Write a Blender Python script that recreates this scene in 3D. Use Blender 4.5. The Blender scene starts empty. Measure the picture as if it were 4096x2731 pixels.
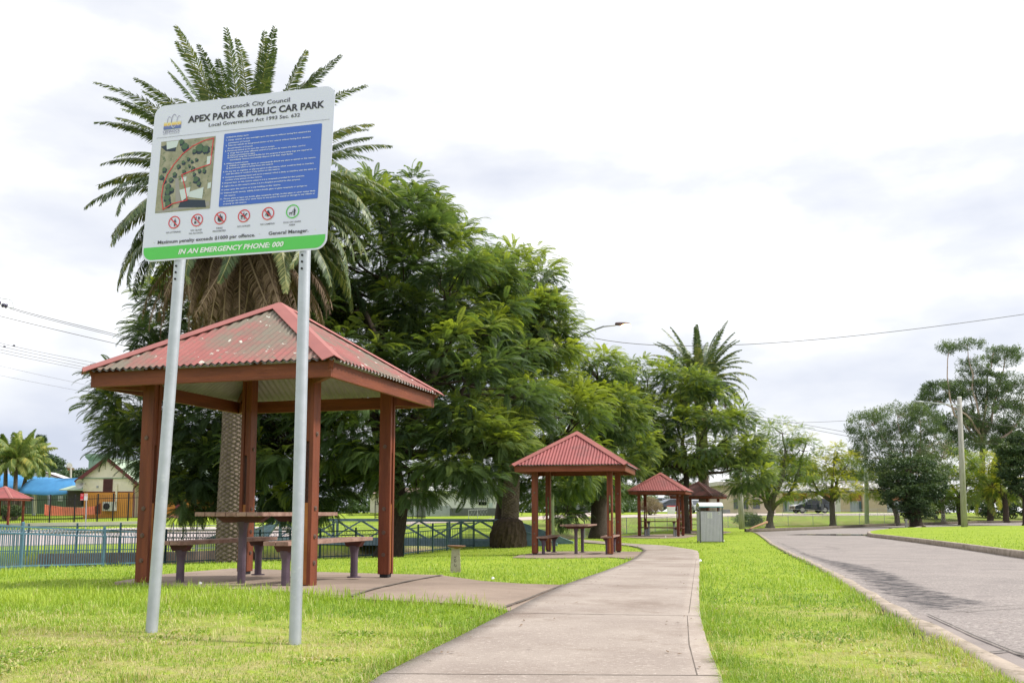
import bpy, math, random
import numpy as np
from mathutils import Vector, Matrix
random.seed(7); rng = np.random.default_rng(11)
PI = math.pi; R = math.radians
S = bpy.context.scene
COL = S.collection

# ------------------------------------------------------------------ camera, world, sun, exposure
FPX = 3700.0; PITCH = 0.11; CAMH = 1.14; VC = 1365.5 + 274   # photograph measured at 4096 x 2731
cam = bpy.data.cameras.new('camera'); cam.lens = FPX / 4096 * 36; cam.sensor_width = 36
cam.shift_y = 274 / 4096; cam.clip_end = 3000; cam.clip_start = 0.05
camo = bpy.data.objects.new('camera', cam); COL.objects.link(camo)
camo.location = (0, 0, CAMH); camo.rotation_euler = (PI / 2 + PITCH, 0, 0); S.camera = camo
S.render.resolution_x = 1024; S.render.resolution_y = 682

SUNV = Vector((0.74, 0.05, 0.78)).normalized()
w = bpy.data.worlds.new('World'); S.world = w; w.use_nodes = True
nt = w.node_tree; N = nt.nodes; L = nt.links; N.clear()
out = N.new('ShaderNodeOutputWorld'); bg = N.new('ShaderNodeBackground'); bg.inputs['Strength'].default_value = 0.12
sky = N.new('ShaderNodeTexSky'); sky.sky_type = 'NISHITA'; sky.sun_disc = False
sky.sun_elevation = math.asin(SUNV.z); sky.sun_rotation = math.atan2(SUNV.x, SUNV.y)
tc = N.new('ShaderNodeTexCoord'); mp = N.new('ShaderNodeMapping')
mp.inputs['Scale'].default_value = (1, 1, 2.6); mp.inputs['Location'].default_value = (0.35, 0.2, 0.1)
L.new(tc.outputs['Generated'], mp.inputs['Vector'])
n1 = N.new('ShaderNodeTexNoise'); n1.inputs['Scale'].default_value = 2.6; n1.inputs['Detail'].default_value = 7; n1.inputs['Roughness'].default_value = 0.5
L.new(mp.outputs['Vector'], n1.inputs['Vector'])
sep = N.new('ShaderNodeSeparateXYZ'); L.new(tc.outputs['Generated'], sep.inputs[0])
# clouds are greyer and bluer low down, thick and white overhead
mr = N.new('ShaderNodeMapRange'); mr.inputs['From Min'].default_value = 0.0; mr.inputs['From Max'].default_value = 0.42
mr.inputs['To Min'].default_value = -0.05; mr.inputs['To Max'].default_value = 0.14
L.new(sep.outputs['Z'], mr.inputs['Value'])
ad = N.new('ShaderNodeMath'); ad.operation = 'ADD'; L.new(n1.outputs['Fac'], ad.inputs[0]); L.new(mr.outputs[0], ad.inputs[1])
cr = N.new('ShaderNodeValToRGB'); L.new(ad.outputs[0], cr.inputs[0])
e = cr.color_ramp.elements; e[0].position = 0.36; e[0].color = (3.3, 3.55, 4.25, 1); e[1].position = 0.64; e[1].color = (6.6, 6.6, 6.7, 1)
m_ = cr.color_ramp.elements.new(0.44); m_.color = (3.95, 4.12, 4.65, 1)
m_ = cr.color_ramp.elements.new(0.53); m_.color = (4.75, 4.85, 5.1, 1)
mx = N.new('ShaderNodeMixRGB'); mx.inputs[0].default_value = 0.95
L.new(sky.outputs[0], mx.inputs[1]); L.new(cr.outputs[0], mx.inputs[2])
L.new(mx.outputs[0], bg.inputs['Color']); L.new(bg.outputs[0], out.inputs[0])

sl = bpy.data.lights.new('sun', 'SUN'); sl.energy = 2.6; sl.angle = R(7); sl.color = (1.0, 0.95, 0.86)
so = bpy.data.objects.new('sun', sl); COL.objects.link(so); so.rotation_euler = SUNV.to_track_quat('Z', 'Y').to_euler()
so.location = (20, 0, 40)
S.view_settings.view_transform = 'Standard'; S.view_settings.look = 'None'; S.view_settings.exposure = 0.75; S.view_settings.gamma = 1

# ------------------------------------------------------------------ mapping between the photograph and the world
C0 = np.array([0, 0, CAMH])
def ray(u, v):
    a = (u - 2048) / FPX; b = (VC - v) / FPX
    return np.array([a, math.cos(PITCH) - b * math.sin(PITCH), math.sin(PITCH) + b * math.cos(PITCH)])
def P(u, v, d):
    r = ray(u, v); return Vector(C0 + r * (d / r[1]))
def mpp(d): return d / FPX          # metres per photo pixel at distance d

# ------------------------------------------------------------------ tags
def tag(o, label=None, cat=None, group=None, kind=None):
    if label: o['label'] = label
    if cat: o['category'] = cat
    if group: o['group'] = group
    if kind: o['kind'] = kind
    return o
def empty(name, loc=(0, 0, 0), rz=0, label=None, cat=None, group=None):
    o = bpy.data.objects.new(name, None); COL.objects.link(o); o.location = loc; o.rotation_euler = (0, 0, rz)
    o.empty_display_size = 0.2
    return tag(o, label, cat, group)
def copy_tree(o, parent=None):
    c = o.copy(); COL.objects.link(c)
    if parent: c.parent = parent
    for ch in list(o.children): copy_tree(ch, c)
    return c

# ------------------------------------------------------------------ mesh builder
class MB:
    def __init__(s): s.v = []; s.f = []; s.m = []
    def add(s, vs, fs, mi=0):
        b = len(s.v); s.v += [tuple(x) for x in vs]; s.f += [tuple(b + i for i in f) for f in fs]; s.m += [mi] * len(fs); return s
    def box(s, c, size, rz=0, mi=0, taper=1.0):
        x, y, z = size[0] / 2, size[1] / 2, size[2] / 2; vs = []
        for dz, t in ((-z, 1), (z, taper)):
            for dx, dy in ((-x, -y), (x, -y), (x, y), (-x, y)):
                dx *= t; dy *= t
                vs.append((c[0] + dx * math.cos(rz) - dy * math.sin(rz), c[1] + dx * math.sin(rz) + dy * math.cos(rz), c[2] + dz))
        return s.add(vs, [(3, 2, 1, 0), (4, 5, 6, 7), (0, 1, 5, 4), (1, 2, 6, 5), (2, 3, 7, 6), (3, 0, 4, 7)], mi)
    def beam(s, p, q, w, h, up=(0, 0, 1), mi=0):
        p = Vector(p); q = Vector(q); d = (q - p).normalized(); up = Vector(up)
        if abs(d.dot(up)) > .98: up = Vector((0, 1, 0))
        sd = d.cross(up).normalized(); u = sd.cross(d).normalized(); vs = []
        for a in (p, q):
            for i, j in ((-1, -1), (1, -1), (1, 1), (-1, 1)): vs.append(a + sd * i * w / 2 + u * j * h / 2)
        return s.add(vs, [(3, 2, 1, 0), (4, 5, 6, 7), (0, 1, 5, 4), (1, 2, 6, 5), (2, 3, 7, 6), (3, 0, 4, 7)], mi)
    def tube(s, pts, rad, n=8, cap=True, mi=0):
        pts = [Vector(p) for p in pts]
        if not hasattr(rad, '__len__'): rad = [rad] * len(pts)
        b = []; prev = None; vs = []
        for i, p in enumerate(pts):
            d = (pts[min(i + 1, len(pts) - 1)] - pts[max(i - 1, 0)]).normalized()
            a = prev if prev is not None else (Vector((0, 0, 1)) if abs(d.z) < .9 else Vector((1, 0, 0)))
            sd = a - d * a.dot(d)
            if sd.length < 1e-5: sd = d.orthogonal()
            sd.normalize(); prev = sd; t = d.cross(sd)
            for k in range(n):
                an = 2 * PI * k / n; vs.append(p + (sd * math.cos(an) + t * math.sin(an)) * rad[i])
        fs = []
        for i in range(len(pts) - 1):
            for k in range(n):
                k2 = (k + 1) % n; fs.append((i * n + k, i * n + k2, (i + 1) * n + k2, (i + 1) * n + k))
        if cap: fs.append(tuple(reversed(range(n)))); fs.append(tuple((len(pts) - 1) * n + k for k in range(n)))
        return s.add(vs, fs, mi)
    def lathe(s, prof, n=16, c=(0, 0, 0), mi=0):
        vs = []; fs = []
        for r, z in prof:
            for k in range(n): an = 2 * PI * k / n; vs.append((c[0] + r * math.cos(an), c[1] + r * math.sin(an), c[2] + z))
        for i in range(len(prof) - 1):
            for k in range(n): k2 = (k + 1) % n; fs.append((i * n + k, i * n + k2, (i + 1) * n + k2, (i + 1) * n + k))
        fs.append(tuple(reversed(range(n)))); fs.append(tuple((len(prof) - 1) * n + k for k in range(n)))
        return s.add(vs, fs, mi)
    def prism(s, poly, lo, hi, axis='z', mi=0):
        n = len(poly); vs = []
        for h in (lo, hi):
            for a, b in poly: vs.append({'z': (a, b, h), 'y': (a, h, b), 'x': (h, a, b)}[axis])
        fs = [tuple(range(n)), tuple(range(2 * n - 1, n - 1, -1))] + [(i, i + n, (i + 1) % n + n, (i + 1) % n) for i in range(n)]
        return s.add(vs, fs, mi)
    def build(s, name, mats, parent=None, smooth=False, bevel=0, loc=None):
        me = bpy.data.meshes.new(name); me.from_pydata([tuple(v) for v in s.v], [], s.f)
        if not isinstance(mats, (list, tuple)): mats = [mats]
        for m in mats: me.materials.append(m)
        me.polygons.foreach_set('material_index', s.m)
        if smooth: me.polygons.foreach_set('use_smooth', [True] * len(s.f))
        me.update()
        o = bpy.data.objects.new(name, me); COL.objects.link(o)
        if parent: o.parent = parent
        if loc: o.location = loc
        if bevel:
            b = o.modifiers.new('bevel', 'BEVEL'); b.width = bevel; b.segments = 2; b.limit_method = 'ANGLE'; b.angle_limit = R(40)
        return o
def npmesh(name, V, F, mat, parent=None, tint=None, smooth=False, attr='tint', quad=True):
    V = np.asarray(V, dtype=np.float32); F = np.asarray(F, dtype=np.int32); k = F.shape[1]
    me = bpy.data.meshes.new(name); me.vertices.add(len(V)); me.vertices.foreach_set('co', V.ravel())
    me.loops.add(F.size); me.loops.foreach_set('vertex_index', F.ravel())
    me.polygons.add(len(F)); me.polygons.foreach_set('loop_start', np.arange(0, F.size, k, dtype=np.int32))
    me.polygons.foreach_set('loop_total', np.full(len(F), k, dtype=np.int32))
    if smooth: me.polygons.foreach_set('use_smooth', np.ones(len(F), dtype=bool))
    for m in (mat if isinstance(mat, (list, tuple)) else [mat]): me.materials.append(m)
    if tint is not None:
        ts = tint if isinstance(tint, dict) else {attr: tint}
        for kx, t in ts.items():
            a = me.attributes.new(kx, 'FLOAT', 'POINT'); a.data.foreach_set('value', np.asarray(t, dtype=np.float32))
    me.update(calc_edges=True)
    o = bpy.data.objects.new(name, me); COL.objects.link(o)
    if parent: o.parent = parent
    return o

# ------------------------------------------------------------------ materials
MATS = {}
def M(name, c1, c2=None, scale=4, rough=.75, bump=0, bscale=60, metal=0, layers=(), stretch=(1, 1, 1), spec=.3, detail=6, clearcoat=0):
    if name in MATS: return MATS[name]
    m = bpy.data.materials.new(name); m.use_nodes = True; nt = m.node_tree; N = nt.nodes; L = nt.links
    b = N['Principled BSDF']; b.inputs['Roughness'].default_value = rough; b.inputs['Metallic'].default_value = metal
    b.inputs['Specular IOR Level'].default_value = spec; b.inputs['Coat Weight'].default_value = clearcoat
    tc = N.new('ShaderNodeTexCoord'); mp = N.new('ShaderNodeMapping'); mp.inputs['Scale'].default_value = stretch
    L.new(tc.outputs['Object'], mp.inputs[0])
    def noise(sc, det=detail, ro=.6):
        n = N.new('ShaderNodeTexNoise'); n.inputs['Scale'].default_value = sc; n.inputs['Detail'].default_value = det; n.inputs['Roughness'].default_value = ro
        L.new(mp.outputs[0], n.inputs['Vector']); return n
    if c2 is None: c2 = tuple(x * .8 for x in c1)
    n = noise(scale); r = N.new('ShaderNodeMapRange'); r.inputs[1].default_value = .35; r.inputs[2].default_value = .65; L.new(n.outputs['Fac'], r.inputs[0])
    mx = N.new('ShaderNodeMixRGB'); mx.inputs[1].default_value = (*c1, 1); mx.inputs[2].default_value = (*c2, 1); L.new(r.outputs[0], mx.inputs[0])
    cur = mx.outputs[0]
    for (col, sc, lo, hi) in layers:
        n = noise(sc, 8, .65); r = N.new('ShaderNodeMapRange'); r.inputs[1].default_value = lo; r.inputs[2].default_value = hi; L.new(n.outputs['Fac'], r.inputs[0])
        mx = N.new('ShaderNodeMixRGB'); mx.inputs[2].default_value = (*col, 1); L.new(r.outputs[0], mx.inputs[0]); L.new(cur, mx.inputs[1]); cur = mx.outputs[0]
    L.new(cur, b.inputs['Base Color'])
    if bump:
        n = noise(bscale, 5, .6); bp = N.new('ShaderNodeBump'); bp.inputs['Strength'].default_value = bump; bp.inputs['Distance'].default_value = .01
        L.new(n.outputs['Fac'], bp.inputs['Height']); L.new(bp.outputs[0], b.inputs['Normal'])
    MATS[name] = m; return m
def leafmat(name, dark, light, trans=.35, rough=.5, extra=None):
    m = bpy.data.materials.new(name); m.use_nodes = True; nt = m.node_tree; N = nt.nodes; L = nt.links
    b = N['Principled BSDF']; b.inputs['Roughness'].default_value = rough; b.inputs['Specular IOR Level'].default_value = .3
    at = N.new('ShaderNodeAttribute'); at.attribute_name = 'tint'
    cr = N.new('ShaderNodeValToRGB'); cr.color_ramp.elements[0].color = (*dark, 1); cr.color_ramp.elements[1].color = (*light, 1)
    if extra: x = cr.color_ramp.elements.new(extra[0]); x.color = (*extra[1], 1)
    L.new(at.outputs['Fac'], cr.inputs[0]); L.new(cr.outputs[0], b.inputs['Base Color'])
    tr = N.new('ShaderNodeBsdfTranslucent'); hs = N.new('ShaderNodeMixRGB'); hs.blend_type = 'MULTIPLY'; hs.inputs[0].default_value = 1
    hs.inputs[2].default_value = (1.25, 1.3, .55, 1); L.new(cr.outputs[0], hs.inputs[1]); L.new(hs.outputs[0], tr.inputs[0])
    ms = N.new('ShaderNodeMixShader'); ms.inputs[0].default_value = trans
    L.new(b.outputs[0], ms.inputs[1]); L.new(tr.outputs[0], ms.inputs[2]); L.new(ms.outputs[0], N['Material Output'].inputs[0])
    return m
TL = dict(scale=2.6, rough=.55, bump=.5, bscale=24, layers=[((.10, .022, .014), 7, .56, .72), ((.30, .11, .06), 5, .60, .76), ((.05, .02, .015), 14, .66, .74)])
TIMBER = M('stained_timber', (.205, .055, .024), (.125, .034, .017), stretch=(4, 4, .35), **TL); TIMBER_H = M('stained_timber_rail', (.205, .055, .024), (.125, .034, .017), stretch=(.45, .45, 5), **TL)
TIMBER_OLD = M('worn_timber', (.19, .05, .028), (.12, .03, .02), scale=3, rough=.7, bump=.4, bscale=30, layers=[((.05, .03, .02), 6, .55, .7), ((.33, .3, .24), 16, .68, .78)])
PACKER = M('timber_packer', (.42, .17, .05), (.3, .11, .035), scale=5, rough=.65)
PLANK = M('weathered_plank', (.36, .235, .19), (.23, .13, .105), scale=9, rough=.8, bump=.4, bscale=50, layers=[((.16, .12, .09), 13, .56, .7), ((.42, .12, .09), 5, .62, .75)])
PLANK_D = M('dark_plank', (.20, .09, .065), (.11, .05, .04), scale=9, rough=.8, layers=[((.3, .26, .22), 13, .6, .75)])
PURPLE = M('purple_painted_steel', (.12, .085, .115), (.085, .06, .08), scale=6, rough=.45, layers=[((.24, .07, .05), 40, .68, .72), ((.5, .45, .45), 55, .74, .76)])
GREYSTEEL = M('grey_painted_steel', (.36, .38, .4), (.28, .3, .32), scale=6, rough=.45)
BROWNSTEEL = M('brown_bracket', (.13, .04, .035), (.09, .03, .03), rough=.5)
BOLT = M('rusty_bolt', (.2, .13, .1), (.12, .08, .07), scale=30, rough=.6, metal=.4)
GALV = M('galvanised_steel', (.47, .50, .55), (.40, .43, .47), scale=7, rough=.42, metal=.55, bump=.1, bscale=25, layers=[((.5, .53, .56), 22, .58, .7), ((.36, .37, .38), 60, .72, .76)], spec=.5)
CONC = M('path_concrete', (.38, .325, .285), (.30, .25, .22), scale=1.1, rough=.9, bump=.5, bscale=90, layers=[((.50, .43, .38), 26, .55, .75), ((.22, .17, .14), .7, .50, .70), ((.25, .2, .165), 3.1, .58, .72), ((.6, .54, .49), 55, .6, .72), ((.2, .16, .135), 45, .6, .72)])
CONC_S = M('slab_concrete', (.33, .255, .205), (.235, .18, .145), scale=.9, rough=.9, bump=.5, bscale=90, layers=[((.44, .36, .3), 24, .6, .78), ((.19, .14, .11), 1.6, .55, .75)])
JOINT = M('joint_dirt', (.17, .145, .12), (.12, .1, .085), rough=1)
KERB = M('kerb_concrete', (.42, .35, .29), (.3, .25, .2), scale=3, rough=.95, bump=.6, bscale=50, layers=[((.18, .15, .11), 6, .52, .7), ((.5, .44, .38), 30, .6, .7)])
KERB_D = M('mossy_kerb_concrete', (.17, .145, .11), (.11, .09, .07), scale=3, rough=.95, bump=.6, bscale=50, layers=[((.3, .26, .2), 7, .56, .7), ((.1, .11, .05), 4, .55, .7)])
BLUEF = M('blue_fence_paint', (.10, .20, .285), (.08, .16, .23), scale=6, rough=.4)
BLUED = M('dark_teal_fence_paint', (.075, .145, .175), (.05, .1, .125), scale=6, rough=.45)
BRIDGE = M('blue_bridge_paint', (.28, .41, .50), (.18, .27, .34), scale=3, rough=.5, layers=[((.04, .04, .04), 8, .62, .75)])
BLACK = M('black_steel', (.02, .02, .025), (.012, .012, .015), rough=.45)
WHITE = M('white_paint', (.74, .75, .76), (.66, .67, .68), rough=.5)
POLEW = M('weathered_pole_timber', (.40, .39, .36), (.3, .29, .26), scale=3, rough=.9, stretch=(4, 4, .5), bump=.4, bscale=20, layers=[((.2, .2, .12), 2, .58, .75)])
POLEG = M('pale_green_pole', (.42, .47, .38), (.33, .38, .3), scale=3, rough=.7)
BARK = M('dark_bark', (.075, .055, .042), (.04, .03, .024), scale=6, rough=.95, stretch=(3, 3, .7), bump=.9, bscale=14, layers=[((.16, .14, .11), 9, .62, .75)])
BARKG = M('grey_bark', (.13, .115, .095), (.07, .06, .05), scale=6, rough=.95, stretch=(3, 3, .7), bump=.9, bscale=14, layers=[((.3, .28, .24), 9, .58, .7)])
BARKE = M('pale_gum_bark', (.42, .34, .28), (.28, .2, .16), scale=2, rough=.8)
PALMT = M('palm_trunk_bark', (.20, .155, .13), (.11, .085, .07), scale=7, rough=.95, bump=.6, bscale=30, layers=[((.42, .34, .27), 20, .58, .72), ((.07, .05, .04), 15, .58, .7)])
PALMB = M('palm_root_mass', (.085, .06, .042), (.05, .035, .025), scale=9, rough=1, bump=1, bscale=25)
WIRE = M('cable', (.12, .11, .11), (.09, .09, .09), rough=.6)
GLASS = M('dark_glass', (.03, .035, .04), (.02, .025, .03), rough=.1, spec=.8)
# ------------------------------------------------------------------ terrain height: thin-plate spline through measured points
def gp(u, v, d): p = P(u, v, d); return (p.x, p.y, p.z)
FENCE = [(-320, 2305, 15), (-120, 2290, 17.8), (82, 2277, 20.5), (411, 2266, 24.3), (660, 2257, 27.5), (869, 2248, 30), (1037, 2243, 31), (1158, 2239, 31.5), (1279, 2235, 32),
         (1422, 2229, 32.5), (1530, 2226, 32.7), (1614, 2222, 33), (1672, 2213, 33.5), (1730, 2207, 34), (1788, 2200, 34.5), (1844, 2193, 35.3), (1895, 2188, 36.2)]
FW = [P(*f) for f in FENCE]
base = [(0, -6, .36), (0, 2, .36), (-6, 3, .36), (6, 3, .36), (-2.25, 5.8, .411), (-1.25, 5.55, .367), (-3.4, 6.2, .42), (.4, 5.2, .355), (1, 6, .35), (4, 7, .33), (9, 8, .3), (-2.9, 11.4, .3), (0, 11.4, .29), (5, 11.4, .27), (-4.6, 11.2, .3), (-7, 11, .24),
        (0, 18, .15), (6, 18, .13), (12, 18, .12), (1.8, 26, -.02), (7, 26, -.03), (14, 26, -.02), (-4, 24, -.03), (4, 36, -.09), (12, 37, -.08), (22, 37, -.06), (8, 50, -.14), (18, 52, -.12), (30, 52, -.08),
        (13, 64, -.16), (24, 66, -.12), (38, 68, -.08), (20, 78, -.13), (30, 84, -.08), (44, 92, -.02), (64, 104, .06), (100, 110, .1), (10, 22, .04)]
base += [tuple(p) for p in FW[2:]]
base += [gp(-60, 2216, 33), gp(109, 2214, 33), gp(478, 2209, 33.5), gp(785, 2203, 35), gp(300, 2180, 40), gp(300, 2155, 48), gp(300, 2132, 63), gp(-300, 2140, 58), gp(300, 2124, 70), gp(800, 2140, 58),
         gp(300, 2120, 75), gp(-200, 2120, 75), gp(100, 2093, 79), gp(450, 2085, 79), gp(430, 2068, 86), gp(0, 2080, 88), gp(900, 2100, 72), gp(1250, 2100, 70), gp(1250, 2075, 84), gp(1600, 2110, 58), gp(1600, 2076, 78),
         gp(1950, 2083, 72), gp(1950, 2070, 80), gp(2100, 2120, 58), gp(2380, 2060, 90), gp(2380, 2110, 66), gp(2650, 2058, 100), gp(2780, 2054, 118), gp(2950, 2054, 108), gp(3250, 2056, 112), gp(3250, 2072, 102),
         gp(3600, 2052, 118), gp(3900, 2060, 118), gp(4200, 2064, 120), gp(4700, 2064, 130), gp(3250, 2046, 160), gp(-400, 2060, 110), gp(1500, 2050, 130), gp(500, 2050, 130), gp(2300, 2046, 150), gp(5200, 2060, 160), gp(-1200, 2080, 100)]
B = np.array(base)
def tps(X, Y):
    X = np.asarray(X, float); Y = np.asarray(Y, float)
    r2 = (X[..., None] - B[:, 0]) ** 2 + (Y[..., None] - B[:, 1]) ** 2
    return (.5 * r2 * np.log(r2 + 1e-9)) @ WT[:-3] + WT[-3] + WT[-2] * X + WT[-1] * Y
n_ = len(B); r2 = ((B[:, None, :2] - B[None, :, :2]) ** 2).sum(-1); K = .5 * r2 * np.log(r2 + 1e-9) + np.eye(n_) * .25
Pm = np.c_[np.ones(n_), B[:, :2]]; A = np.block([[K, Pm], [Pm.T, np.zeros((3, 3))]]); WT = np.linalg.solve(A, np.r_[B[:, 2], 0, 0, 0])
# line along which the channel falls away from the park
NL = np.array([(-11.8, -8), (-12.0, 6)] + [(p.x, p.y) for p in FW] + [(2.5, 41.5), (6.8, 54.5), (12.8, 68.8), (21, 80.2), (34, 89), (52, 97), (80, 106), (140, 116)])
def sdist(X, Y):
    X = np.asarray(X, float); Y = np.asarray(Y, float); best = np.full(X.shape, 1e9); sg = np.ones(X.shape)
    for a, b in zip(NL[:-1], NL[1:]):
        d = b - a; t = np.clip(((X - a[0]) * d[0] + (Y - a[1]) * d[1]) / (d @ d), 0, 1)
        px = X - a[0] - t * d[0]; py = Y - a[1] - t * d[1]; q = np.hypot(px, py); s = np.sign(d[0] * (Y - a[1]) - d[1] * (X - a[0]))
        m = q < best; best = np.where(m, q, best); sg = np.where(m, s, sg)
    return best * sg          # > 0 on the channel side
def carve(X, Y):
    s = sdist(X, Y); wf_ = 6.2 + 2.3 * np.clip((-np.asarray(X) - 11) / 5, 0, 1); k = np.clip((s - .7) / 1.6, 0, 1) * np.clip((wf_ - s) / 2.6, 0, 1); k = k * k * (3 - 2 * k)
    wob = .18 * np.sin(np.asarray(X) * 1.7 + np.asarray(Y) * .9) + .12 * np.sin(np.asarray(X) * 3.1 - np.asarray(Y) * 2.3)
    return s, k, k * (1.5 + wob)
def clampz(X, Y):
    Xc = np.clip(X, -45, 90); Yc = np.clip(Y, -6, 150); return tps(Xc, Yc)
def gz(x, y):
    s, k, dz = carve(np.array([x]), np.array([y])); return float(clampz(np.array([x]), np.array([y]))[0] - dz[0])
def gz0(x, y): return float(clampz(np.array([x]), np.array([y]))[0])
def hit(u, v, carved=False):
    r = ray(u, v); T = np.exp(np.linspace(math.log(2.0), math.log(135), 500)); e = CAMH + r[2] * T - clampz(r[0] * T, r[1] * T); k = np.argmax(e < 0)
    if not (e < 0).any(): t = 135.0
    else: t = T[k - 1] + (T[k] - T[k - 1]) * e[k - 1] / (e[k - 1] - e[k])
    return Vector((r[0] * t, r[1] * t, gz0(r[0] * t, r[1] * t)))
def G(x, y, dz=0): return Vector((x, y, gz0(x, y) + dz))

# ------------------------------------------------------------------ outlines on the ground, measured in the photograph
def line(px): return [hit(u, v) for u, v in px]
PATH_L = [(700, 3400), (1230, 2920), (1430, 2790), (1528, 2725), (1666, 2652), (1819, 2575), (1949, 2506), (2045, 2457), (2150, 2400), (2263, 2347), (2330, 2322), (2393, 2300), (2408, 2295), (2480, 2266), (2538, 2239), (2566, 2211), (2575, 2203), (2555, 2192), (2520, 2185), (2493, 2182), (2400, 2176), (2330, 2171)]
PATH_R = [(3180, 3400), (2960, 2920), (2905, 2790), (2883, 2731), (2850, 2650), (2825, 2576), (2806, 2500), (2800, 2460), (2796, 2388), (2797, 2330), (2798, 2290), (2798, 2257), (2797, 2235), (2796, 2224), (2795, 2215), (2790, 2206), (2765, 2200), (2731, 2195), (2663, 2184), (2553, 2178), (2489, 2174), (2330, 2160)]
LINK = [(1100, 2376), (1368, 2402), (1513, 2410), (1896, 2428), (2045, 2457), (2150, 2400), (2263, 2347), (2095, 2342), (1926, 2330), (1773, 2308), (1705, 2304)]
SLAB1 = [(455, 2337), (560, 2318), (641, 2305), (780, 2291), (931, 2279), (1100, 2284), (1250, 2293), (1512, 2301), (1773, 2307), (1440, 2399), (1100, 2376), (900, 2364), (700, 2352)]
SLAB2 = [(2050, 2231), (2100, 2218), (2153, 2207), (2320, 2206), (2489, 2207), (2573, 2208), (2540, 2238), (2440, 2230), (2300, 2232), (2160, 2234)]
SLAB3 = [(2460, 2146), (2540, 2139), (2700, 2136), (2790, 2141), (2740, 2151), (2640, 2153), (2550, 2152)]
SLAB4 = [(2690, 2131), (2760, 2123), (2880, 2122), (2925, 2128), (2880, 2136), (2760, 2136)]
ROAD_L = [(4085, 2770), (4030, 2731), (3950, 2677), (3842, 2608), (3770, 2568), (3698, 2542), (3626, 2500), (3554, 2453), (3481, 2408), (3409, 2360), (3337, 2316), (3265, 2269), (3193, 2233), (3128, 2201), (3078, 2174), (3052, 2152), (3030, 2136), (3018, 2129)]
POLYS = {}
def world_poly(px): return np.array([(p.x, p.y) for p in line(px)])
WPL = np.array([(p.x, p.y) for p in line(PATH_L)]); WPR = np.array([(p.x, p.y) for p in line(PATH_R)])
WRL = np.array([(p.x, p.y) for p in line(ROAD_L)])
wl, ws1, ws2, ws3, ws4 = [world_poly(q) for q in (LINK, SLAB1, SLAB2, SLAB3, SLAB4)]
ISL = [(3474, 2141), (3554, 2144), (3662, 2155), (3813, 2171), (3943, 2186), (4096, 2204), (4300, 2228), (4900, 2300), (5600, 2300), (5600, 2120), (4900, 2105), (4096, 2108), (3850, 2110), (3626, 2117), (3514, 2127), (3474, 2135)]
wisl = world_poly(ISL)
FARK = [(2985, 2127), (3010, 2127), (3100, 2124), (3216, 2119), (3334, 2113), (3461, 2106), (3600, 2101), (3701, 2098), (3875, 2092), (4096, 2088), (4500, 2088), (5200, 2088)]
wfk = np.array([(p.x, p.y) for p in line(FARK)])
wroad = np.vstack([WRL, wfk[1:], [[150, 60], [120, -8], [20, -8], [4.5, -8], [3.2, 2]]])
def inpoly(X, Y, poly):
    ins = np.zeros(np.shape(X), bool); n = len(poly)
    for i in range(n):
        x1, y1 = poly[i]; x2, y2 = poly[(i + 1) % n]
        c = ((y1 > Y) != (y2 > Y)) & (X < (x2 - x1) * (Y - y1) / (y2 - y1 + 1e-12) + x1); ins ^= c
    return ins
def polydist(X, Y, poly):
    best = np.full(X.shape, 1e9)
    for i in range(len(poly)):
        A_, B_ = poly[i], poly[(i + 1) % len(poly)]; d = B_ - A_; t = np.clip(((X - A_[0]) * d[0] + (Y - A_[1]) * d[1]) / (d @ d), 0, 1)
        best = np.minimum(best, np.hypot(X - A_[0] - t * d[0], Y - A_[1] - t * d[1]))
    return best
def resample(pl, n):
    pl = np.asarray(pl); d = np.r_[0, np.cumsum(np.hypot(*np.diff(pl, axis=0).T))]; t = np.linspace(0, d[-1], n)
    return np.c_[np.interp(t, d, pl[:, 0]), np.interp(t, d, pl[:, 1])]
def drape(name, A, Bv, nu, dz, mat, n=None, edge=.06):
    """strip between two edge lines lying dz above the ground, its rim turned down"""
    V = []; rows = nu + 1; n = n or len(A)
    for a, b in zip(A, Bv):
        pts = [a + (b - a) * k / nu for k in range(rows)]
        for j, q in enumerate([pts[0]] + pts + [pts[-1]]):
            V.append((q[0], q[1], gz0(q[0], q[1]) + (dz if 0 < j <= rows else dz - edge)))
    w_ = rows + 2; F = [(i * w_ + j, i * w_ + j + 1, (i + 1) * w_ + j + 1, (i + 1) * w_ + j) for i in range(len(A) - 1) for j in range(w_ - 1)]
    F = [f[::-1] for f in F]
    return npmesh(name, V, F, mat)
from mathutils.geometry import delaunay_2d_cdt
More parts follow.
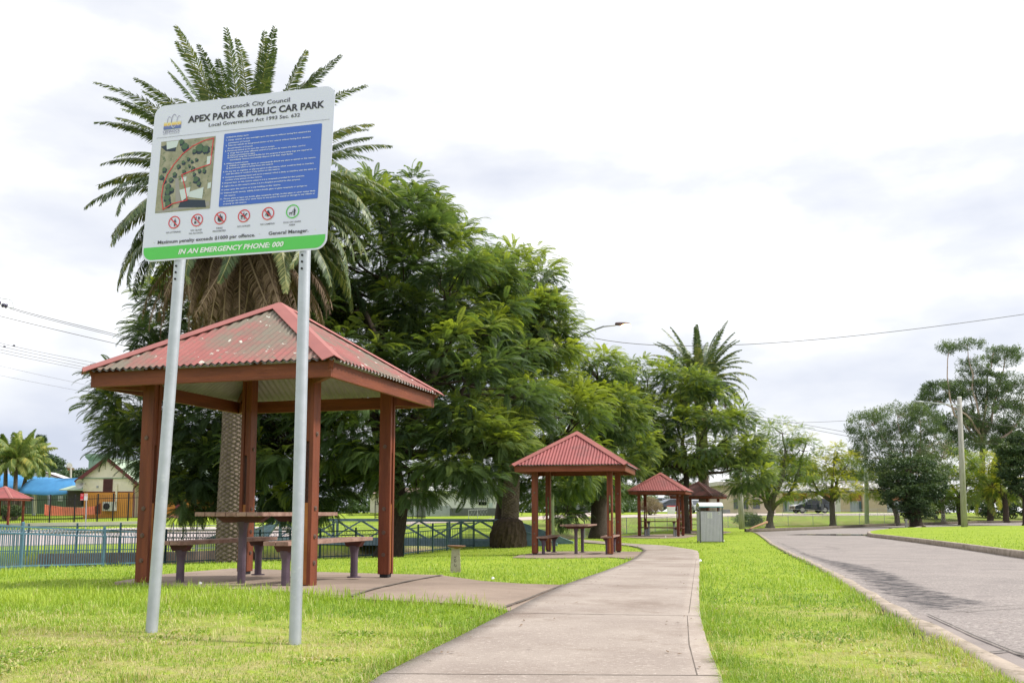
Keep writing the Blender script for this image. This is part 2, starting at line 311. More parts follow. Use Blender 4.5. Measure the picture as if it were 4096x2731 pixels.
def sheet(name, poly, dz, mat, step=.45, edge=.06, fine=None):
    """polygon draped over the ground, refined inside, rim turned down"""
    poly = np.asarray(poly); pr_ = []
    for i in range(len(poly)):
        a, b = poly[i], poly[(i + 1) % len(poly)]; k = max(1, int(np.hypot(*(b - a)) / step))
        pr_ += [a + (b - a) * t / k for t in range(k)]
    nb = len(pr_); x0, y0 = poly.min(0); x1, y1 = poly.max(0)
    gx, gy = np.meshgrid(np.arange(x0, x1, step), np.arange(y0, y1, step)); gx, gy = gx.ravel(), gy.ravel()
    gx = gx + rng.uniform(-.02, .02, gx.shape); k = inpoly(gx, gy, poly)
    inner = np.c_[gx, gy][k]; prr = np.array(pr_)
    keep = np.array([np.min(np.hypot(prr[:, 0] - q[0], prr[:, 1] - q[1])) > step * .4 for q in inner]) if len(inner) < 6000 else np.ones(len(inner), bool)
    pts = pr_ + list(inner[keep]) if len(inner) else pr_
    if fine is not None:
        fx0, fy0 = fine.min(0); fx1, fy1 = fine.max(0); gx, gy = np.meshgrid(np.arange(fx0 - .3, fx1 + .3, .21), np.arange(fy0 - .3, fy1 + .3, .3)); gx, gy = gx.ravel(), gy.ravel(); kk = inpoly(gx, gy, poly) & (polydist(gx, gy, fine) < np.where(inpoly(gx, gy, fine), 9, .6)) & (polydist(gx, gy, poly) > .06); pts += list(np.c_[gx, gy][kk])
    r_ = delaunay_2d_cdt([Vector((float(q[0]), float(q[1]))) for q in pts], [], [list(range(nb))], 1, 1e-5)
    V2 = np.array([(v.x, v.y) for v in r_[0]]); Z = clampz(V2[:, 0], V2[:, 1]) + dz
    V = [(a[0], a[1], z) for a, z in zip(V2, Z)]; F = [tuple(f) for f in r_[2]]
    o0 = len(V); sgn = 1
    mb = MB(); mb.v = V; mb.f = F; mb.m = [0] * len(F)
    for i in range(nb):
        a = pr_[i]; b = pr_[(i + 1) % nb]; za = gz0(*a) + dz; zb = gz0(*b) + dz
        mb.add([(a[0], a[1], za), (b[0], b[1], zb), (b[0], b[1], zb - edge), (a[0], a[1], za - edge)], [(0, 1, 2, 3)])
    return mb.build(name, mat), V2

# ------------------------------------------------------------------ ground
def spaced(a, b, s): return np.arange(a, b, s)
xs = np.r_[-700, -450, -300, -200, -140, spaced(-110, -40, 4), spaced(-40, -22, 1), spaced(-22, 24, .42), spaced(24, 50, 1), spaced(50, 120, 4), 140, 200, 300, 450, 700]
ys = np.r_[-40, -20, spaced(-10, 46, .42), spaced(46, 90, .9), spaced(90, 130, 2), spaced(130, 200, 10), 240, 300, 420, 600, 900]
GX, GY = np.meshgrid(xs, ys); s_, k_, dz_ = carve(GX, GY); GZ = clampz(GX, GY) - dz_
inroad = inpoly(GX, GY, wroad) & ~inpoly(GX, GY, wisl)
GZ = np.where(inroad & (GX > 1), GZ - .05, GZ)
rocky = np.clip(k_ * 3, 0, 1) * np.clip((4 - (GX + 2)) / 8 + .4, 0, 1)       # bare rocky bank on the left stretch of the channel
weedy = k_ * (1 - np.clip((4 - (GX + 2)) / 8 + .4, 0, 1)) + np.clip((s_ - .2) / 1, 0, 1) * (GX > 0) * (GY > 40) * np.clip((22 - s_) / 6, 0, 1) * .6
def worn(X, Y):
    z = np.zeros(np.shape(X))
    for (u, v, r, k) in [(80, 2560, .7, .8), (560, 2560, .9, .9), (1180, 2590, .5, .8), (1050, 2640, .6, .75), (150, 2700, .8, .9), (900, 2700, .7, .8), (1300, 2560, .5, .6), (606, 2530, .35, .9), (1180, 2580, .3, .9),
                        (3420, 2450, .6, .7), (3700, 2610, .6, .7), (3500, 2560, .6, .5), (3850, 2690, .6, .75), (3200, 2640, .5, .4)]:
        p = hit(u, v); z = np.maximum(z, k * np.exp(-(((X - p.x) / (r * 1.6)) ** 2 + ((Y - p.y) / r) ** 2)))
    return z
wr = worn(GX, GY)
m = bpy.data.materials.new('lawn'); m.use_nodes = True; nt = m.node_tree; N = nt.nodes; L = nt.links; b = N['Principled BSDF']; b.inputs['Roughness'].default_value = .95; b.inputs['Specular IOR Level'].default_value = .1
tc = N.new('ShaderNodeTexCoord')
def nz(sc, lo, hi, det=6, st=None):
    n = N.new('ShaderNodeTexNoise'); n.inputs['Scale'].default_value = sc; n.inputs['Detail'].default_value = det; n.inputs['Roughness'].default_value = .62
    r = N.new('ShaderNodeMapRange'); r.inputs[1].default_value = lo; r.inputs[2].default_value = hi
    L.new(tc.outputs['Object'], n.inputs[0]); L.new(n.outputs['Fac'], r.inputs[0]); return r.outputs[0]
def mixc(f, a, bb):
    x = N.new('ShaderNodeMixRGB')
    for i, q in ((0, f), (1, a), (2, bb)):
        if isinstance(q, tuple): x.inputs[i].default_value = (*q, 1)
        elif isinstance(q, float): x.inputs[i].default_value = q
        else: L.new(q, x.inputs[i])
    return x.outputs[0]
def att(nm): a = N.new('ShaderNodeAttribute'); a.attribute_name = nm; return a.outputs['Fac']
GRASS_A, GRASS_B = (.31, .40, .045), (.235, .325, .035)
c = mixc(nz(.45, .38, .62), GRASS_A, GRASS_B); c = mixc(nz(9, .5, .7), c, (.36, .45, .06)); c = mixc(nz(38, .5, .72, 3), c, (.16, .26, .025))
mu = N.new('ShaderNodeMath'); mu.operation = 'MULTIPLY'; L.new(att('worn'), mu.inputs[0]); L.new(nz(5, .36, .56), mu.inputs[1])
c = mixc(mu.outputs[0], c, (.40, .33, .17))
wd = mixc(nz(1.1, .40, .58), (.13, .17, .045), (.25, .215, .12)); wd = mixc(nz(7, .5, .65), wd, (.11, .1, .06)); wd = mixc(nz(.35, .5, .6), wd, (.17, .27, .05)); c = mixc(att('weedy'), c, wd)
rk = mixc(nz(1.6, .40, .60), (.52, .38, .31), (.30, .215, .17)); rk = mixc(nz(9, .5, .62), rk, (.12, .09, .07)); rk = mixc(nz(.5, .55, .7), rk, (.14, .2, .05)); c = mixc(att('rocky'), c, rk)
L.new(c, b.inputs['Base Color']); bp = N.new('ShaderNodeBump'); bp.inputs['Strength'].default_value = .8; bp.inputs['Distance'].default_value = .06; L.new(nz(14, 0., 1., 8), bp.inputs['Height']); L.new(bp.outputs[0], b.inputs['Normal'])
LAWN = m
nx, ny = len(xs), len(ys); idx = np.arange(nx * ny).reshape(ny, nx)
F = np.stack([idx[:-1, :-1].ravel(), idx[:-1, 1:].ravel(), idx[1:, 1:].ravel(), idx[1:, :-1].ravel()], 1)
g = npmesh('ground', np.stack([GX.ravel(), GY.ravel(), GZ.ravel()], 1), F, LAWN, tint={'worn': wr.ravel(), 'weedy': weedy.ravel(), 'rocky': np.clip(rocky, 0, 1).ravel()}, smooth=True)
tag(g, kind='structure')

# ------------------------------------------------------------------ park paths and slabs
a_ = resample(WPL, 90); b_ = resample(WPR, 90)
# pair the edges by matching their bends rather than raw length
def along(pl, fr):
    pl = np.asarray(pl); n = len(pl) - 1; out = []
    for f in fr: i = min(int(f * n), n - 1); t = f * n - i; out.append(pl[i] * (1 - t) + pl[i + 1] * t)
    return np.array(out)
fr = np.linspace(0, 1, 120); pa, pb = along(WPL, fr), along(WPR, fr)
tag(drape('path', pa, pb, 10, .035, CONC), kind='structure')
o, _ = sheet('shelter_slab', ws1, .03, CONC_S); tag(o, kind='structure')
o, _ = sheet('link_path', wl, .026, CONC_S); tag(o, kind='structure')
for q, nm in ((ws2, 'shelter_slab'), (ws3, 'shelter_slab'), (ws4, 'shelter_slab')):
    o, _ = sheet(nm, q, .022, CONC_S, step=.8); tag(o, kind='structure')
def joint(px, w_=.014, name='path_joint', dz=.0365, mat=None, n=14):
    q = resample(np.array([(p.x, p.y) for p in line(px)]), n); V = []
    for i, p in enumerate(q):
        d = q[min(i + 1, len(q) - 1)] - q[max(i - 1, 0)]; d = d / np.hypot(*d); nrm = np.array([-d[1], d[0]]); ww = w_ * random.uniform(.6, 1.2)
        for s in (-1, 1): r = p + nrm * ww / 2 * s; V.append((r[0], r[1], gz0(*r) + dz))
    F = [(2 * i, 2 * i + 1, 2 * i + 3, 2 * i + 2) for i in range(len(q) - 1)]
    return V, F
jm = MB()
for px, w_ in [([(1530, 2723), (2100, 2727), (2880, 2731)], .012), ([(2050, 2469), (2400, 2475), (2800, 2481)], .014), ([(2264, 2348), (2530, 2350), (2797, 2352)], .01), ([(2330, 2324), (2797, 2324)], .004), ([(2480, 2269), (2798, 2272)], .012), ([(2588, 2205), (2790, 2209)], .016), ([(2750, 2480), (2757, 2600), (2790, 2731)], .006), ([(2785, 2240), (2765, 2400), (2756, 2470)], .005)]:
    V, F = joint(px, w_); jm.add(V, F)
for px, w_ in [([(2022, 2443), (2110, 2410), (2255, 2349)], .03), ([(1400, 2400), (1500, 2367), (1640, 2334), (1767, 2309)], .05)]:
    V, F = joint(px, w_, dz=.041, n=30); jm.add(V, F)
V, F = joint([(2538, 2240), (2560, 2222), (2582, 2203)], .07); jm.add(V, F)
tag(jm.build('path_joints', JOINT), kind='structure')

# ------------------------------------------------------------------ car-park road, kerbs, island
m = bpy.data.materials.new('asphalt'); m.use_nodes = True; nt = m.node_tree; N = nt.nodes; L = nt.links; b = N['Principled BSDF']; b.inputs['Roughness'].default_value = .88; b.inputs['Specular IOR Level'].default_value = .25
tc = N.new('ShaderNodeTexCoord')
c = mixc(nz(.6, .35, .65), (.325, .285, .27), (.26, .23, .22)); c = mixc(nz(28, .54, .66, 4), c, (.46, .42, .39)); c = mixc(nz(40, .54, .66, 3), c, (.15, .135, .13)); c = mixc(nz(2.2, .55, .75), c, (.21, .185, .18))
mu = N.new('ShaderNodeMath'); mu.operation = 'MULTIPLY'; L.new(att('patch'), mu.inputs[0])
vo = N.new('ShaderNodeMapping'); vo.inputs['Scale'].default_value = (1.6, 2.6, 1); L.new(tc.outputs['Object'], vo.inputs[0]); n = N.new('ShaderNodeTexNoise'); n.inputs['Scale'].default_value = 4.5; n.inputs['Detail'].default_value = 10; n.inputs['Roughness'].default_value = .82; L.new(vo.outputs[0], n.inputs[0])
mu.inputs[1].default_value = .42; s2 = N.new('ShaderNodeMath'); s2.operation = 'ADD'; L.new(mu.outputs[0], s2.inputs[0]); L.new(n.outputs['Fac'], s2.inputs[1]); r = N.new('ShaderNodeMapRange'); r.inputs[1].default_value = .74; r.inputs[2].default_value = .90; L.new(s2.outputs[0], r.inputs[0]); g2 = N.new('ShaderNodeMath'); g2.operation = 'MULTIPLY'; L.new(r.outputs[0], g2.inputs[0]); sp_ = N.new('ShaderNodeMath'); sp_.operation = 'MULTIPLY_ADD'; L.new(nz(7, .40, .56, 10), sp_.inputs[0]); sp_.inputs[1].default_value = .8; sp_.inputs[2].default_value = .2; L.new(sp_.outputs[0], g2.inputs[1]); c = mixc(g2.outputs[0], c, (.05, .047, .052))
L.new(c, b.inputs['Base Color']); bp = N.new('ShaderNodeBump'); bp.inputs['Strength'].default_value = .7; bp.inputs['Distance'].default_value = .012; L.new(nz(80, 0., 1., 4), bp.inputs['Height']); L.new(bp.outputs[0], b.inputs['Normal'])
ASPH = m
dp = world_poly([(3345, 2240), (3440, 2253), (3600, 2290), (3700, 2330), (3790, 2362), (3900, 2392), (4010, 2416), (3850, 2446), (3720, 2450), (3640, 2436), (3540, 2400), (3450, 2350), (3380, 2300), (3300, 2262), (3200, 2222), (3150, 2195), (3090, 2165), (3110, 2160), (3200, 2195)])
bb = sheet('road', wroad, .0, ASPH, step=.9, edge=.1, fine=dp)[0]
X = np.array([v.co.x for v in bb.data.vertices]); Y = np.array([v.co.y for v in bb.data.vertices])
a = bb.data.attributes.new('patch', 'FLOAT', 'POINT'); a.data.foreach_set('value', np.clip(polydist(X, Y, dp) / .16, 0, 1) * inpoly(X, Y, dp).astype(np.float32))
tag(bb, kind='structure')
cm = MB()
for px, w_ in [([(3480, 2262), (3600, 2250), (3800, 2240), (3950, 2238)], .018), ([(3860, 2450), (3950, 2440), (4200, 2425)], .018), ([(3640, 2440), (3800, 2448), (3900, 2440)], .02), ([(3712, 2470), (3900, 2560), (4140, 2660)], .018), ([(3930, 2632), (4040, 2620), (4150, 2650)], .02), ([(3180, 2183), (3300, 2186), (3360, 2196)], .035), ([(3330, 2205), (3450, 2204)], .03), ([(3500, 2172), (3700, 2196), (3900, 2218)], .02)]:
    V, F = joint(px, w_, dz=.03, n=24); cm.add(V, F)
tag(cm.build('road_cracks', M('crack_dirt', (.12, .11, .1), rough=1)), kind='structure')
# concrete gutter piece beside the near kerb
gp_ = world_poly([(3622, 2470), (3712, 2470), (3900, 2556), (4060, 2622), (4220, 2680), (4220, 2790), (4110, 2740), (3914, 2634), (3806, 2578), (3700, 2522)])
tag(sheet('gutter', gp_, .018, M('gutter_concrete', (.30, .26, .245), (.24, .21, .2), scale=2, rough=.95, bump=.5, bscale=70, layers=[((.38, .34, .31), 40, .6, .75)]), step=.5, edge=.02)[0], kind='structure')
def kerb(name, pl, w_, h, mat, side=1, sink=.12, jit=0, nrs=None):
    pl = resample(pl, nrs or max(8, int(np.hypot(*np.diff(pl, axis=0).T).sum() / .6))); V = []
    for i, p in enumerate(pl):
        d = pl[min(i + 1, len(pl) - 1)] - pl[max(i - 1, 0)]; d = d / np.hypot(*d); nr = np.array([-d[1], d[0]]) * side; ww = w_ * (1 + random.uniform(-jit, jit))
        z = gz0(*p)
        for off, dz in ((0, -sink), (0, h - .025), (.03, h), (ww - .02, h), (ww, h - .02), (ww, -sink)): q = p + nr * off; V.append((q[0], q[1], z + dz))
    F = [(6 * i + j, 6 * i + (j + 1) % 6, 6 * i + 6 + (j + 1) % 6, 6 * i + 6 + j) for i in range(len(pl) - 1) for j in range(6)]
    F += [(0, 1, 2, 3), ((len(pl) - 1) * 6, (len(pl) - 1) * 6 + 1, (len(pl) - 1) * 6 + 2, (len(pl) - 1) * 6 + 3)]
    F2 = [f if side < 0 else f[::-1] for f in F]
    return tag(npmesh(name, V, F2, mat), kind='structure')
kerb('kerb', WRL, .15, .03, KERB, side=-1, jit=.25)
ki = world_poly([(3470, 2136), (3468, 2141), (3480, 2147), (3554, 2155), (3662, 2169), (3842, 2194), (3960, 2212), (4096, 2233), (4300, 2263), (4900, 2345)])
kd = np.gradient(ki, axis=0); kd /= np.hypot(kd[:, 0], kd[:, 1])[:, None]; kin = np.c_[-kd[:, 1], kd[:, 0]]
kerb('island_kerb', ki, .17, .18, KERB, side=1)
tag(sheet('island', np.vstack([ki + kin * .1, wisl[7:]]), .15, LAWN, step=1.2, edge=.1)[0], kind='structure')
ki_in = np.vstack([ki + kin * .25, wisl[7:]])
kerb('far_kerb', wfk, .3, .22, KERB_D, side=1)
pud = MB(); pc = hit(3440, 2139)
for (cx, cy, rx, ry) in [(0, 0, 2.3, 1.6), (1.6, -1.4, 1.4, .9), (-1.9, 1.2, 1.5, .9)]:
    n = 26; ring = [(pc.x + cx + rx * math.cos(t) * (1 + .25 * math.sin(3 * t + cx)), pc.y + cy + ry * math.sin(t) * (1 + .2 * math.sin(4 * t))) for t in np.linspace(0, 2 * PI, n, endpoint=False)]
    pud.add([(x, y, gz0(pc.x + cx, pc.y + cy) + .022 + .001 * cx) for x, y in ring], [tuple(range(n))])
o = pud.build('puddle_water', M('puddle', (.2, .19, .18), rough=.03, spec=1.0)); tag(o, kind='structure')
# street across the channel, its far footpath, and the drive behind the white house
st = world_poly([(-900, 2200), (-60, 2186), (300, 2178), (640, 2171), (1000, 2160), (1250, 2150), (1250, 2122), (1000, 2122), (640, 2127), (300, 2135), (-60, 2142), (-900, 2155)])
STREET = M('street_asphalt', (.46, .39, .37), (.40, .34, .33), scale=1, rough=.95, layers=[((.33, .29, .28), 3, .58, .75)])
tag(sheet('street', st, .03, STREET, step=1.6, edge=.1)[0], kind='structure')
kerb('street_kerb', world_poly([(-900, 2153), (-60, 2140), (300, 2133), (640, 2125), (1000, 2120), (1250, 2120)]), .8, .13, KERB_D, side=1)
tag(sheet('footpath', world_poly([(-900, 2150), (-60, 2138), (300, 2131), (640, 2123), (1000, 2118), (1250, 2118), (1250, 2104), (1000, 2108), (640, 2111), (300, 2117), (-60, 2122), (-900, 2130)]), .05, M('street_footpath', (.52, .47, .43), (.45, .4, .37), rough=.95), step=2, edge=.1)[0], kind='structure')
mk = MB()
for px in [[(108, 2183), (175, 2182)], [(220, 2161), (330, 2157)], [(340, 2167), (500, 2163)], [(330, 2174), (460, 2174)], [(380, 2152), (520, 2149)]]:
    V, F = joint(px, .16, dz=.036, n=6); mk.add(V, F)
tag(mk.build('street_markings', WHITE), kind='structure')
drv = world_poly([(1540, 2092), (1750, 2084), (1950, 2076), (2150, 2066), (2330, 2056), (2395, 2049), (2400, 2060), (2330, 2068), (2150, 2078), (1950, 2086), (1750, 2092), (1540, 2102)])
tag(sheet('side_street', drv, .05, M('pink_asphalt', (.5, .42, .38), (.43, .36, .33), rough=.95), step=2, edge=.1)[0], kind='structure')
drv = world_poly([(2480, 2062), (2620, 2056), (2900, 2054), (3100, 2053), (3350, 2054), (3600, 2052), (3600, 2060), (3350, 2062), (3100, 2062), (2900, 2066), (2620, 2072), (2480, 2070)])
tag(sheet('yard', drv, .05, M('yard_concrete', (.5, .44, .4), (.42, .37, .34), rough=.95), step=3, edge=.1)[0], kind='structure')
# ------------------------------------------------------------------ picnic shelters
def roofmat(name, c1, c2, lichen, amt, dark=None):
    ly = [((c1[0] * .62, c1[1] * .8, c1[2] * .8), 2.3, .5, .68)]
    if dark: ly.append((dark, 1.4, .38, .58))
    if lichen: ly += [((.185, .16, .125), 1.1, .60 - amt, .68 - amt * .6), ((.19, .155, .12), 7, .55, .66), ((.5, .52, .46), 9, .69 - amt * .35, .71 - amt * .35)]
    ly.append(((.58, .56, .52), 26, .755, .77))
    return M(name, c1, c2, scale=1.3, rough=.6, layers=ly, bump=.25, bscale=25)
ROOF_A = roofmat('lichened_red_iron', (.34, .12, .11), (.27, .095, .088), True, .16)
ROOF_B = roofmat('faded_red_iron', (.34, .10, .098), (.28, .08, .08), False, 0)
ROOF_D = roofmat('shade_and_dirt_red_iron', (.24, .075, .07), (.15, .055, .05), False, 0, (.07, .045, .04))  # fourth shelter: shade of the trees painted into the roof colour, along with dirt
CAP_A = M('red_ridge_metal', (.38, .135, .12), (.31, .11, .10), scale=2, rough=.55, layers=[((.6, .52, .46), 30, .72, .76)])
CAP_D = M('shade_and_dirt_ridge_metal', (.19, .08, .07), (.12, .05, .045), scale=2, rough=.6)  # ridge caps darkened likewise, tree shade and dirt in one colour
LINING = M('galvanised_lining', (.34, .34, .32), (.27, .27, .26), rough=.6, metal=.2)
FA, FB, Z1, Z2, Z3, PP = 1.485, 1.548, 2.20, 2.382, 3.36, 1.02
SLOPE = (Z3 - Z2) / FB
def corrugated(side, dz, inset=0, step=6, pitch=.086, amp=.011):
    n = int(2 * FB / pitch) * step; V = []; xs_ = np.linspace(-FB, FB, n + 1)
    for x in xs_:
        hz = amp * math.sin(2 * PI * x / pitch); top = abs(x)
        for k in range(4):
            t = -FB + (FB - top) * k / 3; y = t; z = Z2 + (FB + t) * SLOPE + hz + dz
            c_, s_ = math.cos(side * PI / 2), math.sin(side * PI / 2); V.append((x * c_ - y * s_, x * s_ + y * c_, z))
    return V, [(i * 4 + k, i * 4 + 4 + k, i * 4 + 5 + k, i * 4 + 1 + k) for i in range(n) for k in range(3)]
def shelter(loc, rz, label, roof, cap, timber, detail=True, group='picnic shelters with red iron roofs'):
    t = empty('picnic_shelter', loc, rz, label, 'shelter', group)
    mb = MB(); lin = MB()
    for s in range(4):
        V, F = corrugated(s, .012); mb.add(V, F); V, F = corrugated(s, -.006); lin.add(V, F)
    rf = mb.build('roof', roof, t); lo = lin.build('roof_lining', LINING, t)
    for s in range(4):
        an = s * PI / 2 + PI / 4; e_ = FB * math.sqrt(2) + .005; dx, dy = math.cos(an), math.sin(an); nx_, ny_ = -dy, dx; cb = MB(); w_ = .125
        V = []
        for r_, z in ((e_, Z2 + .028), (.02, Z3 + .035)):
            for q in (-w_, 0, w_):
                V.append((dx * r_ + nx_ * q * (1 if r_ > 1 else 1), dy * r_ + ny_ * q, z - abs(q) * SLOPE * .62 + (0.012 if q == 0 else 0)))
        V += [(x, y, z - .008) for x, y, z in V]
        cb.add(V, [(0, 1, 4, 3), (1, 2, 5, 4), (6, 9, 10, 7), (7, 10, 11, 8), (0, 3, 9, 6), (2, 8, 11, 5), (0, 6, 7, 1), (1, 7, 8, 2), (3, 4, 10, 9), (4, 5, 11, 10)])
        cb.build('ridge_cap', cap, rf)
    for s in range(4):
        an = s * PI / 2; c_, s_ = math.cos(an), math.sin(an)
        cx, cy = 0, -FA + .022; ln = 2 * FA - (0 if s % 2 == 0 else .09)
        MB().box((cx * c_ - cy * s_, cx * s_ + cy * c_, (Z1 + Z2) / 2 - .004), (ln, .044, Z2 - Z1 - .02), rz=an).build('fascia', TIMBER_H if timber is TIMBER else timber, t, bevel=.004)
    for k, (sx, sy) in enumerate(((-1, -1), (1, -1), (1, 1), (-1, 1))):
        stack_x = (sx == sy * -1); mb = MB(); bw, dp_ = .046, .155; top = Z2 + (FB - PP) * SLOPE - .06
        x, y = sx * PP, sy * PP
        def bx(o_, z0, z1, mi, dpp=dp_, bww=bw):
            if stack_x: mb.box((x + o_, y, (z0 + z1) / 2), (bww, dpp, z1 - z0), mi=mi)
            else: mb.box((x, y + o_, (z0 + z1) / 2), (dpp, bww, z1 - z0), mi=mi)
        bx(-.05, .035, top, 0); bx(.05, .035, top, 0); bx(0, .05, .92, 1, .125, .052); bx(0, 1.58, top - .02, 0, .125, .052)
        p = mb.build('post', [timber, PACKER if detail else timber], t, bevel=.004)
        for z in (.28, .56, .86, 1.66) if detail else ():
            o_ = .095 * (1)
            for sg in (-1, 1):
                bm = MB(); a = (x + sg * .073, y, z) if stack_x else (x, y + sg * .073, z)
                b_ = (x + sg * .084, y, z) if stack_x else (x, y + sg * .084, z)
                bm.tube([a, b_], [.027, .024], 10); c2 = (x + sg * .09, y, z) if stack_x else (x, y + sg * .09, z); bm.tube([b_, c2], .011, 6); bm.build('bolt', BOLT, p)
        MB().box((x, y, .02), (.11, .11, .05)).build('post_shoe', BLACK, p)
        # raking bearer out to the corner and hip rafter
        MB().beam((sx * (PP + .02), sy * (PP + .02), Z1 + .06), (sx * (FA - .05), sy * (FA - .05), Z1 + .07), .05, .13).build('outrigger', timber, t)
        MB().beam((sx * FB * .96, sy * FB * .96, Z2 - .05), (sx * .04, sy * .04, Z3 - .12), .05, .12).build('hip_rafter', timber, t)
    return t
SH = [((-2.882, 11.283), -.282), ((1.84, 26.02), -.22), ((8.03, 50.1), -.30), ((12.88, 64.11), -.57)]
slabz = .03
sh1 = shelter(G(*SH[0][0], .02), SH[0][1], 'nearest picnic shelter, its hipped red iron roof blotched with lichen, behind the park sign', ROOF_A, CAP_A, TIMBER)
sh2 = shelter(G(*SH[1][0], slabz), SH[1][1], 'picnic shelter with clean faded red roof at the bend of the path, second nearest', ROOF_B, CAP_A, TIMBER)
sh3 = shelter(G(*SH[2][0], .02), SH[2][1], 'smaller-looking red roofed picnic shelter just left of the grey litter bin', ROOF_B, CAP_A, TIMBER_OLD, False)
sh4 = shelter(G(*SH[3][0], .02), SH[3][1], 'picnic shelter with dark brown roof coloured by tree shade and dirt directly behind the litter bin', ROOF_D, CAP_D, TIMBER_OLD, False)
p = P(24, 2060, 76)
sh5 = copy_tree(sh3); sh5.location = (p.x - .2, 76, gz0(p.x, 76) + .02); sh5.rotation_euler = (0, 0, -.05)
sh5['label'] = 'red roofed shelter cut off by the left edge, inside the black school fence'; sh5['group'] = 'picnic shelters with red iron roofs'

# ------------------------------------------------------------------ tables and benches
def furniture(kind, L_, W_, H_, nplank, legx, tmat, lmat, legr):
    t = empty({'t': 'picnic_table', 'b': 'bench'}[kind]); th = .045; mb = MB(); pw = (W_ - .008 * (nplank - 1)) / nplank
    for k in range(nplank):
        x = -W_ / 2 + pw / 2 + k * (pw + .008); mb.box((x, random.uniform(-.004, .004), H_ - th / 2), (pw, L_, th))
    mb.build({'t': 'table_top', 'b': 'seat'}[kind], tmat, t, bevel=.004)
    for s in (-1, 1):
        lg = MB(); lg.lathe([(legr * 1.0, 0), (legr, H_ - th - .22), (legr * 1.02, H_ - th - .2)], 14, (0, s * legx, 0))
        y = s * legx; zt = H_ - th
        lg.lathe([(legr, zt - .2), (legr * 1.1, zt - .14), (legr * 1.55, zt - .06)], 14, (0, y, 0))
        lg.lathe([(legr * 1.9, .0), (legr * 1.9, .012)], 14, (0, y, 0))
        l_ = lg.build('leg', lmat, t, smooth=False)
        bw = W_ * .42; zb = zt - .07
        MB().prism([(-bw * .68, zb), (bw * .68, zb), (bw, zt - .005), (-bw, zt - .005)], y - .05, y + .05, 'y').build('bracket', BROWNSTEEL, l_)
    return t
tab = furniture('t', 1.9, .76, .8, 6, .60, PLANK, PURPLE, .045)
ben = furniture('b', 2.08, .29, .49, 2, .82, PLANK, PURPLE, .045)
tab_g = furniture('t', 2.1, .78, .8, 6, .68, PLANK_D, GREYSTEEL, .05)
ben_g = furniture('b', 2.4, .29, .47, 2, .8, PLANK_D, GREYSTEEL, .05)
tab['category'] = tab_g['category'] = 'table'; ben['category'] = ben_g['category'] = 'bench'
tab['group'] = tab_g['group'] = 'slatted picnic tables under the shelters'; ben['group'] = ben_g['group'] = 'slatted benches under the shelters'
used = set()
def place(src, sh, lx, ly, lr, label, dz=slabz):
    o = src if id(src) not in used else copy_tree(src); used.add(id(src))
    (cx, cy), r = sh; x = cx + lx * math.cos(r) - ly * math.sin(r); y = cy + lx * math.sin(r) + ly * math.cos(r)
    o.location = G(x, y, dz); o.rotation_euler = (0, 0, r + lr); o['label'] = label; return o
place(tab, SH[0], .13, -.28, 0, 'weathered plank table on purple legs under the nearest lichened shelter')
place(ben, SH[0], -.68, -.03, 0, 'bench on purple legs at the left side of the nearest table')
place(ben, SH[0], .85, -.36, 0, 'bench on purple legs partly hidden behind the right sign post')
place(tab, SH[1], .05, -.1, 0, 'end-on plank table under the second shelter beside the path bend')
place(ben, SH[1], -.80, -.15, 0, 'bench left of the end-on table under the second shelter')
place(ben, SH[1], .92, -.1, 0, 'bench right of the end-on table, half behind a post of the second shelter')
place(tab_g, SH[2], 0, 0, PI / 2, 'side-on dark table with grey legs under the third shelter', .02)
place(ben_g, SH[2], .05, -.72, PI / 2, 'front bench of the side-on table under the third shelter, on grey legs', .02)
place(ben_g, SH[2], -.05, .72, PI / 2, 'rear bench behind the side-on table under the third shelter', .02)
place(tab_g, SH[3], -.2, 0, PI / 2 + .3, 'dark table behind the litter bin under the dark-roofed shelter', .02)
place(ben_g, SH[3], -.0, -.75, PI / 2 + .3, 'low bench just left of the litter bin under the dark-roofed shelter', .02)

# ------------------------------------------------------------------ council sign
SC = np.array([-1.81392, 5.9, 3.35267]); a, b_, c_ = -.248786, -.0680521, .0024476; HW, HH = .672, .560
def rotm(a, b, c):
    ca, sa, cb, sb, cc, sc = math.cos(a), math.sin(a), math.cos(b), math.sin(b), math.cos(c), math.sin(c)
    return np.array([[ca, -sa, 0], [sa, ca, 0], [0, 0, 1]]) @ np.array([[1, 0, 0], [0, cb, -sb], [0, sb, cb]]) @ np.array([[cc, 0, sc], [0, 1, 0], [-sc, 0, cc]])
RM = rotm(a, b_, c_)
sign = empty('park_sign', (-1.8, 6.0, gz0(-1.8, 6.0)), 0, 'large white council notice board on two galvanised posts in the front lawn', 'sign')
bpy.context.view_layer.update()
plate = MB()
def rrect(x0, x1, y0, y1, r, n=6, corners=(1, 1, 1, 1)):
    o = []
    for (cx, cy, a0, on) in ((x1 - r, y0 + r, -90, corners[1]), (x1 - r, y1 - r, 0, corners[2]), (x0 + r, y1 - r, 90, corners[3]), (x0 + r, y0 + r, 180, corners[0])):
        if on:
            for k in range(n + 1): t = R(a0 + 90 * k / n); o.append((cx + r * math.cos(t), cy + r * math.sin(t)))
        else: o.append((cx + (r if a0 in (-90, 0) else -r), cy + (r if a0 in (0, 90) else -r)))
    return o
plate.prism(rrect(-HW, HW, -HH, HH, .075, 10), 0, .003, 'y')
SIGNW = M('white_sign_sheet', (.70, .71, .93), (.69, .70, .92), rough=.35); board = plate.build('sign_board', SIGNW, sign)
board.matrix_world = Matrix.Translation(SC) @ Matrix(RM.tolist()).to_4x4()
bpy.context.view_layer.update(); mw = board.matrix_world.copy()
MB_back = MB()
for z in (-.35, .35): MB_back.box((0, .012, z), (1.28, .016, .04))
MB_back.build('back_rail', GALV, board)
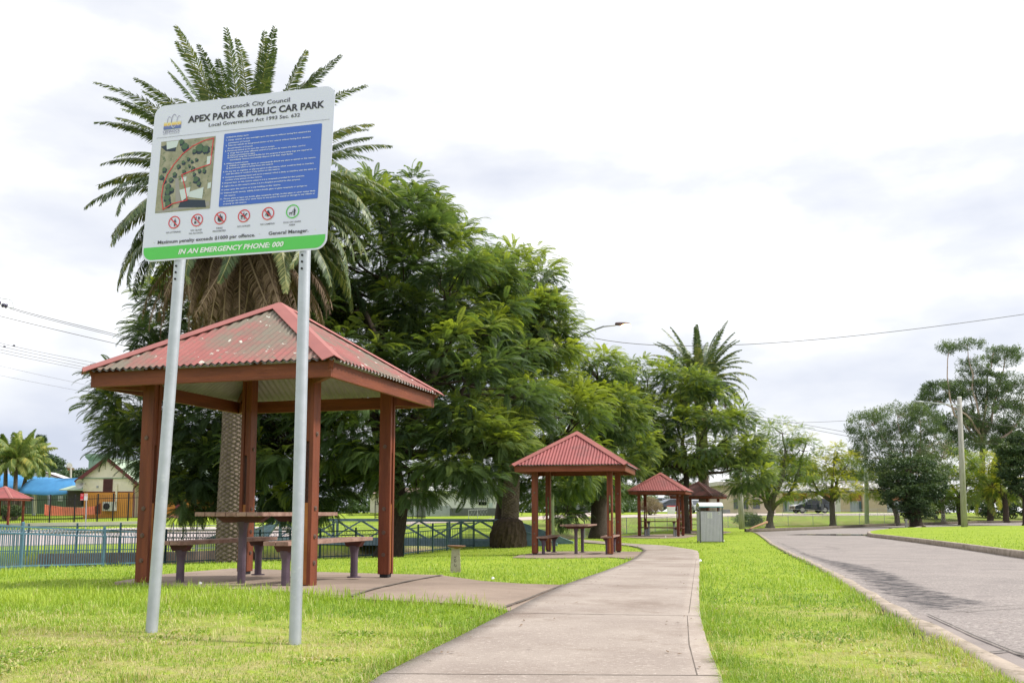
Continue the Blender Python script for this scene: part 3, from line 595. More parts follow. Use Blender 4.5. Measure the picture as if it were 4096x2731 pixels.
def onb(u, v):
    r = ray(u, v); n = RM @ np.array([0, 1, 0]); t = ((SC - C0) @ n) / (r @ n); q = RM.T @ (C0 + r * t - SC); return q[0], q[2]
def z1(x, y): return onb(520 + x / 2.0636, 320 + y / 2.0636)
def z5(x, y): return onb(860 + x / 4.48, 480 + y / 4.48)
def flat(polys, y, name, mat, parent=board):
    mb = MB()
    for q in polys: mb.add([(x, y, z) for x, z in q], [tuple(range(len(q)))])
    return mb.build(name, mat, parent)
def solid(name, c, rough=.4): return M(name, c, c, rough=rough, spec=.2)
INK = solid('charcoal_ink', (.055, .055, .075)); INKL = solid('grey_ink', (.16, .16, .2)); BLUE = solid('blue_panel_ink', (.075, .16, .62)); GREEN = solid('green_band_ink', (.12, .56, .13)); RED = solid('red_ring_ink', (.68, .07, .09)); LWHITE = solid('white_ink', (.8, .82, .9))
cap = None
def textmesh(items, name, mat, parent, y=-.003, bold=0, shear=0):
    """items: (string, (xL,zL), (xR,zR), cap height)"""
    out_ = None
    for s, pl, pr_, ch in items:
        mb = MB()
        cu = bpy.data.curves.new('t', 'FONT'); cu.body = s; cu.size = 1; cu.offset = bold; cu.shear = shear; cu.resolution_u = 2
        ob = bpy.data.objects.new('t', cu); COL.objects.link(ob); dg = bpy.context.evaluated_depsgraph_get()
        me = bpy.data.meshes.new_from_object(ob.evaluated_get(dg)); co = np.array([v.co[:] for v in me.vertices]).reshape(-1, 3)
        x0, x1 = co[:, 0].min(), co[:, 0].max(); sx = (pr_[0] - pl[0]) / (x1 - x0); sz = ch / .72; z0 = (pl[1] + pr_[1]) / 2
        V = [(pl[0] + (c[0] - x0) * sx, y, z0 + c[1] * sz) for c in co]
        mb.add(V, [tuple(p.vertices) for p in me.polygons]); bpy.data.objects.remove(ob); bpy.data.curves.remove(cu); bpy.data.meshes.remove(me); out_ = mb.build(name, mat, parent)
    return out_
def T1(s, l, r, c): return (s, z1(*l), z1(*r), c / 2.0636 / FPX * 5.9)
def T5(s, l, r): return (s, z5(*l), z5(*r), 24 / 4.48 / FPX * 5.9)
textmesh([T1('Cessnock City Council', (752, 248), (1320, 180), 40), T1('Local Government Act 1993 Sec. 632', (650, 392), (1404, 300), 33)], 'heading_lettering', solid('heading_ink', (.1, .1, .13)), board, bold=.012)
textmesh([T1('APEX PARK & PUBLIC CAR PARK', (478, 363), (1605, 220), 62)], 'title_lettering', INK, board, bold=.03)
a0, a1 = z1(220, 495), z1(1650, 317); zz = (a0[1] + a1[1]) / 2; flat([[(a0[0], zz), (a1[0], zz), (a1[0], zz + .0018), (a0[0], zz + .0018)]], -.003, 'divider_line', INKL)
# logo
q0, q1 = z1(278, 412), z1(420, 400); zt_ = z1(352, 345)[1]; zb_ = (q0[1] + q1[1]) / 2
lm = bpy.data.materials.new('logo_colours'); lm.use_nodes = True; nt = lm.node_tree; N = nt.nodes; L = nt.links
at = N.new('ShaderNodeAttribute'); at.attribute_name = 'tint'; cr = N.new('ShaderNodeValToRGB'); E = cr.color_ramp.elements
E[0].color = (.08, .14, .42, 1); E[1].color = (.66, .70, .80, 1)
for ps, cc in ((.4, (.16, .2, .5)), (.55, (.75, .48, .12)), (.75, (.78, .6, .2))): x = E.new(ps); x.color = (*cc, 1)
L.new(at.outputs['Fac'], cr.inputs[0]); L.new(cr.outputs[0], N['Principled BSDF'].inputs['Base Color'])
n = 10; V = []; tn = []
for k in range(n + 1):
    z = zb_ + (zt_ - zb_) * k / n; V += [(q0[0], -.003, z), (q1[0], -.003, z)]; tn += [k / n] * 2
npmesh('council_emblem', V, [(2 * k, 2 * k + 1, 2 * k + 3, 2 * k + 2) for k in range(n)], lm, board, tint=tn)
arcs_d = []; arcs_w = []; Wd = q1[0] - q0[0]
for fx, sc_ in ((.18, .8), (.46, 1.12), (.74, .8)):
    cx = q0[0] + Wd * (fx + .12); cz = zb_ + .040 * 1.1; rx, rz_ = Wd * .135 * sc_, .043 * sc_; sl_ = .05
    for t0, t1, dst in ((95 - 60, 195, arcs_d), (195, 330, arcs_w)):
        ts = np.linspace(R(t0), R(t1), 14); th = .0032 * sc_
        for i in range(13):
            f0 = min(1, .25 + i / 6) if dst is arcs_d else min(1, .25 + (13 - i) / 6); f1 = min(1, .25 + (i + 1) / 6) if dst is arcs_d else min(1, .25 + (12 - i) / 6)
            A_ = lambda t, q: (cx + (rx + q) * math.cos(t), cz + .012 + (rz_ + q) * math.sin(t))
            dst.append([A_(ts[i], -th * f0 / 2), A_(ts[i], th * f0 / 2), A_(ts[i + 1], th * f1 / 2), A_(ts[i + 1], -th * f1 / 2)])
flat(arcs_d, -.0045, 'emblem_hoops', solid('emblem_purple', (.13, .1, .25))); flat(arcs_w, -.0045, 'emblem_reflections', LWHITE)
textmesh([T1('CESSNOCK', (273, 443), (413, 427), 26), T1('CITY COUNCIL', (273, 456), (412, 441), 10)], 'emblem_lettering', solid('emblem_ink', (.2, .19, .33)), board)
# blue rules panel
c4 = [z1(730, 1052), z1(1550, 975), z1(1587, 355), z1(782, 452)]; bx0 = (c4[0][0] + c4[3][0]) / 2; bx1 = (c4[1][0] + c4[2][0]) / 2; bz0 = (c4[0][1] + c4[1][1]) / 2; bz1 = (c4[2][1] + c4[3][1]) / 2
flat([rrect(bx0, bx1, bz0, bz1, .008)], -.002, 'blue_panel', BLUE)
textmesh([T5('A PERSON SHALL NOT:', (208, 333), (612, 288)), T5('1. Camp, caravan or stay overnight upon this reserve without having first obtained the', (205, 390), (1722, 213)), T5('permission of Council.', (248, 432), (636, 388)),
    T5('2. Take any vehicle on the grassed section of the reserve without having first obtained', (195, 488), (1713, 312)), T5('the permission of Council.', (232, 530), (684, 478)), T5('3. Permit any animal to be upon the reserve except:', (187, 580), (1075, 482)),
    T5('i)  Dogs that are under effective control of a person by means of a chain, cord or', (235, 625), (1630, 462)), T5('ii) Where permitted by signs.', (230, 662), (727, 605)), T5('iii) Persons using this council facility for the purpose of exercising dogs are required to', (228, 702), (1745, 535)),
    T5("immediately remove and lawfully dispose of all their dog's faeces.", (272, 742), (1407, 614)), T5('4. Without lawful excuse:', (165, 808), (604, 762)), T5('i)  Wilfully or negligently injure or unnecessarily disturb any plant or animal on this reserve.', (215, 850), (1814, 678)),
    T5('ii) Remove any plant or animal from this reserve.', (208, 890), (1052, 800)), T5('5. Do any act, or organise, or play any game in this reserve which would be likely to interfere', (150, 953), (1775, 785)), T5('with the safety or conduct of any person on this reserve.', (200, 993), (1170, 890)),
    T5('6. Consume intoxicating liquor and act in a manner which is likely to interfere with the safety or', (142, 1055), (1822, 885)), T5('conduct of any person on this reserve.', (190, 1100), (852, 1025)), T5('7. Deposit litter on this reserve unless it is in a receptacle provided for that purpose.', (133, 1158), (1610, 1008)),
    T5('8. Light a fire on this reserve unless it is in a fireplace provided for that purpose.', (127, 1212), (1537, 1075)), T5('9. Loiter upon this reserve or in any building on this reserve.', (120, 1275), (1182, 1172)), T5('10. Without lawful excuse, wilfully break a bottle, glass or glass receptacle or syringe on', (105, 1335), (1652, 1188)),
    T5('this reserve.', (168, 1378), (376, 1355)), T5('11. Throw, place or leave any bottle, glass receptacle, syringe, broken glass or other matter likely', (100, 1438), (1803, 1280)), T5('to endanger the safety of or cause injury to any person or animal or damage to any vehicle or', (153, 1478), (1798, 1325)),
    T5('property on this reserve.', (152, 1525), (572, 1482))], 'rules_lettering', LWHITE, board, y=-.004, bold=.02)
textmesh([T1('NO LITTERING', (299, 1270), (418, 1258), 15), T1('NO GLASS', (502, 1250), (593, 1243), 15), T1('NO ALCOHOL', (488, 1276), (603, 1266), 15), T1('FIRES', (714, 1232), (765, 1228), 15), T1('PROHIBITED', (684, 1257), (791, 1250), 15),
    T1('NO HORSES', (886, 1218), (993, 1210), 15), T1('NO CAMPING', (1076, 1200), (1194, 1192), 15), T1('DOG ON LEASH', (1267, 1185), (1410, 1174), 15), T1('AREA', (1312, 1205), (1364, 1201), 15)], 'caption_lettering', INKL, board, bold=.012)
textmesh([T1('Maximum penalty exceeds $1000 per offence.', (229, 1356), (1034, 1292), 31), T1('General Manager.', (1144, 1282), (1474, 1255), 31)], 'penalty_lettering', solid('heading_ink', (.1, .1, .13)), board, bold=.018)
gt = (z1(103, 1390)[1] + z1(1608, 1273)[1]) / 2
flat([rrect(-HW + .012, HW - .012, -HH + .012, gt, .066, 8, (1, 1, 0, 0))], -.002, 'green_band', GREEN)
textmesh([T1('IN AN EMERGENCY PHONE: 000', (400, 1438), (1268, 1375), 44)], 'emergency_lettering', LWHITE, board, y=-.004, bold=.03, shear=.22)
# aerial picture
c4 = [z1(203, 1103), z1(657, 1060), z1(712, 462), z1(265, 515)]; mx0 = (c4[0][0] + c4[3][0]) / 2; mx1 = (c4[1][0] + c4[2][0]) / 2; mz0 = (c4[0][1] + c4[1][1]) / 2; mz1 = (c4[2][1] + c4[3][1]) / 2
def mp_(a, b): return (mx0 + (mx1 - mx0) * a, mz0 + (mz1 - mz0) * b)
PICM = []; PICP = []
def pf(polys, y, name, mat, parent=None):
    PICM.append(mat); PICP.append((polys, y))
pf([[mp_(0, 0), mp_(1, 0), mp_(1, 1), mp_(0, 1)]], -.002, 'aerial_picture', M('aerial_ground', (.40, .37, .31), (.25, .25, .19), scale=14, layers=[((.13, .17, .12), 22, .56, .64), ((.48, .43, .36), 17, .6, .7)]))
def blob(cx, cy, r, seed): rr = random.Random(seed); return [mp_(cx + r * .9 * math.cos(t) * rr.uniform(.75, 1.2), cy + r * .75 * math.sin(t) * rr.uniform(.75, 1.2)) for t in np.linspace(0, 2 * PI, 12, endpoint=False)]
gb = []; db = []
for i, (x, y, r) in enumerate([(.72, .86, .09), (.84, .83, .08), (.63, .82, .05), (.45, .9, .08), (.38, .97, .06), (.53, .72, .035), (.44, .68, .04), (.36, .63, .045), (.56, .62, .03), (.47, .55, .04), (.63, .58, .045), (.66, .5, .035), (.75, .54, .04), (.84, .53, .04), (.3, .52, .05), (.24, .45, .05), (.2, .36, .06), (.2, .29, .07), (.2, .2, .075), (.22, .12, .07), (.7, .42, .07), (.76, .36, .05), (.6, .68, .03), (.68, .7, .035), (.9, .65, .04), (.1, .6, .05), (.06, .5, .05), (.12, .44, .04), (.27, .31, .05)]):
    db.append(blob(x + .012, y - .018, r, i)); gb.append(blob(x, y, r * .8, i + 50))
pf(db, -.003, 'tree_shadows', solid('aerial_shadow', (.04, .055, .09))); pf(gb, -.004, 'tree_crowns', solid('aerial_trees', (.09, .15, .10)))
pf([[mp_(.42, .05), mp_(.93, .02), mp_(.9, .12), mp_(.47, .16)], [mp_(.0, .93), mp_(.3, .97), mp_(.28, .84), mp_(.1, .86)]], -.003, 'building_shadows', solid('aerial_shadow', (.04, .055, .09)))
pf([[mp_(.42, .29), mp_(.62, .32), mp_(.6, .2), mp_(.48, .13)], [mp_(.6, .25), mp_(.86, .3), mp_(.85, .14), mp_(.6, .18)], [mp_(.44, .46), mp_(.53, .47), mp_(.53, .41), mp_(.44, .40)], [mp_(.88, .72), mp_(.97, .73), mp_(.96, .6), mp_(.88, .6)], [mp_(.1, .99), mp_(.33, .99), mp_(.3, .9), mp_(.12, .88)], [mp_(.93, .35), mp_(.99, .36), mp_(.99, .28), mp_(.93, .27)]], -.0045, 'pictured_roofs', solid('aerial_roofs', (.6, .66, .74)))
pf([[mp_(0, .02), mp_(.98, .1), mp_(.99, .04), mp_(.1, -0.0)], [mp_(.32, .46), mp_(.38, .46), mp_(.46, .1), mp_(.37, .1)]], -.0025, 'pictured_roads', solid('aerial_roads', (.33, .31, .33)))
outl = [(.97, .97), (.80, .95), (.6, .89), (.42, .79), (.28, .66), (.17, .52), (.11, .38), (.10, .22), (.15, .04), (.32, .11), (.58, .14), (.52, .32), (.44, .50), (.7, .56), (.95, .61), (.97, .97)]
ol = []
for a, b_ in zip(outl[:-1], outl[1:]):
    pa_, pb_ = np.array(mp_(*a)), np.array(mp_(*b_)); d = (pb_ - pa_); d = d / np.hypot(*d) ; nn = np.array([-d[1], d[0]]) * .0033; pa2, pb2 = pa_ - d * .0033, pb_ + d * .0033
    ol.append([tuple(pa2 - nn), tuple(pb2 - nn), tuple(pb2 + nn), tuple(pa2 + nn)])
pf(ol, -.0055, 'red_boundary', RED)
pm_ = MB()
for k_i, (polys, y) in enumerate(PICP):
    for q in polys: pm_.add([(x, y, z) for x, z in q], [tuple(range(len(q)))], k_i)
pm_.build('aerial_picture', PICM, board)
# pictograms
def ring(c, r, w_, n=36): return [[(c[0] + q * math.cos(t), c[1] + q * math.sin(t)) for q, t in ((r - w_, t0), (r, t0), (r, t1), (r - w_, t1))] for t0, t1 in zip(np.linspace(0, 2 * PI, n + 1)[:-1], np.linspace(0, 2 * PI, n + 1)[1:])]
def circ(c, r, n=14): return [(c[0] + r * math.cos(t), c[1] + r * math.sin(t)) for t in np.linspace(0, 2 * PI, n, endpoint=False)]
RR = 57 / 2.0636 / FPX * 5.9
def sh_(c, polys): return [[(c[0] + x * RR, c[1] + y * RR) for x, y in q] for q in polys]
man = lambda x, s=1, y0=0: [[(x - .13 * s, y0 + .3 * s), (x + .13 * s, y0 + .3 * s), (x + .11 * s, y0 - .1 * s), (x + .1 * s, y0 - .68 * s), (x + .01, y0 - .68 * s), (x, y0 - .15 * s), (x - .03, y0 - .68 * s), (x - .12 * s, y0 - .68 * s), (x - .1 * s, y0 - .1 * s)], [(x + .13 * s, y0 + .28 * s), (x + .24 * s, y0 + .02), (x + .18 * s, y0 - .02), (x + .08 * s, y0 + .2 * s)]] + [[(x + .1 * s * math.cos(t), y0 + .44 * s + .1 * s * math.sin(t)) for t in np.linspace(0, 2 * PI, 10, endpoint=False)]]
quadruped = lambda x, y, s: [[(x - .38 * s, y + .1 * s), (x + .3 * s, y + .12 * s), (x + .5 * s, y + .42 * s), (x + .72 * s, y + .3 * s), (x + .7 * s, y + .2 * s), (x + .52 * s, y + .2 * s), (x + .36 * s, y - .12 * s), (x - .32 * s, y - .1 * s), (x - .42 * s, y - .12 * s), (x - .48 * s, y + .08 * s)]] + [[(x + q * s, y - .08 * s), (x + (q + .09) * s, y - .08 * s), (x + (q + .07) * s, y - .6 * s), (x + (q + .01) * s, y - .6 * s)] for q in (-.38, -.22, .12, .28)]
icons = [(367, 1176, 'litter', man(.12) + [[(-.3 - .1 * i, .1 - .15 * i), (-.24 - .1 * i, .1 - .15 * i), (-.24 - .1 * i, .04 - .15 * i), (-.3 - .1 * i, .04 - .15 * i)] for i in range(4)]),
         (555, 1158, 'glass', [[(-.35, -.05), (-.1, .05), (-.12, .3), (-.05, .55), (-.14, .58), (-.24, .35), (-.42, .2)], [(-.4, -.55), (-.12, -.55), (-.08, -.2), (-.42, -.2)], [(.15, .5), (.5, .45), (.4, .1), (.33, .05), (.33, -.4), (.5, -.48), (.1, -.5), (.27, -.4), (.27, .05), (.2, .12)]]),
         (747, 1141, 'fire', [[(-.4, -.3), (-.42, .05), (-.3, .3), (-.22, .05), (-.12, .45), (.02, .68), (.08, .3), (.18, .12), (.24, .38), (.4, .05), (.4, -.3), (.2, -.55), (-.2, -.55)]]),
         (942, 1123, 'horse', quadruped(-.1, .0, .95) + [[(-.12, .1), (.05, .1), (.05, .42), (-.1, .42)], [(-.08, .55), (0, .62), (.06, .54), (0, .46)]]),
         (1141, 1104, 'camping', [[(-.5, -.3), (-.06, .5), (.06, .5), (.5, -.25), (.42, -.3), (.2, .05), (.22, -.42), (-.18, -.42), (-.22, .02), (-.42, -.34)]])]
for x, y, nm, pol in icons:
    c = z1(x, y); pg = flat(ring(c, RR, RR * .15), -.0035, 'prohibition_ring', RED); d = RR * .86; k = math.sqrt(.5); wq = RR * .085
    bar = [(c[0] - d * k - wq * k, c[1] + d * k - wq * k), (c[0] - d * k + wq * k, c[1] + d * k + wq * k), (c[0] + d * k + wq * k, c[1] - d * k + wq * k), (c[0] + d * k - wq * k, c[1] - d * k - wq * k)]
    flat([bar], -.0055, 'slash_bar', RED, pg); flat(sh_(c, pol), -.0045, 'silhouette', INK, pg)
c = z1(1344, 1086); pg = flat(ring(c, RR * 1.06, RR * .16), -.0035, 'permission_ring', GREEN)
flat(sh_(c, man(.3, .95) + quadruped(-.28, -.22, .6) + [[(-.1, .02), (.15, .3), (.17, .27), (-.08, -.02)]]), -.0045, 'silhouette', INK, pg)
# fixings on the face
for x, y in [(200, 1343), (1070, 1271), (1532, 1234), (420, 1325), (1297, 1246), (938, 297), (845, 1282)]:
    sc_ = MB(); q = z1(x, y); sc_.lathe([(.004, 0), (.003, .0015)], 8)
    sc_.v = [(q[0] + X_, -.0035 - Z_, q[1] + Y_) for X_, Y_, Z_ in sc_.v]; sc_.build('rivet', WHITE, board)
for k, (bu, bv, tu, tv) in enumerate(((606, 2527, 703, 1046), (1180, 2576, 1207, 1002))):
    b0 = hit(bu, bv); q = onb(tu, tv); tp = Vector(SC + RM @ np.array([q[0], .045, q[1]])); dr = (tp - b0).normalized(); top = tp + Vector(RM @ np.array([(.02, .004)[k], 0, 1])) * .93; b1 = b0 - dr.normalized() * .1
    pm = MB(); pm.tube([b1, b0, tp, top], .036, 28); po = pm.build('post', GALV, sign, smooth=True); po.matrix_parent_inverse = sign.matrix_world.inverted()
    hm = MB(); nrm = Vector(RM @ np.array([0, -1, 0]))
    for t in (.028, .072, .118):
        c = tp - dr * t + nrm * .0365; hm.tube([c, c + nrm * .004], .0075, 10)
    h_ = hm.build('bolt_holes', BLACK, po); 
# ------------------------------------------------------------------ foliage
def tpl_jac(K=8):
    """a drooping feather leaf about 1 long: two rows of slim leaflets on a curved midrib"""
    V = []; F = []
    def rp(t): return np.array([t * (1 - .12 * t * t), 0, .20 * t - .52 * t * t])
    for k in range(K):
        t = (k + .8) / K; c = rp(t); ln = .235 * math.sin(PI * (.2 + .7 * t)); wd = (.036 if K > 6 else .05)
        for s in (-1, 1):
            d = np.array([.62, s * .78, -.22]); d = d / np.linalg.norm(d) * ln; q = np.array([.78, -s * .62, 0]) * wd
            b = len(V); V += [c, c + d * .45 + q, c + d, c + d * .45 - q]; F.append((b, b + 1, b + 2, b + 3))
    b = len(V); c0, c1, c2 = rp(0), rp(.5), rp(1); u = np.array([0, .012, 0]); V += [c0 - u, c0 + u, c1 + u, c1 - u, c2 + u * .5, c2 - u * .5]; F += [(b, b + 1, b + 2, b + 3), (b + 3, b + 2, b + 4, b + 5)]
    return np.array(V), np.array(F)
def tpl_tuft(n, wd=.16, ln=.55, seed=1, droop=.3):
    r = np.random.default_rng(seed); V = []; F = []
    for k in range(n):
        d = r.normal(size=3); d[0] = abs(d[0]) + .3; d /= np.linalg.norm(d); c = r.uniform(-.35, .35, 3) + np.array([.3, 0, 0]); p = np.cross(d, r.normal(size=3)); p /= np.linalg.norm(p)
        d = d * ln * r.uniform(.6, 1.1); d[2] -= droop * ln * .6; b = len(V); V += [c, c + d * .5 + p * wd / 2, c + d, c + d * .5 - p * wd / 2]; F.append((b, b + 1, b + 2, b + 3))
    return np.array(V), np.array(F)
TPL = {'jac': [tpl_jac(12)], 'jacfar': [tpl_jac(5)], 'gum': [tpl_tuft(9, .12, .6, s, .5) for s in (1, 2)], 'dense': [tpl_tuft(10, .22, .5, s, .2) for s in (3, 4)], 'fine': [tpl_tuft(12, .10, .6, s, .3) for s in (5, 6)]}
def scatter(kind, Pn, D, size, tint, name, mat, parent, updir=(0, 0, 1), roll=.28):
    """one mesh of leaf templates placed at Pn, pointing along D"""
    Pn = np.asarray(Pn); D = np.asarray(D); n = len(Pn); D = D / np.linalg.norm(D, axis=1, keepdims=True)
    up = np.tile(np.array(updir, float), (n, 1)) + rng.normal(size=(n, 3)) * roll
    Yv = np.cross(up, D); Yv /= np.linalg.norm(Yv, axis=1, keepdims=True) + 1e-9; Zv = np.cross(D, Yv)
    ch = rng.integers(0, len(TPL[kind]), n); VV = []; FF = []; TT = []; off = 0
    for c, (tv, tf) in enumerate(TPL[kind]):
        k = ch == c; m = k.sum()
        if not m: continue
        v = (Pn[k][:, None, :] + size[k][:, None, None] * (tv[None, :, 0:1] * D[k][:, None, :] + tv[None, :, 1:2] * Yv[k][:, None, :] + tv[None, :, 2:3] * Zv[k][:, None, :]))
        VV.append(v.reshape(-1, 3)); FF.append((tf[None] + (np.arange(m) * len(tv))[:, None, None] + off).reshape(-1, 4)); off += m * len(tv)
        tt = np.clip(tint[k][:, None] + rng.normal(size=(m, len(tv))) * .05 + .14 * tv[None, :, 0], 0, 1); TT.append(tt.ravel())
    return npmesh(name, np.concatenate(VV), np.concatenate(FF), mat, parent, tint=np.concatenate(TT))
def clumps(ells, dens, cr, flat_=.62, inner=.15, seed=0):
    """points of small clumps spread over and inside large ellipsoids; returns centres, outward normals, clump radii"""
    r = np.random.default_rng(seed); C = []; Nn = []; Rr = []
    E_ = [(np.array(P(u, v, d)), ru * mpp(d), rd, rv * mpp(d)) for (u, v, d, ru, rv, rd) in ells]
    for i, (c, rx, ry, rz) in enumerate(E_):
        area = 4 * PI * ((rx * ry) ** 1.6 / 3 + (rx * rz) ** 1.6 / 3 + (ry * rz) ** 1.6 / 3) ** (1 / 1.6); n = int(area * dens / cr ** 2) + 3
        d = r.normal(size=(n, 3)); d /= np.linalg.norm(d, axis=1, keepdims=True); rad = np.where(r.random(n) < inner, r.uniform(.3, .8, n), r.uniform(.82, 1.04, n))
        p = c + d * np.array([rx, ry, rz]) * rad[:, None]; nn = d / np.array([rx, ry, rz]); nn /= np.linalg.norm(nn, axis=1, keepdims=True); keep = np.ones(n, bool)
        for j, (c2, a, b, e) in enumerate(E_):
            if j != i: keep &= (((p - c2) / np.array([a, b, e])) ** 2).sum(1) > .55
        C.append(p[keep]); Nn.append(nn[keep]); Rr.append(cr * r.uniform(.65, 1.35, keep.sum()))
    return np.concatenate(C), np.concatenate(Nn), np.concatenate(Rr), E_
def crown(kind, ells, dens, cr, leaf, per, mat, parent, base_t=.35, var=.28, topt=.25, seed=0, droop=.20, inner=.15, name='crown', sunny=None):
    C, Nn, Rr, E_ = clumps(ells, dens, cr, inner=inner, seed=seed); r = np.random.default_rng(seed + 5); n = len(C)
    ct = base_t + var * r.normal(size=n) * .6
    rep = np.maximum(3, (per * (Rr / cr) ** 2).astype(int)); ids = np.repeat(np.arange(n), rep); m = len(ids)
    d = r.normal(size=(m, 3)); d /= np.linalg.norm(d, axis=1, keepdims=True); d = d + Nn[ids] * .55; d[:, 2] += .12; d /= np.linalg.norm(d, axis=1, keepdims=True)
    p = C[ids] + d * (Rr[ids] * r.uniform(.1, .85, m))[:, None] * np.array([1.2, 1.2, .55]); dd = d.copy(); dd[:, 2] = dd[:, 2] * .45 + .08 - droop * r.uniform(.2, 1, m)
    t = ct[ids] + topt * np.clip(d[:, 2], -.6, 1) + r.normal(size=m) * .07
    s = leaf * r.uniform(.7, 1.25, m)
    return scatter(kind, p, dd, s, np.clip(t, 0, 1), name, mat, parent), C, E_
def limb_path(a, b, bend, r, n=7):
    a = np.array(a); b = np.array(b); L_ = np.linalg.norm(b - a); o = r.normal(size=3) * bend * L_; pts = []
    for k in range(n + 1): t = k / n; pts.append(a + (b - a) * t + o * math.sin(PI * t) + r.normal(size=3) * .012 * L_ * (0 < k < n))
    return pts
def tree(label, group, base_uvd, ells, kind, leafm, barkm, trunk_r, fork_h, dens=.5, cr=.8, leaf=.45, per=14, seed=1, name='jacaranda_tree', cat='tree', limbs=26, stems=1, limbr=.62, bend=.10, trunk_top=None, base_pt=None, **kw):
    if base_pt is None: b = hit(base_uvd[0], base_uvd[1]); d = base_uvd[2]; b = Vector(((base_uvd[0] - 2048) / FPX * d, d, gz0((base_uvd[0] - 2048) / FPX * d, d)))
    else: b = base_pt
    t = empty(name, b, 0, label, cat, group); r = np.random.default_rng(seed); inv = Matrix.Translation(-b)
    cro, C, E_ = crown(kind, ells, dens, cr, leaf, per, leafm, t, seed=seed, **kw); cro.matrix_parent_inverse = inv
    tm = MB(); bb = np.array(b); cc = np.mean([e_[0] for e_ in E_], axis=0)
    top = bb + np.array([(cc[0] - bb[0]) * .18, (cc[1] - bb[1]) * .18, fork_h]) if trunk_top is None else np.array(trunk_top)
    mid = (bb + top) / 2 + r.normal(size=3) * .05 * fork_h * np.array([1, 1, 0])
    tm.tube([bb - [0, 0, .15], bb + [0, 0, .12], bb * .8 + mid * .2, mid, top], [trunk_r * 1.5, trunk_r * 1.28, trunk_r * 1.05, trunk_r * .9, trunk_r * .85], 12)
    tr = tm.build('trunk', barkm, t, smooth=True); tr.matrix_parent_inverse = inv
    bm = MB(); hubs = []
    for e_ in E_:
        q = limb_path(top, e_[0], bend, r, 8); k = len(q); rr = trunk_r * limbr; bm.tube(q, [rr * (1 - .75 * i / (k - 1)) for i in range(k)], 8); hubs += [(q[i], rr * (1 - .75 * i / (k - 1))) for i in range(2, k)]
    H = np.array([h[0] for h in hubs]); sel = r.permutation(len(C))[:limbs * len(E_)]
    for i in sel:
        c = C[i]; dd = np.linalg.norm(H - c, axis=1) + 1.5 * np.maximum(0, H[:, 2] - c[2]); j = int(np.argmin(dd)); r0 = min(hubs[j][1] * .7, .028 * np.linalg.norm(H[j] - c) + .012)
        q = limb_path(H[j], c, .09, r, 5); bm.tube(q, [r0 * (1 - .8 * s / 5) for s in range(6)], 5, cap=False)
    br = bm.build('branches', barkm, t, smooth=True); br.matrix_parent_inverse = inv
    return t
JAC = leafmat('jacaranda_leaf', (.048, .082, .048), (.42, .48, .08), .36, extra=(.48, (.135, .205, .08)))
JAC2 = leafmat('jacaranda_leaf_yellowing', (.07, .135, .035), (.60, .56, .06), .34, extra=(.5, (.20, .29, .045)))
DENSE = leafmat('dark_evergreen_leaf', (.022, .045, .022), (.17, .22, .07), .18, rough=.4, extra=(.5, (.065, .11, .045)))
GUM = leafmat('gum_leaf', (.06, .10, .05), (.24, .29, .13), .25, extra=(.5, (.12, .18, .08)))
PINE = leafmat('conifer_needle', (.02, .045, .03), (.1, .16, .07), .12)
FAR = leafmat('far_leaf', (.06, .11, .05), (.24, .30, .12), .25, extra=(.5, (.12, .19, .075)))
DRYL = leafmat('dry_brown_twigs', (.16, .12, .08), (.34, .28, .18), .2)
gj = 'jacaranda trees along the park path'
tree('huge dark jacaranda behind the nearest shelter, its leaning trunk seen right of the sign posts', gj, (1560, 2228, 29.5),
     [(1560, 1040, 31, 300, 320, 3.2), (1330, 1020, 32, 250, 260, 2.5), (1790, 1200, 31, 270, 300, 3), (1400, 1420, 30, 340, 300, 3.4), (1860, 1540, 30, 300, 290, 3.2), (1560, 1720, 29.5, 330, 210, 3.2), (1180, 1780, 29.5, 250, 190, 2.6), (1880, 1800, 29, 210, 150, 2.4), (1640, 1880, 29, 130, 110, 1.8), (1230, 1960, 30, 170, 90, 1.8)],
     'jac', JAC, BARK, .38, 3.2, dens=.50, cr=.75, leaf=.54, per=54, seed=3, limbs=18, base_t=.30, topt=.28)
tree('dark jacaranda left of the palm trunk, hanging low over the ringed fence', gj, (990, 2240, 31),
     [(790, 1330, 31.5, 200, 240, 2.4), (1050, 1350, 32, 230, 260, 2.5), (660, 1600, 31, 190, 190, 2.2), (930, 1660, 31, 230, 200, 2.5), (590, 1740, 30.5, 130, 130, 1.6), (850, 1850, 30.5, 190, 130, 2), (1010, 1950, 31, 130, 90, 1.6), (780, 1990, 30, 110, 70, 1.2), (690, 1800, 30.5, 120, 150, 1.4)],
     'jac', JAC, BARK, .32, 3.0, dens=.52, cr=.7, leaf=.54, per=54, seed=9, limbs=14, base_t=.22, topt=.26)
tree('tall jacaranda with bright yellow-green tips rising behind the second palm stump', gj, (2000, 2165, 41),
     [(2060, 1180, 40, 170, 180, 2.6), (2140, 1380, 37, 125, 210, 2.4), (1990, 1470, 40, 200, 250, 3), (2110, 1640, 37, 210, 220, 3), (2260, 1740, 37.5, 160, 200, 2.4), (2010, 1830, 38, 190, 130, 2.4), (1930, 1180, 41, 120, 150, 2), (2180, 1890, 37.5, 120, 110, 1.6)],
     'jac', JAC, BARK, .35, 4.2, dens=.5, cr=.75, leaf=.54, per=46, seed=14, limbs=15, base_t=.42, topt=.32)
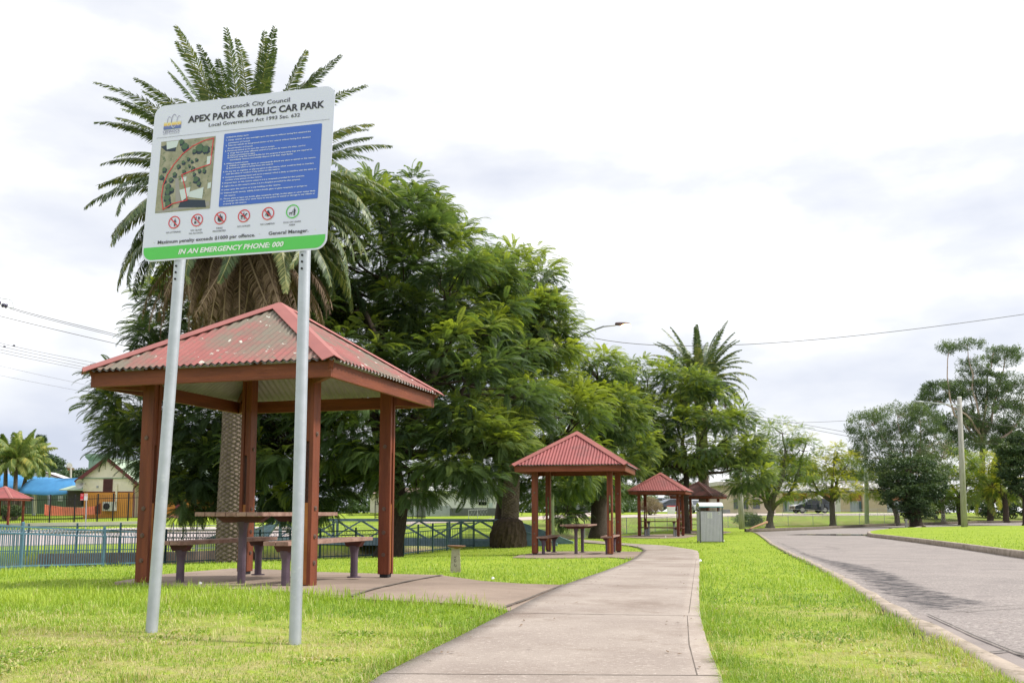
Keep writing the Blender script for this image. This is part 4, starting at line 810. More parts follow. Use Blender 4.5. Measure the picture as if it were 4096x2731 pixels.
tree('jacaranda with a thick leaning trunk seen through the posts of the second shelter', gj, (2395, 2150, 45),
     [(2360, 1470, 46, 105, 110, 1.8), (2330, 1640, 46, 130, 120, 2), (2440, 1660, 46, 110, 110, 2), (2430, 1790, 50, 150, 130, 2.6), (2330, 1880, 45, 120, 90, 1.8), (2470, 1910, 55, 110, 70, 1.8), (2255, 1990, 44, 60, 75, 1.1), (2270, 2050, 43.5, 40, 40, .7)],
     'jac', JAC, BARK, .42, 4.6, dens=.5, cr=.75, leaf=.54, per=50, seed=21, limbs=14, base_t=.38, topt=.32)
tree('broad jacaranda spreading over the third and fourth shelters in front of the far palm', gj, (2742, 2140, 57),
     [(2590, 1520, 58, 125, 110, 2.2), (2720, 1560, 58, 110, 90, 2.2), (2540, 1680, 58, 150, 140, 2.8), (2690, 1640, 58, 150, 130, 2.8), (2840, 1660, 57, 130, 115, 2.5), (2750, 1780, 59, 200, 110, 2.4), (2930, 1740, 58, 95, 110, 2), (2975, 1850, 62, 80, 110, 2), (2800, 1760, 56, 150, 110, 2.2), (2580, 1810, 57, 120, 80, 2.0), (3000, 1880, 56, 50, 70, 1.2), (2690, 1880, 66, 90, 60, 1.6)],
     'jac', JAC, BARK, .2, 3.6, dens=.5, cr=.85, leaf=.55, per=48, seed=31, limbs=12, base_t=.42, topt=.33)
# ---- right-hand trees along the far kerb
gr = 'small trees along the far kerb'
tree('multi-stemmed yellow-green tree at the far kerb, left of the parked dark car', gr, (3072, 2112, 78),
     [(3130, 1735, 79, 80, 50, 1.9), (3080, 1800, 79, 100, 55, 2.2), (3200, 1800, 79, 65, 45, 1.6), (3030, 1890, 78, 80, 55, 2), (3140, 1880, 79, 90, 60, 2.2), (3225, 1775, 79, 35, 25, .9), (3100, 1960, 78, 70, 35, 1.6), (2985, 1960, 78, 50, 50, 1.2)],
     'jacfar', JAC2, BARKG, .32, 1.4, dens=.42, cr=.75, leaf=.55, per=32, seed=41, limbs=8, base_t=.30, topt=.22, var=.35)
tree('yellowing forked tree at the far kerb in front of the brick building', gr, (3322, 2108, 83),
     [(3350, 1810, 84, 50, 28, 1.2), (3300, 1860, 84, 90, 40, 1.8), (3390, 1860, 84, 50, 35, 1.2), (3250, 1910, 83, 75, 40, 1.6), (3350, 1920, 84, 75, 40, 1.6), (3360, 1965, 83, 60, 28, 1.2), (3240, 1960, 83, 50, 28, 1)],
     'jacfar', JAC2, BARKG, .27, 2.2, dens=.42, cr=.7, leaf=.55, per=32, seed=43, limbs=8, base_t=.52, topt=.25, var=.4)
tree('low forked yellow-green tree just left of the dense dark tree', gr, (3578, 2095, 86),
     [(3500, 1920, 87, 50, 35, 1.2), (3545, 1960, 87, 55, 35, 1.2), (3590, 1930, 87, 50, 40, 1.2), (3480, 1960, 87, 30, 20, .7)],
     'jacfar', JAC2, BARKG, .25, 1.6, dens=.42, cr=.7, leaf=.55, per=32, seed=44, limbs=7, base_t=.36, topt=.25, var=.35)
tree('dense dark evergreen with a thick trunk standing in a small kerbed bed', None, (3655, 2095, 80),
     [(3625, 1890, 80, 80, 70, 2), (3685, 1930, 80, 70, 75, 1.8), (3620, 1980, 79.5, 70, 55, 1.7), (3670, 2030, 79.5, 50, 40, 1.2), (3600, 1930, 80, 60, 50, 1.4)],
     'dense', DENSE, BARK, .55, .9, dens=.7, cr=.62, leaf=.42, per=17, seed=45, limbs=10, base_t=.30, topt=.3, name='evergreen_tree', droop=.1)
tree('airy grey-green tree with pale limbs rising behind the dense dark evergreen', None, (3640, 2085, 86),
     [(3490, 1700, 86, 75, 65, 1.8), (3590, 1670, 86, 80, 55, 1.8), (3680, 1690, 86, 65, 75, 1.8), (3520, 1800, 86, 85, 75, 2), (3640, 1790, 86, 90, 80, 2.2), (3740, 1800, 86, 50, 90, 1.4), (3470, 1770, 86, 50, 60, 1.2)],
     'gum', GUM, BARKE, .3, 4.5, limbr=.4, dens=.55, cr=.6, leaf=.42, per=13, seed=46, limbs=16, base_t=.28, topt=.25, name='gum_tree', droop=.3)
tree('tall open-crowned gum tree on the skyline at the right, pale branching limbs', None, (3935, 2060, 125),
     [(3800, 1387, 125, 40, 13, 1.2), (3870, 1378, 125, 36, 18, 1.2), (3893, 1480, 125, 38, 45, 1.3), (3975, 1410, 126, 35, 30, 1.2), (4020, 1425, 126, 40, 45, 1.4), (3780, 1560, 125, 70, 32, 2), (3870, 1555, 125, 70, 40, 2), (3960, 1545, 125, 60, 55, 2), (4040, 1550, 125, 55, 55, 2), (4085, 1570, 125, 40, 70, 1.8), (3720, 1600, 125, 40, 28, 1.2), (3960, 1660, 125, 110, 55, 3), (3850, 1690, 125, 70, 50, 2), (4060, 1680, 125, 70, 60, 2), (3900, 1780, 125, 100, 50, 2.5), (4040, 1780, 125, 60, 50, 2), (3740, 1680, 125, 35, 45, 1.2)],
     'gum', GUM, BARKE, .42, 9.5, limbr=.42, dens=.5, cr=.8, leaf=.6, per=16, seed=47, limbs=9, base_t=.26, topt=.25, name='gum_tree', bend=.12)
tree('yellow-green tree behind the tall timber lamp pole', None, (3838, 2085, 90),
     [(3840, 1850, 92, 60, 40, 1.6), (3790, 1920, 91, 70, 55, 1.8), (3860, 1930, 91, 60, 50, 1.6), (3760, 1980, 90, 60, 45, 1.4), (3830, 1990, 90, 55, 35, 1.4), (3700, 1960, 92, 50, 50, 1.4)],
     'jacfar', JAC2, BARK, .35, 2.6, dens=.5, cr=.75, leaf=.55, per=38, seed=48, limbs=7, base_t=.22, topt=.22, var=.3)
tree('bare brownish twiggy tree between the dark evergreen and the lamp pole', None, (3762, 2080, 96),
     [(3770, 1830, 97, 55, 80, 1.8), (3760, 1920, 97, 45, 50, 1.4)],
     'fine', DRYL, BARKG, .2, 3, dens=.35, cr=.7, leaf=.5, per=8, seed=49, limbs=26, base_t=.4, topt=.2, name='bare_tree')
tree('bright yellow-green tree right of the timber lamp pole', None, (4010, 2075, 98),
     [(3960, 1860, 99, 80, 45, 2), (4040, 1880, 99, 70, 45, 1.8), (4000, 1940, 98, 70, 38, 1.8), (4070, 1950, 98, 60, 35, 1.6), (3920, 1900, 99, 50, 35, 1.3)],
     'jacfar', JAC2, BARK, .3, 3, dens=.5, cr=.8, leaf=.55, per=38, seed=50, limbs=7, base_t=.50, topt=.25, var=.3)
tree('dark green tree cut by the right edge of the picture', None, (4093, 2078, 88),
     [(4080, 1810, 88, 60, 60, 1.8), (4110, 1900, 88, 80, 80, 2), (4060, 1870, 88, 40, 50, 1.2), (4130, 1780, 88, 60, 70, 2)],
     'dense', DENSE, BARK, .35, 2.5, dens=.6, cr=.6, leaf=.5, per=16, seed=51, limbs=10, base_t=.35, topt=.3, name='evergreen_tree')
# ---- hedges and far trees
def bush(label, ells, base_uvd, leafm, name='bush', kind='dense', cat='bush', group=None, seed=1, dens=.6, cr=.7, leaf=.5, per=14, **kw):
    d = base_uvd[2]; x = (base_uvd[0] - 2048) / FPX * d; b = Vector((x, d, gz0(x, d))); t = empty(name, b, 0, label, cat, group); inv = Matrix.Translation(-b)
    cro, C, E_ = crown(kind, ells, dens, cr, leaf, per, leafm, t, seed=seed, name='foliage', **kw); cro.matrix_parent_inverse = inv
    sm = MB(); r = np.random.default_rng(seed)
    for e_ in E_:
        for k in range(3): q = limb_path(np.array(b) + [r.uniform(-.3, .3), 0, -.1], e_[0] + r.normal(size=3) * .3, .06, r, 4); sm.tube(q, [.07, .055, .045, .03, .02], 5)
    s = sm.build('stems', BARK, t, smooth=True); s.matrix_parent_inverse = inv
    return t
bush('dark hedge in deep shade under the trees right of the evergreen', [(3740, 2010, 104, 70, 45, 2), (3690, 2000, 104, 40, 40, 2)], (3740, 2070, 104), DENSE, seed=60)
bush('dark undergrowth behind the low palm at far right', [(4060, 2010, 110, 70, 45, 2.5), (3980, 2015, 110, 80, 40, 2.5)], (4030, 2060, 110), DENSE, seed=61)
bush('dusty reddish bush at the street corner seen through the third shelter', [(2600, 2022, 96, 24, 22, 1.2)], (2600, 2050, 96), DRYL, seed=62, cr=.4, leaf=.4, kind='fine')
bush('grey-green weeds on the bank behind the timber pole', [(2990, 2085, 84, 45, 22, 1.2)], (2990, 2105, 84), FAR, seed=63, cr=.4, leaf=.35, kind='fine')
gf = 'trees on the far skyline'
for i, (lab, u, v, d, ru, rv, kind) in enumerate([
    ('round pale green tree behind the white weatherboard house', 1745, 1920, 125, 75, 60, 0), ('small bright green tree beside the thin pole above the roofs', 1668, 1885, 130, 32, 40, 0),
    ('dark wooded mass behind the far industrial roof', 3190, 1880, 150, 60, 40, 1), ('pale leafy tree behind the roofs right of the yellowing tree', 3440, 1890, 140, 60, 45, 0),
    ('distant scrub seen low between the second shelter posts', 2300, 1990, 135, 90, 40, 0), ('far green tree over the car yard left of the third shelter', 2500, 1985, 140, 110, 45, 0),
    ('far green tree above the parked white car', 2760, 1975, 145, 90, 40, 1), ('far tree filling the gap right of the dark shelter roof', 3000, 1965, 140, 90, 50, 0)]):
    tree(lab, gf, (u, 2060, d), [(u - ru * .35, v, d, ru * .7, rv, ru * mpp(d) * .8), (u + ru * .4, v + rv * .15, d, ru * .65, rv * .85, ru * mpp(d) * .8), (u, v + rv * .5, d, ru * .9, rv * .7, ru * mpp(d))], 'fine', FAR if kind == 0 else DENSE, BARK, .3, 3, dens=.55, cr=.9, leaf=.7, per=13, seed=70 + i, limbs=4, name='distant_tree', base_t=.4)
for i, (lab, u, ru, v) in enumerate([('dark shrubbery along the far street seen under the big jacaranda, between shelter posts', 1180, 120, 2025), ('shrubs behind the fibro house at the left of the jacaranda trunk', 1420, 110, 2005), ('leafy backdrop low behind the second shelter posts', 2200, 120, 2015), ('scrubby trees low behind the jacaranda trunk in the second shelter', 2400, 70, 2005), ('scrub seen low through the nearest shelter, left of the palm trunk', 860, 120, 2030)]):
    bush(lab, [(u - ru * .4, v, 104, ru * .6, 38, 2), (u + ru * .4, v + 6, 104, ru * .6, 32, 2)], (u, 2060, 104), FAR if i % 2 else DENSE, seed=110 + i, cr=.8, leaf=.6)
bush('dark wooded hillside left of the distant orange roof', [(215, 1905, 190, 55, 40, 4), (160, 1880, 190, 70, 60, 5), (255, 1918, 185, 40, 25, 3), (330, 1905, 190, 45, 22, 3), (120, 1930, 190, 60, 40, 4)], (200, 2030, 190), PINE, name='wood', cat='trees', seed=80, cr=1.3, leaf=1.0, per=16)

# ------------------------------------------------------------------ palms
def frond(L_, az, el, droop, nl=46, wl=.5, wd=.028, seed=0, hang=.3, vee=.5, ragged=0):
    r = np.random.default_rng(seed); n = 14; pts = []; p = np.zeros(3); a = el; sb = r.normal() * .16
    for k in range(n + 1):
        pts.append(p.copy()); p = p + np.array([math.cos(a), 0, math.sin(a)]) * L_ / n; a -= droop / n * (.5 + 1.1 * k / n)
    pts = np.array(pts); pts[:, 1] += sb * L_ * (np.arange(n + 1) / n) ** 2; V = []; F = []; T = []; ft = r.normal() * .12
    for k in range(n):          # midrib
        w0 = .035 * (1 - k / n) + .006; w1 = .035 * (1 - (k + 1) / n) + .006; b = len(V)
        V += [pts[k] + [0, -w0, 0], pts[k] + [0, w0, 0], pts[k + 1] + [0, w1, 0], pts[k + 1] + [0, -w1, 0]]; F.append((b, b + 1, b + 2, b + 3)); T += [.9] * 4
    for k in range(nl):
        t = .10 + .89 * (k + r.uniform(-.3, .3)) / nl; f = t * n; i = min(int(f), n - 1); c = pts[i] + (pts[i + 1] - pts[i]) * (f - i); tg = pts[i + 1] - pts[i]; tg /= np.linalg.norm(tg); up = np.cross(tg, [0, 1, 0]) * -1
        ln = wl * math.sin(PI * min(1, .12 + .86 * t)) ** .6 * r.uniform(.85, 1.1)
        for s in (-1, 1):
            if r.random() < ragged: continue
            d = tg * (.55 + .5 * t) + np.array([0, s * 1.0, 0]) + up * vee * r.uniform(.3, 1.2); d /= np.linalg.norm(d); d2 = d + np.array([0, 0, -hang * r.uniform(.5, 1.5)]); d2 /= np.linalg.norm(d2)
            q = np.cross(d, tg); q = tg * wd * .9; m_ = c + d * ln * .5; e_ = m_ + d2 * ln * .5; b = len(V)
            V += [c - q * .4, c + q * .4, m_ + q, m_ - q * .6, e_, e_ + q * .1]; F += [(b, b + 1, b + 2, b + 3), (b + 3, b + 2, b + 5, b + 4)]; tt = float(np.clip(r.uniform(.15, .7) + ft + (r.random() < .06) * .3, 0, 1)); T += [tt] * 6
    V = np.array(V); c_, s_ = math.cos(az), math.sin(az); V = np.c_[V[:, 0] * c_ - V[:, 1] * s_, V[:, 0] * s_ + V[:, 1] * c_, V[:, 2]]
    return V, np.array(F), np.array(T)
PALML = leafmat('date_palm_leaflets', (.05, .08, .045), (.42, .40, .19), .15, rough=.38, extra=(.55, (.13, .18, .085)))
PALMD = leafmat('dead_palm_leaflets', (.10, .065, .045), (.38, .28, .2), .12, rough=.8, extra=(.5, (.22, .15, .11)))
COCOS = leafmat('feather_palm_leaflets', (.10, .16, .045), (.55, .47, .12), .3, rough=.5, extra=(.5, (.21, .28, .085)))
def palm_trunk(b, top, r0, r1, parent, inv, mat=PALMT, relief=.07, rows=.115, na=150):
    b = np.array(b); top = np.array(top); H = np.linalg.norm(top - b); nz_ = int(H / .022); V = []; th = np.linspace(0, 2 * PI, na, endpoint=False)
    for k in range(nz_ + 1):
        t = k / nz_; z = H * t; r_ = r0 + (r1 - r0) * t + .05 * r0 * math.sin(z * 1.3); n = 11; ph_ = .10 * math.sin(z * 5.1) + .12 * np.sin(th * 2 + z * 1.7) + .08 * np.sin(th * 5 - z * 6.3); A_ = ph_ + th * n / (2 * PI) + z / rows; B2 = th * n / (2 * PI) - z / rows
        fa = A_ - np.floor(A_); fb = B2 - np.floor(B2); lip = (1 - np.abs(fa - .0) ) * (fb) ; g_ = np.minimum(np.minimum(fa, 1 - fa), np.minimum(fb, 1 - fb)); rr = r_ * (1 - relief + relief * 1.6 * (lip)) - .035 * (g_ < .12)
        c = b + (top - b) * t; V.append(np.stack([c[0] + rr * np.cos(th), c[1] + rr * np.sin(th), np.full(na, c[2])], 1))
    V = np.concatenate(V); i = np.arange(nz_)[:, None] * na; j = np.arange(na)[None]; j2 = (j + 1) % na
    F = np.stack([(i + j).ravel(), (i + j2).ravel(), (i + na + j2).ravel(), (i + na + j).ravel()], 1)
    o = npmesh('trunk', V, F, mat, parent); o.matrix_parent_inverse = inv; return o
def palm(label, base, top, r0, r1, L_, nlive, ndead, seed, trunk=True, leafm=PALML, deadm=PALMD, name='date_palm', wl=.5, wd=.028, dmul=1, nl=46, rootball=0, group=None, hang=.3, elmin=-.15):
    b = Vector(base); t = empty(name, b, 0, label, 'palm', group); inv = Matrix.Translation(-b); r = np.random.default_rng(seed); top = np.array(top)
    palm_trunk(b, top, r0, r1, t, inv)
    def mk(n, elf, nm, mat, Lm, dr, hg, off=0):
        VV = []; FF = []; TT = []; o_ = 0
        for k in range(n):
            az = k * 2.39996 + r.uniform(-.25, .25); el = elf(k / max(1, n - 1)) + r.uniform(-.1, .1); V, F, T = frond(Lm * (.90 + .25 * float(np.clip((el - .5) / .8, 0, 1)) if off == 0 else 1) * r.uniform(.88, 1.08), az, el, dr(el) * r.uniform(.85, 1.2), nl, wl, wd * (.7 if off else 1), seed * 100 + k + off, hg, ragged=(.35 if off else .04))
            V = V + top + np.array([math.cos(az), math.sin(az), 0]) * r1 * .6 + [0, 0, (.35 if off == 0 else -.25) * r1 * 2]; VV.append(V); FF.append(F + o_); TT.append(T); o_ += len(V)
        o = npmesh(nm, np.concatenate(VV), np.concatenate(FF), mat, t, tint=np.concatenate(TT)); o.matrix_parent_inverse = inv; return o
    mk(nlive, lambda f: 1.45 - (1.45 - elmin) * f ** 1.1, 'fronds', leafm, L_, lambda el: dmul * (.65 + 1.25 * np.clip((1.4 - el) / 1.0, 0, 1) - .6 * np.clip((.3 - el) / .5, 0, 1)), hang)
    if ndead: mk(ndead, lambda f: -.25 - .8 * f, 'dead_fronds', deadm, L_ * .78, lambda el: 1.45 + el * .6, 1.6, 500)
    # boss of cut leaf bases under the crown
    bm = MB()
    for k in range(90):
        az = r.uniform(0, 2 * PI); z = r.uniform(-1.1, .25) * r1 * 2.2; a = top + np.array([math.cos(az) * r1 * .8, math.sin(az) * r1 * .8, z]); e2 = a + np.array([math.cos(az) * .22, math.sin(az) * .22, .26]); bm.tube([a, e2], [.07, .035], 5)
    bo = bm.build('leaf_bases', M('palm_leaf_bases', (.30, .16, .08), (.17, .1, .06), scale=5, rough=.9), t); bo.matrix_parent_inverse = inv
    if rootball:
        rb = MB(); prof = [(r0 * 2.0, -.1), (r0 * 2.05, .15), (r0 * 2.0, .5), (r0 * 1.75, .8), (r0 * 1.5, .98), (r0 * 1.05, 1.08)]; rb.lathe(prof, 40, tuple(b)); 
        for i in range(len(rb.v)): x, y, z = rb.v[i]; k = 1 + .05 * math.sin(13 * math.atan2(y - b.y, x - b.x) + 7 * z) + r.uniform(-.03, .03); rb.v[i] = (b.x + (x - b.x) * k, b.y + (y - b.y) * k, z)
        o = rb.build('root_mass', PALMB, t, smooth=False); o.matrix_parent_inverse = inv
    return t
b = P(925, 2240, 25); b.z = gz0(b.x, 25)
palm('big date palm with brown hanging skirt, standing directly behind the council sign', b, P(972, 925, 25), .42, .38, 4.4, 165, 70, 5, wl=.42, wd=.034, nl=115, dmul=1.12)
b = P(2034, 2180, 35.5); b.z = gz0(b.x, 35.5)
palm('date palm with a bulging root mass at its base, crown lost in the jacaranda', b, P(2075, 1350, 36.3), .34, .3, 2.5, 34, 8, 6, nl=60, wd=.045, rootball=1)
b = P(2822, 2126, 67); b.z = gz0(b.x, 67)
palm('far date palm whose crown stands clear above the trees beyond the shelters', b, P(2800, 1560, 67), .42, .4, 4.2, 70, 8, 8, nl=70, wd=.06)
b = P(3960, 2062, 102); b.z = gz0(b.x, 102)
palm('low spreading palm behind the wire fence at far right', b, P(3965, 1985, 102), .35, .3, 4.6, 44, 0, 9, nl=50, wd=.09, wl=.7, leafm=COCOS)
for k, (lab, bu, tu, tv, d, n, L_) in enumerate([('slender feather palm with yellow fronds at the left edge, inside the school fence', 20, 24, 1830, 88, 22, 2.2), ('bushy feather palm with drooping plumes beside the slender one', 56, 66, 1850, 86, 34, 2.9), ('feather palm partly hidden behind the bushy one, its plumes reaching towards the blue sail', 62, 118, 1855, 90, 28, 2.8)]):
    b = P(bu, 2060, d); b.z = gz0(b.x, d)
    palm(lab, b, P(tu, tv, d), .26, .17, L_, n, 0, 20 + k, nl=60, wl=.75, wd=.07, leafm=COCOS, name='feather_palm', hang=1.2, dmul=1.25, group='feather palms by the school')
# ---- tall conifers at the left
def conifer(label, u, vt, vb, d, rpx, seed):
    b = P(u, vb, d); b.z = gz0(b.x, d) if d < 120 else b.z; t = empty('conifer', b, 0, label, 'tree', 'conifers beyond the school'); inv = Matrix.Translation(-b); H = P(u, vt, d).z - b.z; r = np.random.default_rng(seed)
    Pn = []; D = []; z = H * .12
    while z < H * .99:
        rr = rpx * mpp(d) * (1 - z / H) ** .7
        for k in range(9):
            az = r.uniform(0, 2 * PI)
            for q in np.arange(.15, 1.01, .16): Pn.append([b.x + math.cos(az) * rr * q, b.y + math.sin(az) * rr * q, b.z + z + .12 * rr * q]); D.append([math.cos(az), math.sin(az), .25])
        z += H * .035
    Pn = np.array(Pn); D = np.array(D) + r.normal(size=(len(D), 3)) * .2; o = scatter('fine', Pn, D, np.full(len(Pn), .055 * H) * r.uniform(.7, 1.2, len(Pn)), np.clip(r.normal(.35, .2, len(Pn)), 0, 1), 'crown', PINE, t); o.matrix_parent_inverse = inv
    m = MB(); m.tube([b - Vector((0, 0, .3)), b + Vector((0, 0, H * .98))], [H * .02, .02], 8); o = m.build('trunk', BARK, t, smooth=True); o.matrix_parent_inverse = inv
conifer('tall dark conifer rising behind the feather palms', 148, 1738, 2050, 108, 50, 3)
conifer('slim tiered pine on the skyline between the palms and the orange roof', 197, 1828, 2040, 150, 26, 4)
conifer('small dark-tipped conifer behind the chimney of the cream and orange building', 368, 1855, 2040, 150, 22, 5)

# ------------------------------------------------------------------ lawn blades (uncountable: one object)
def vnoise(x, y, sc, seed):
    r = np.random.default_rng(seed); T_ = r.random((97, 97)); a = x / sc + 500; b = y / sc + 500; i = np.floor(a).astype(int); j = np.floor(b).astype(int); f = a - i; g = b - j; f = f * f * (3 - 2 * f); g = g * g * (3 - 2 * g); i %= 96; j %= 96
    return T_[i, j] * (1 - f) * (1 - g) + T_[i + 1, j] * f * (1 - g) + T_[i, j + 1] * (1 - f) * g + T_[i + 1, j + 1] * f * g
def grass():
    n = 1300000; r = np.random.default_rng(2)
    u = r.uniform(-900, 5000, n); q = r.random(n); v = 2106 + (2980 - 2106) * q ** .85
    d0 = (CAMH - .3) * FPX / (v - 2048); x = (u - 2048) / FPX * d0; y = d0
    for _ in range(6):
        z = clampz(x, y); d0 = (CAMH - z) * FPX / (v - 2048); x = (u - 2048) / FPX * d0; y = d0
    z = clampz(x, y); keep = (y > 2.6) & (y < 72) & (sdist(x, y) < -.0) & (x < 60)
    x, y, z = x[keep], y[keep], z[keep]; keep = np.ones(len(x), bool)
    for pl in (ws1, wl, ws2, ws3, ws4): keep &= ~inpoly(x, y, pl)
    pth = np.vstack([WPL, WPR[::-1]]); keep &= ~inpoly(x, y, pth); isl_ = inpoly(x, y, ki_in); keep &= ~inpoly(x, y, wroad) | isl_; z = np.where(isl_, z + .15, z)
    x, y, z = x[keep], y[keep], z[keep]; w_ = worn(x, y)
    big = vnoise(x, y, 1.3, 1); med = vnoise(x, y, .42, 2); sm = vnoise(x, y, .16, 3); dryn = .55 * vnoise(x, y, .9, 4) + .45 * vnoise(x, y, .25, 5)
    edge = np.zeros(len(x))
    for pl in (ws1, wl, pth, wroad): dd = polydist(x, y, pl); edge = np.maximum(edge, np.exp(-(dd / .14) ** 2))
    band = np.exp(-((y - 8.9 - .12 * x) / 1.25) ** 2) * (x < .3); far_ = np.clip((y - 9) / 4, 0, 1)
    tall = np.clip(band * .95 + .9 * np.exp(-((sdist(x, y) + .9) / .9) ** 2) * (x < -6) + .22 * edge + .15 * far_, 0, 1)
    dens = np.clip(.38 + .55 * med + .35 * tall - .45 * w_ - .35 * (dryn > .62) * (1 - tall), .1, 1)
    k = r.random(len(x)) < dens * .62; x, y, z, w_, big, med, sm, dryn, tall, edge = [q_[k] for q_ in (x, y, z, w_, big, med, sm, dryn, tall, edge)]
    n = len(x); tus = (vnoise(x, y, .22, 8) > .74) * (r.random(n) < .5)
    ln = (.019 + .024 * big + .017 * sm + .062 * tall * (.6 + .6 * med) + .03 * edge + .05 * tus) * r.uniform(.5, 1.35, n) * (1 - .4 * w_)
    ln = np.minimum(ln, .24); wd = (.0030 + .00042 * np.clip(y - 5, 0, 30)) * r.uniform(.7, 1.3, n); az = r.uniform(0, 2 * PI, n); lean = r.uniform(.2, 1.25, n) - .25 * tall
    weed = (vnoise(x, y, .5, 9) > .66) & (r.random(n) < .16) & (tall < .5); wd = np.where(weed, .010, wd); ln = np.where(weed, .035, ln); lean = np.where(weed, 1.2, lean)
    dx, dy = np.cos(az), np.sin(az); sx, sy = -dy * wd, dx * wd; b0 = np.stack([x, y, z - .005], 1)
    m1 = b0 + np.stack([dx * ln * .35 * lean, dy * ln * .35 * lean, ln * .6], 1); t1 = b0 + np.stack([dx * ln * .95 * lean, dy * ln * .95 * lean, ln * np.clip(.95 - .4 * lean, .3, 1)], 1); s = np.stack([sx, sy, np.zeros(n)], 1)
    V = np.stack([b0 - s * .5, b0 + s * .5, m1 + s * .5, m1 - s * .5, t1], 1).reshape(-1, 3); i = np.arange(n)[:, None] * 5
    F = np.concatenate([i + [0, 1, 2], i + [0, 2, 3], i + [3, 2, 4]], 0); tt = np.clip(.36 + .34 * (big - .5) + .26 * (med - .5) + .22 * tall - .2 * weed + r.normal(size=n) * .13, 0, .86)
    pd = np.clip((dryn - .50) * 2.6, 0, .75) * (1 - tall) * np.clip((11 - y) / 4, .12, 1) + .03 + .5 * w_; dry = r.random(n) < pd; tt = np.where(dry, r.uniform(.90, 1, n), tt)
    GR = leafmat('grass_blade', (.13, .24, .03), (.56, .47, .29), .30, rough=.5, extra=(.42, (.27, .39, .045))); cr_ = [q for q in GR.node_tree.nodes if q.type == 'VALTORGB'][0].color_ramp; e_ = cr_.elements.new(.86); e_.color = (.44, .54, .085, 1)
    o = npmesh('grass', V, F, GR, tint=np.repeat(tt, 5)); tag(o, 'short bright green lawn grass with taller tufts and dry patches', 'grass', kind='stuff')
    print('blades', n); return o
grass()

def leaf_litter():
    r = np.random.default_rng(12); V = []; F = []
    spots = [(PATH_L[2:14], 90, .25), (PATH_R[3:14], 110, .3), (SLAB1[:8], 70, .5), (ROAD_L[2:14], 160, .35)]
    for px, n, sp in spots:
        pl = resample(np.array([(p.x, p.y) for p in line(px)]), 200)
        for k in range(n):
            c = pl[r.integers(0, 200)] + r.normal(size=2) * sp; s = r.uniform(.008, .022); az = r.uniform(0, 2 * PI); z = gz0(*c) + .042; d = np.array([math.cos(az), math.sin(az)]) * s; q = np.array([-d[1], d[0]]) * .4; b = len(V)
            V += [(c[0] - d[0], c[1] - d[1], z), (c[0] + q[0], c[1] + q[1], z + .004), (c[0] + d[0], c[1] + d[1], z + r.uniform(0, .008)), (c[0] - q[0], c[1] - q[1], z + .002)]; F.append((b, b + 1, b + 2, b + 3))
    o = npmesh('leaf_litter', V, F, M('dead_leaf', (.2, .13, .07), (.12, .075, .04), rough=.9)); tag(o, 'small dry leaves and grit scattered along the path, slab and kerb edges', 'leaf litter', kind='stuff')
leaf_litter()
# ------------------------------------------------------------------ ringed pool-type fences
def ringfence(pts, label, mat, h=1.0, ring=True, pick=.115, group=None, postr=.035, name='railing_fence', thin=.008, cat='fence'):
    b = pts[0]; t = empty(name, b, 0, label, cat, group); inv = Matrix.Translation(-b)
    def fin(o): o.matrix_parent_inverse = inv; return o
    for p in pts: fin(MB().tube([p - Vector((0, 0, .4)), p + Vector((0, 0, h + .04)), p + Vector((0, 0, h + .06))], [postr, postr, postr * .5], 10).build('post', mat, t))
    for a, c in zip(pts[:-1], pts[1:]):
        m = MB(); d = c - a; L_ = math.hypot(d.x, d.y); zt = .95 * h; z2 = .80 * h
        for z in (zt, z2, .10): m.beam(a + Vector((0, 0, z)), c + Vector((0, 0, z)), .028, .034)
        n = max(2, int(L_ / pick))
        for k in range(1, n): q = a + d * k / n; m.beam(q + Vector((0, 0, .02 if not ring else .0)), q + Vector((0, 0, z2)), thin * 2, thin * 2, up=(1, 0, 0))
        if ring:
            dd = Vector((d.x, d.y, 0)).normalized(); r_ = (zt - z2) / 2 - .012; n2 = max(2, int(L_ / (2 * r_ + .035)))
            for k in range(n2):
                q = a + d * (k + .5) / n2 + Vector((0, 0, (zt + z2) / 2)); pr_ = [q + dd * (r_ * math.cos(w_)) + Vector((0, 0, r_ * math.sin(w_))) for w_ in np.linspace(0, 2 * PI, 13)]
                m.tube(pr_, .008, 4, cap=False)
        fin(m.build('panel', mat, t))
    return t
FPS = [Vector((p.x, p.y, gz0(p.x, p.y) - .02)) for p in FW]
ringfence(FPS[:5], 'blue ringed railing along the channel at the left, behind the tall grass', BLUEF)
ringfence(FPS[4:12], 'dark teal ringed railing running behind the nearest shelter', BLUED)
ringfence(FPS[11:], 'dark teal vertical-bar fence curving up to the blue bridge', BLUED, ring=False, pick=.11)
FR = [P(u, v, d) for u, v, d in [(-330, 2219, 32.5), (-110, 2216, 32.6), (109, 2214, 33), (304, 2211, 33.2), (478, 2208, 33.5), (600, 2207, 34)]]
ringfence(FR, 'far blue ringed railing on the street side of the channel', BLUEF)
FR2 = [P(u, v, d) for u, v, d in [(600, 2207, 34), (690, 2205, 34.5), (785, 2202, 35), (900, 2198, 37), (1050, 2190, 39)]]
ringfence(FR2, 'galvanised bar fence along the street between the blue railing and the bridge', GREYSTEEL, ring=False, postr=.025, pick=.12)
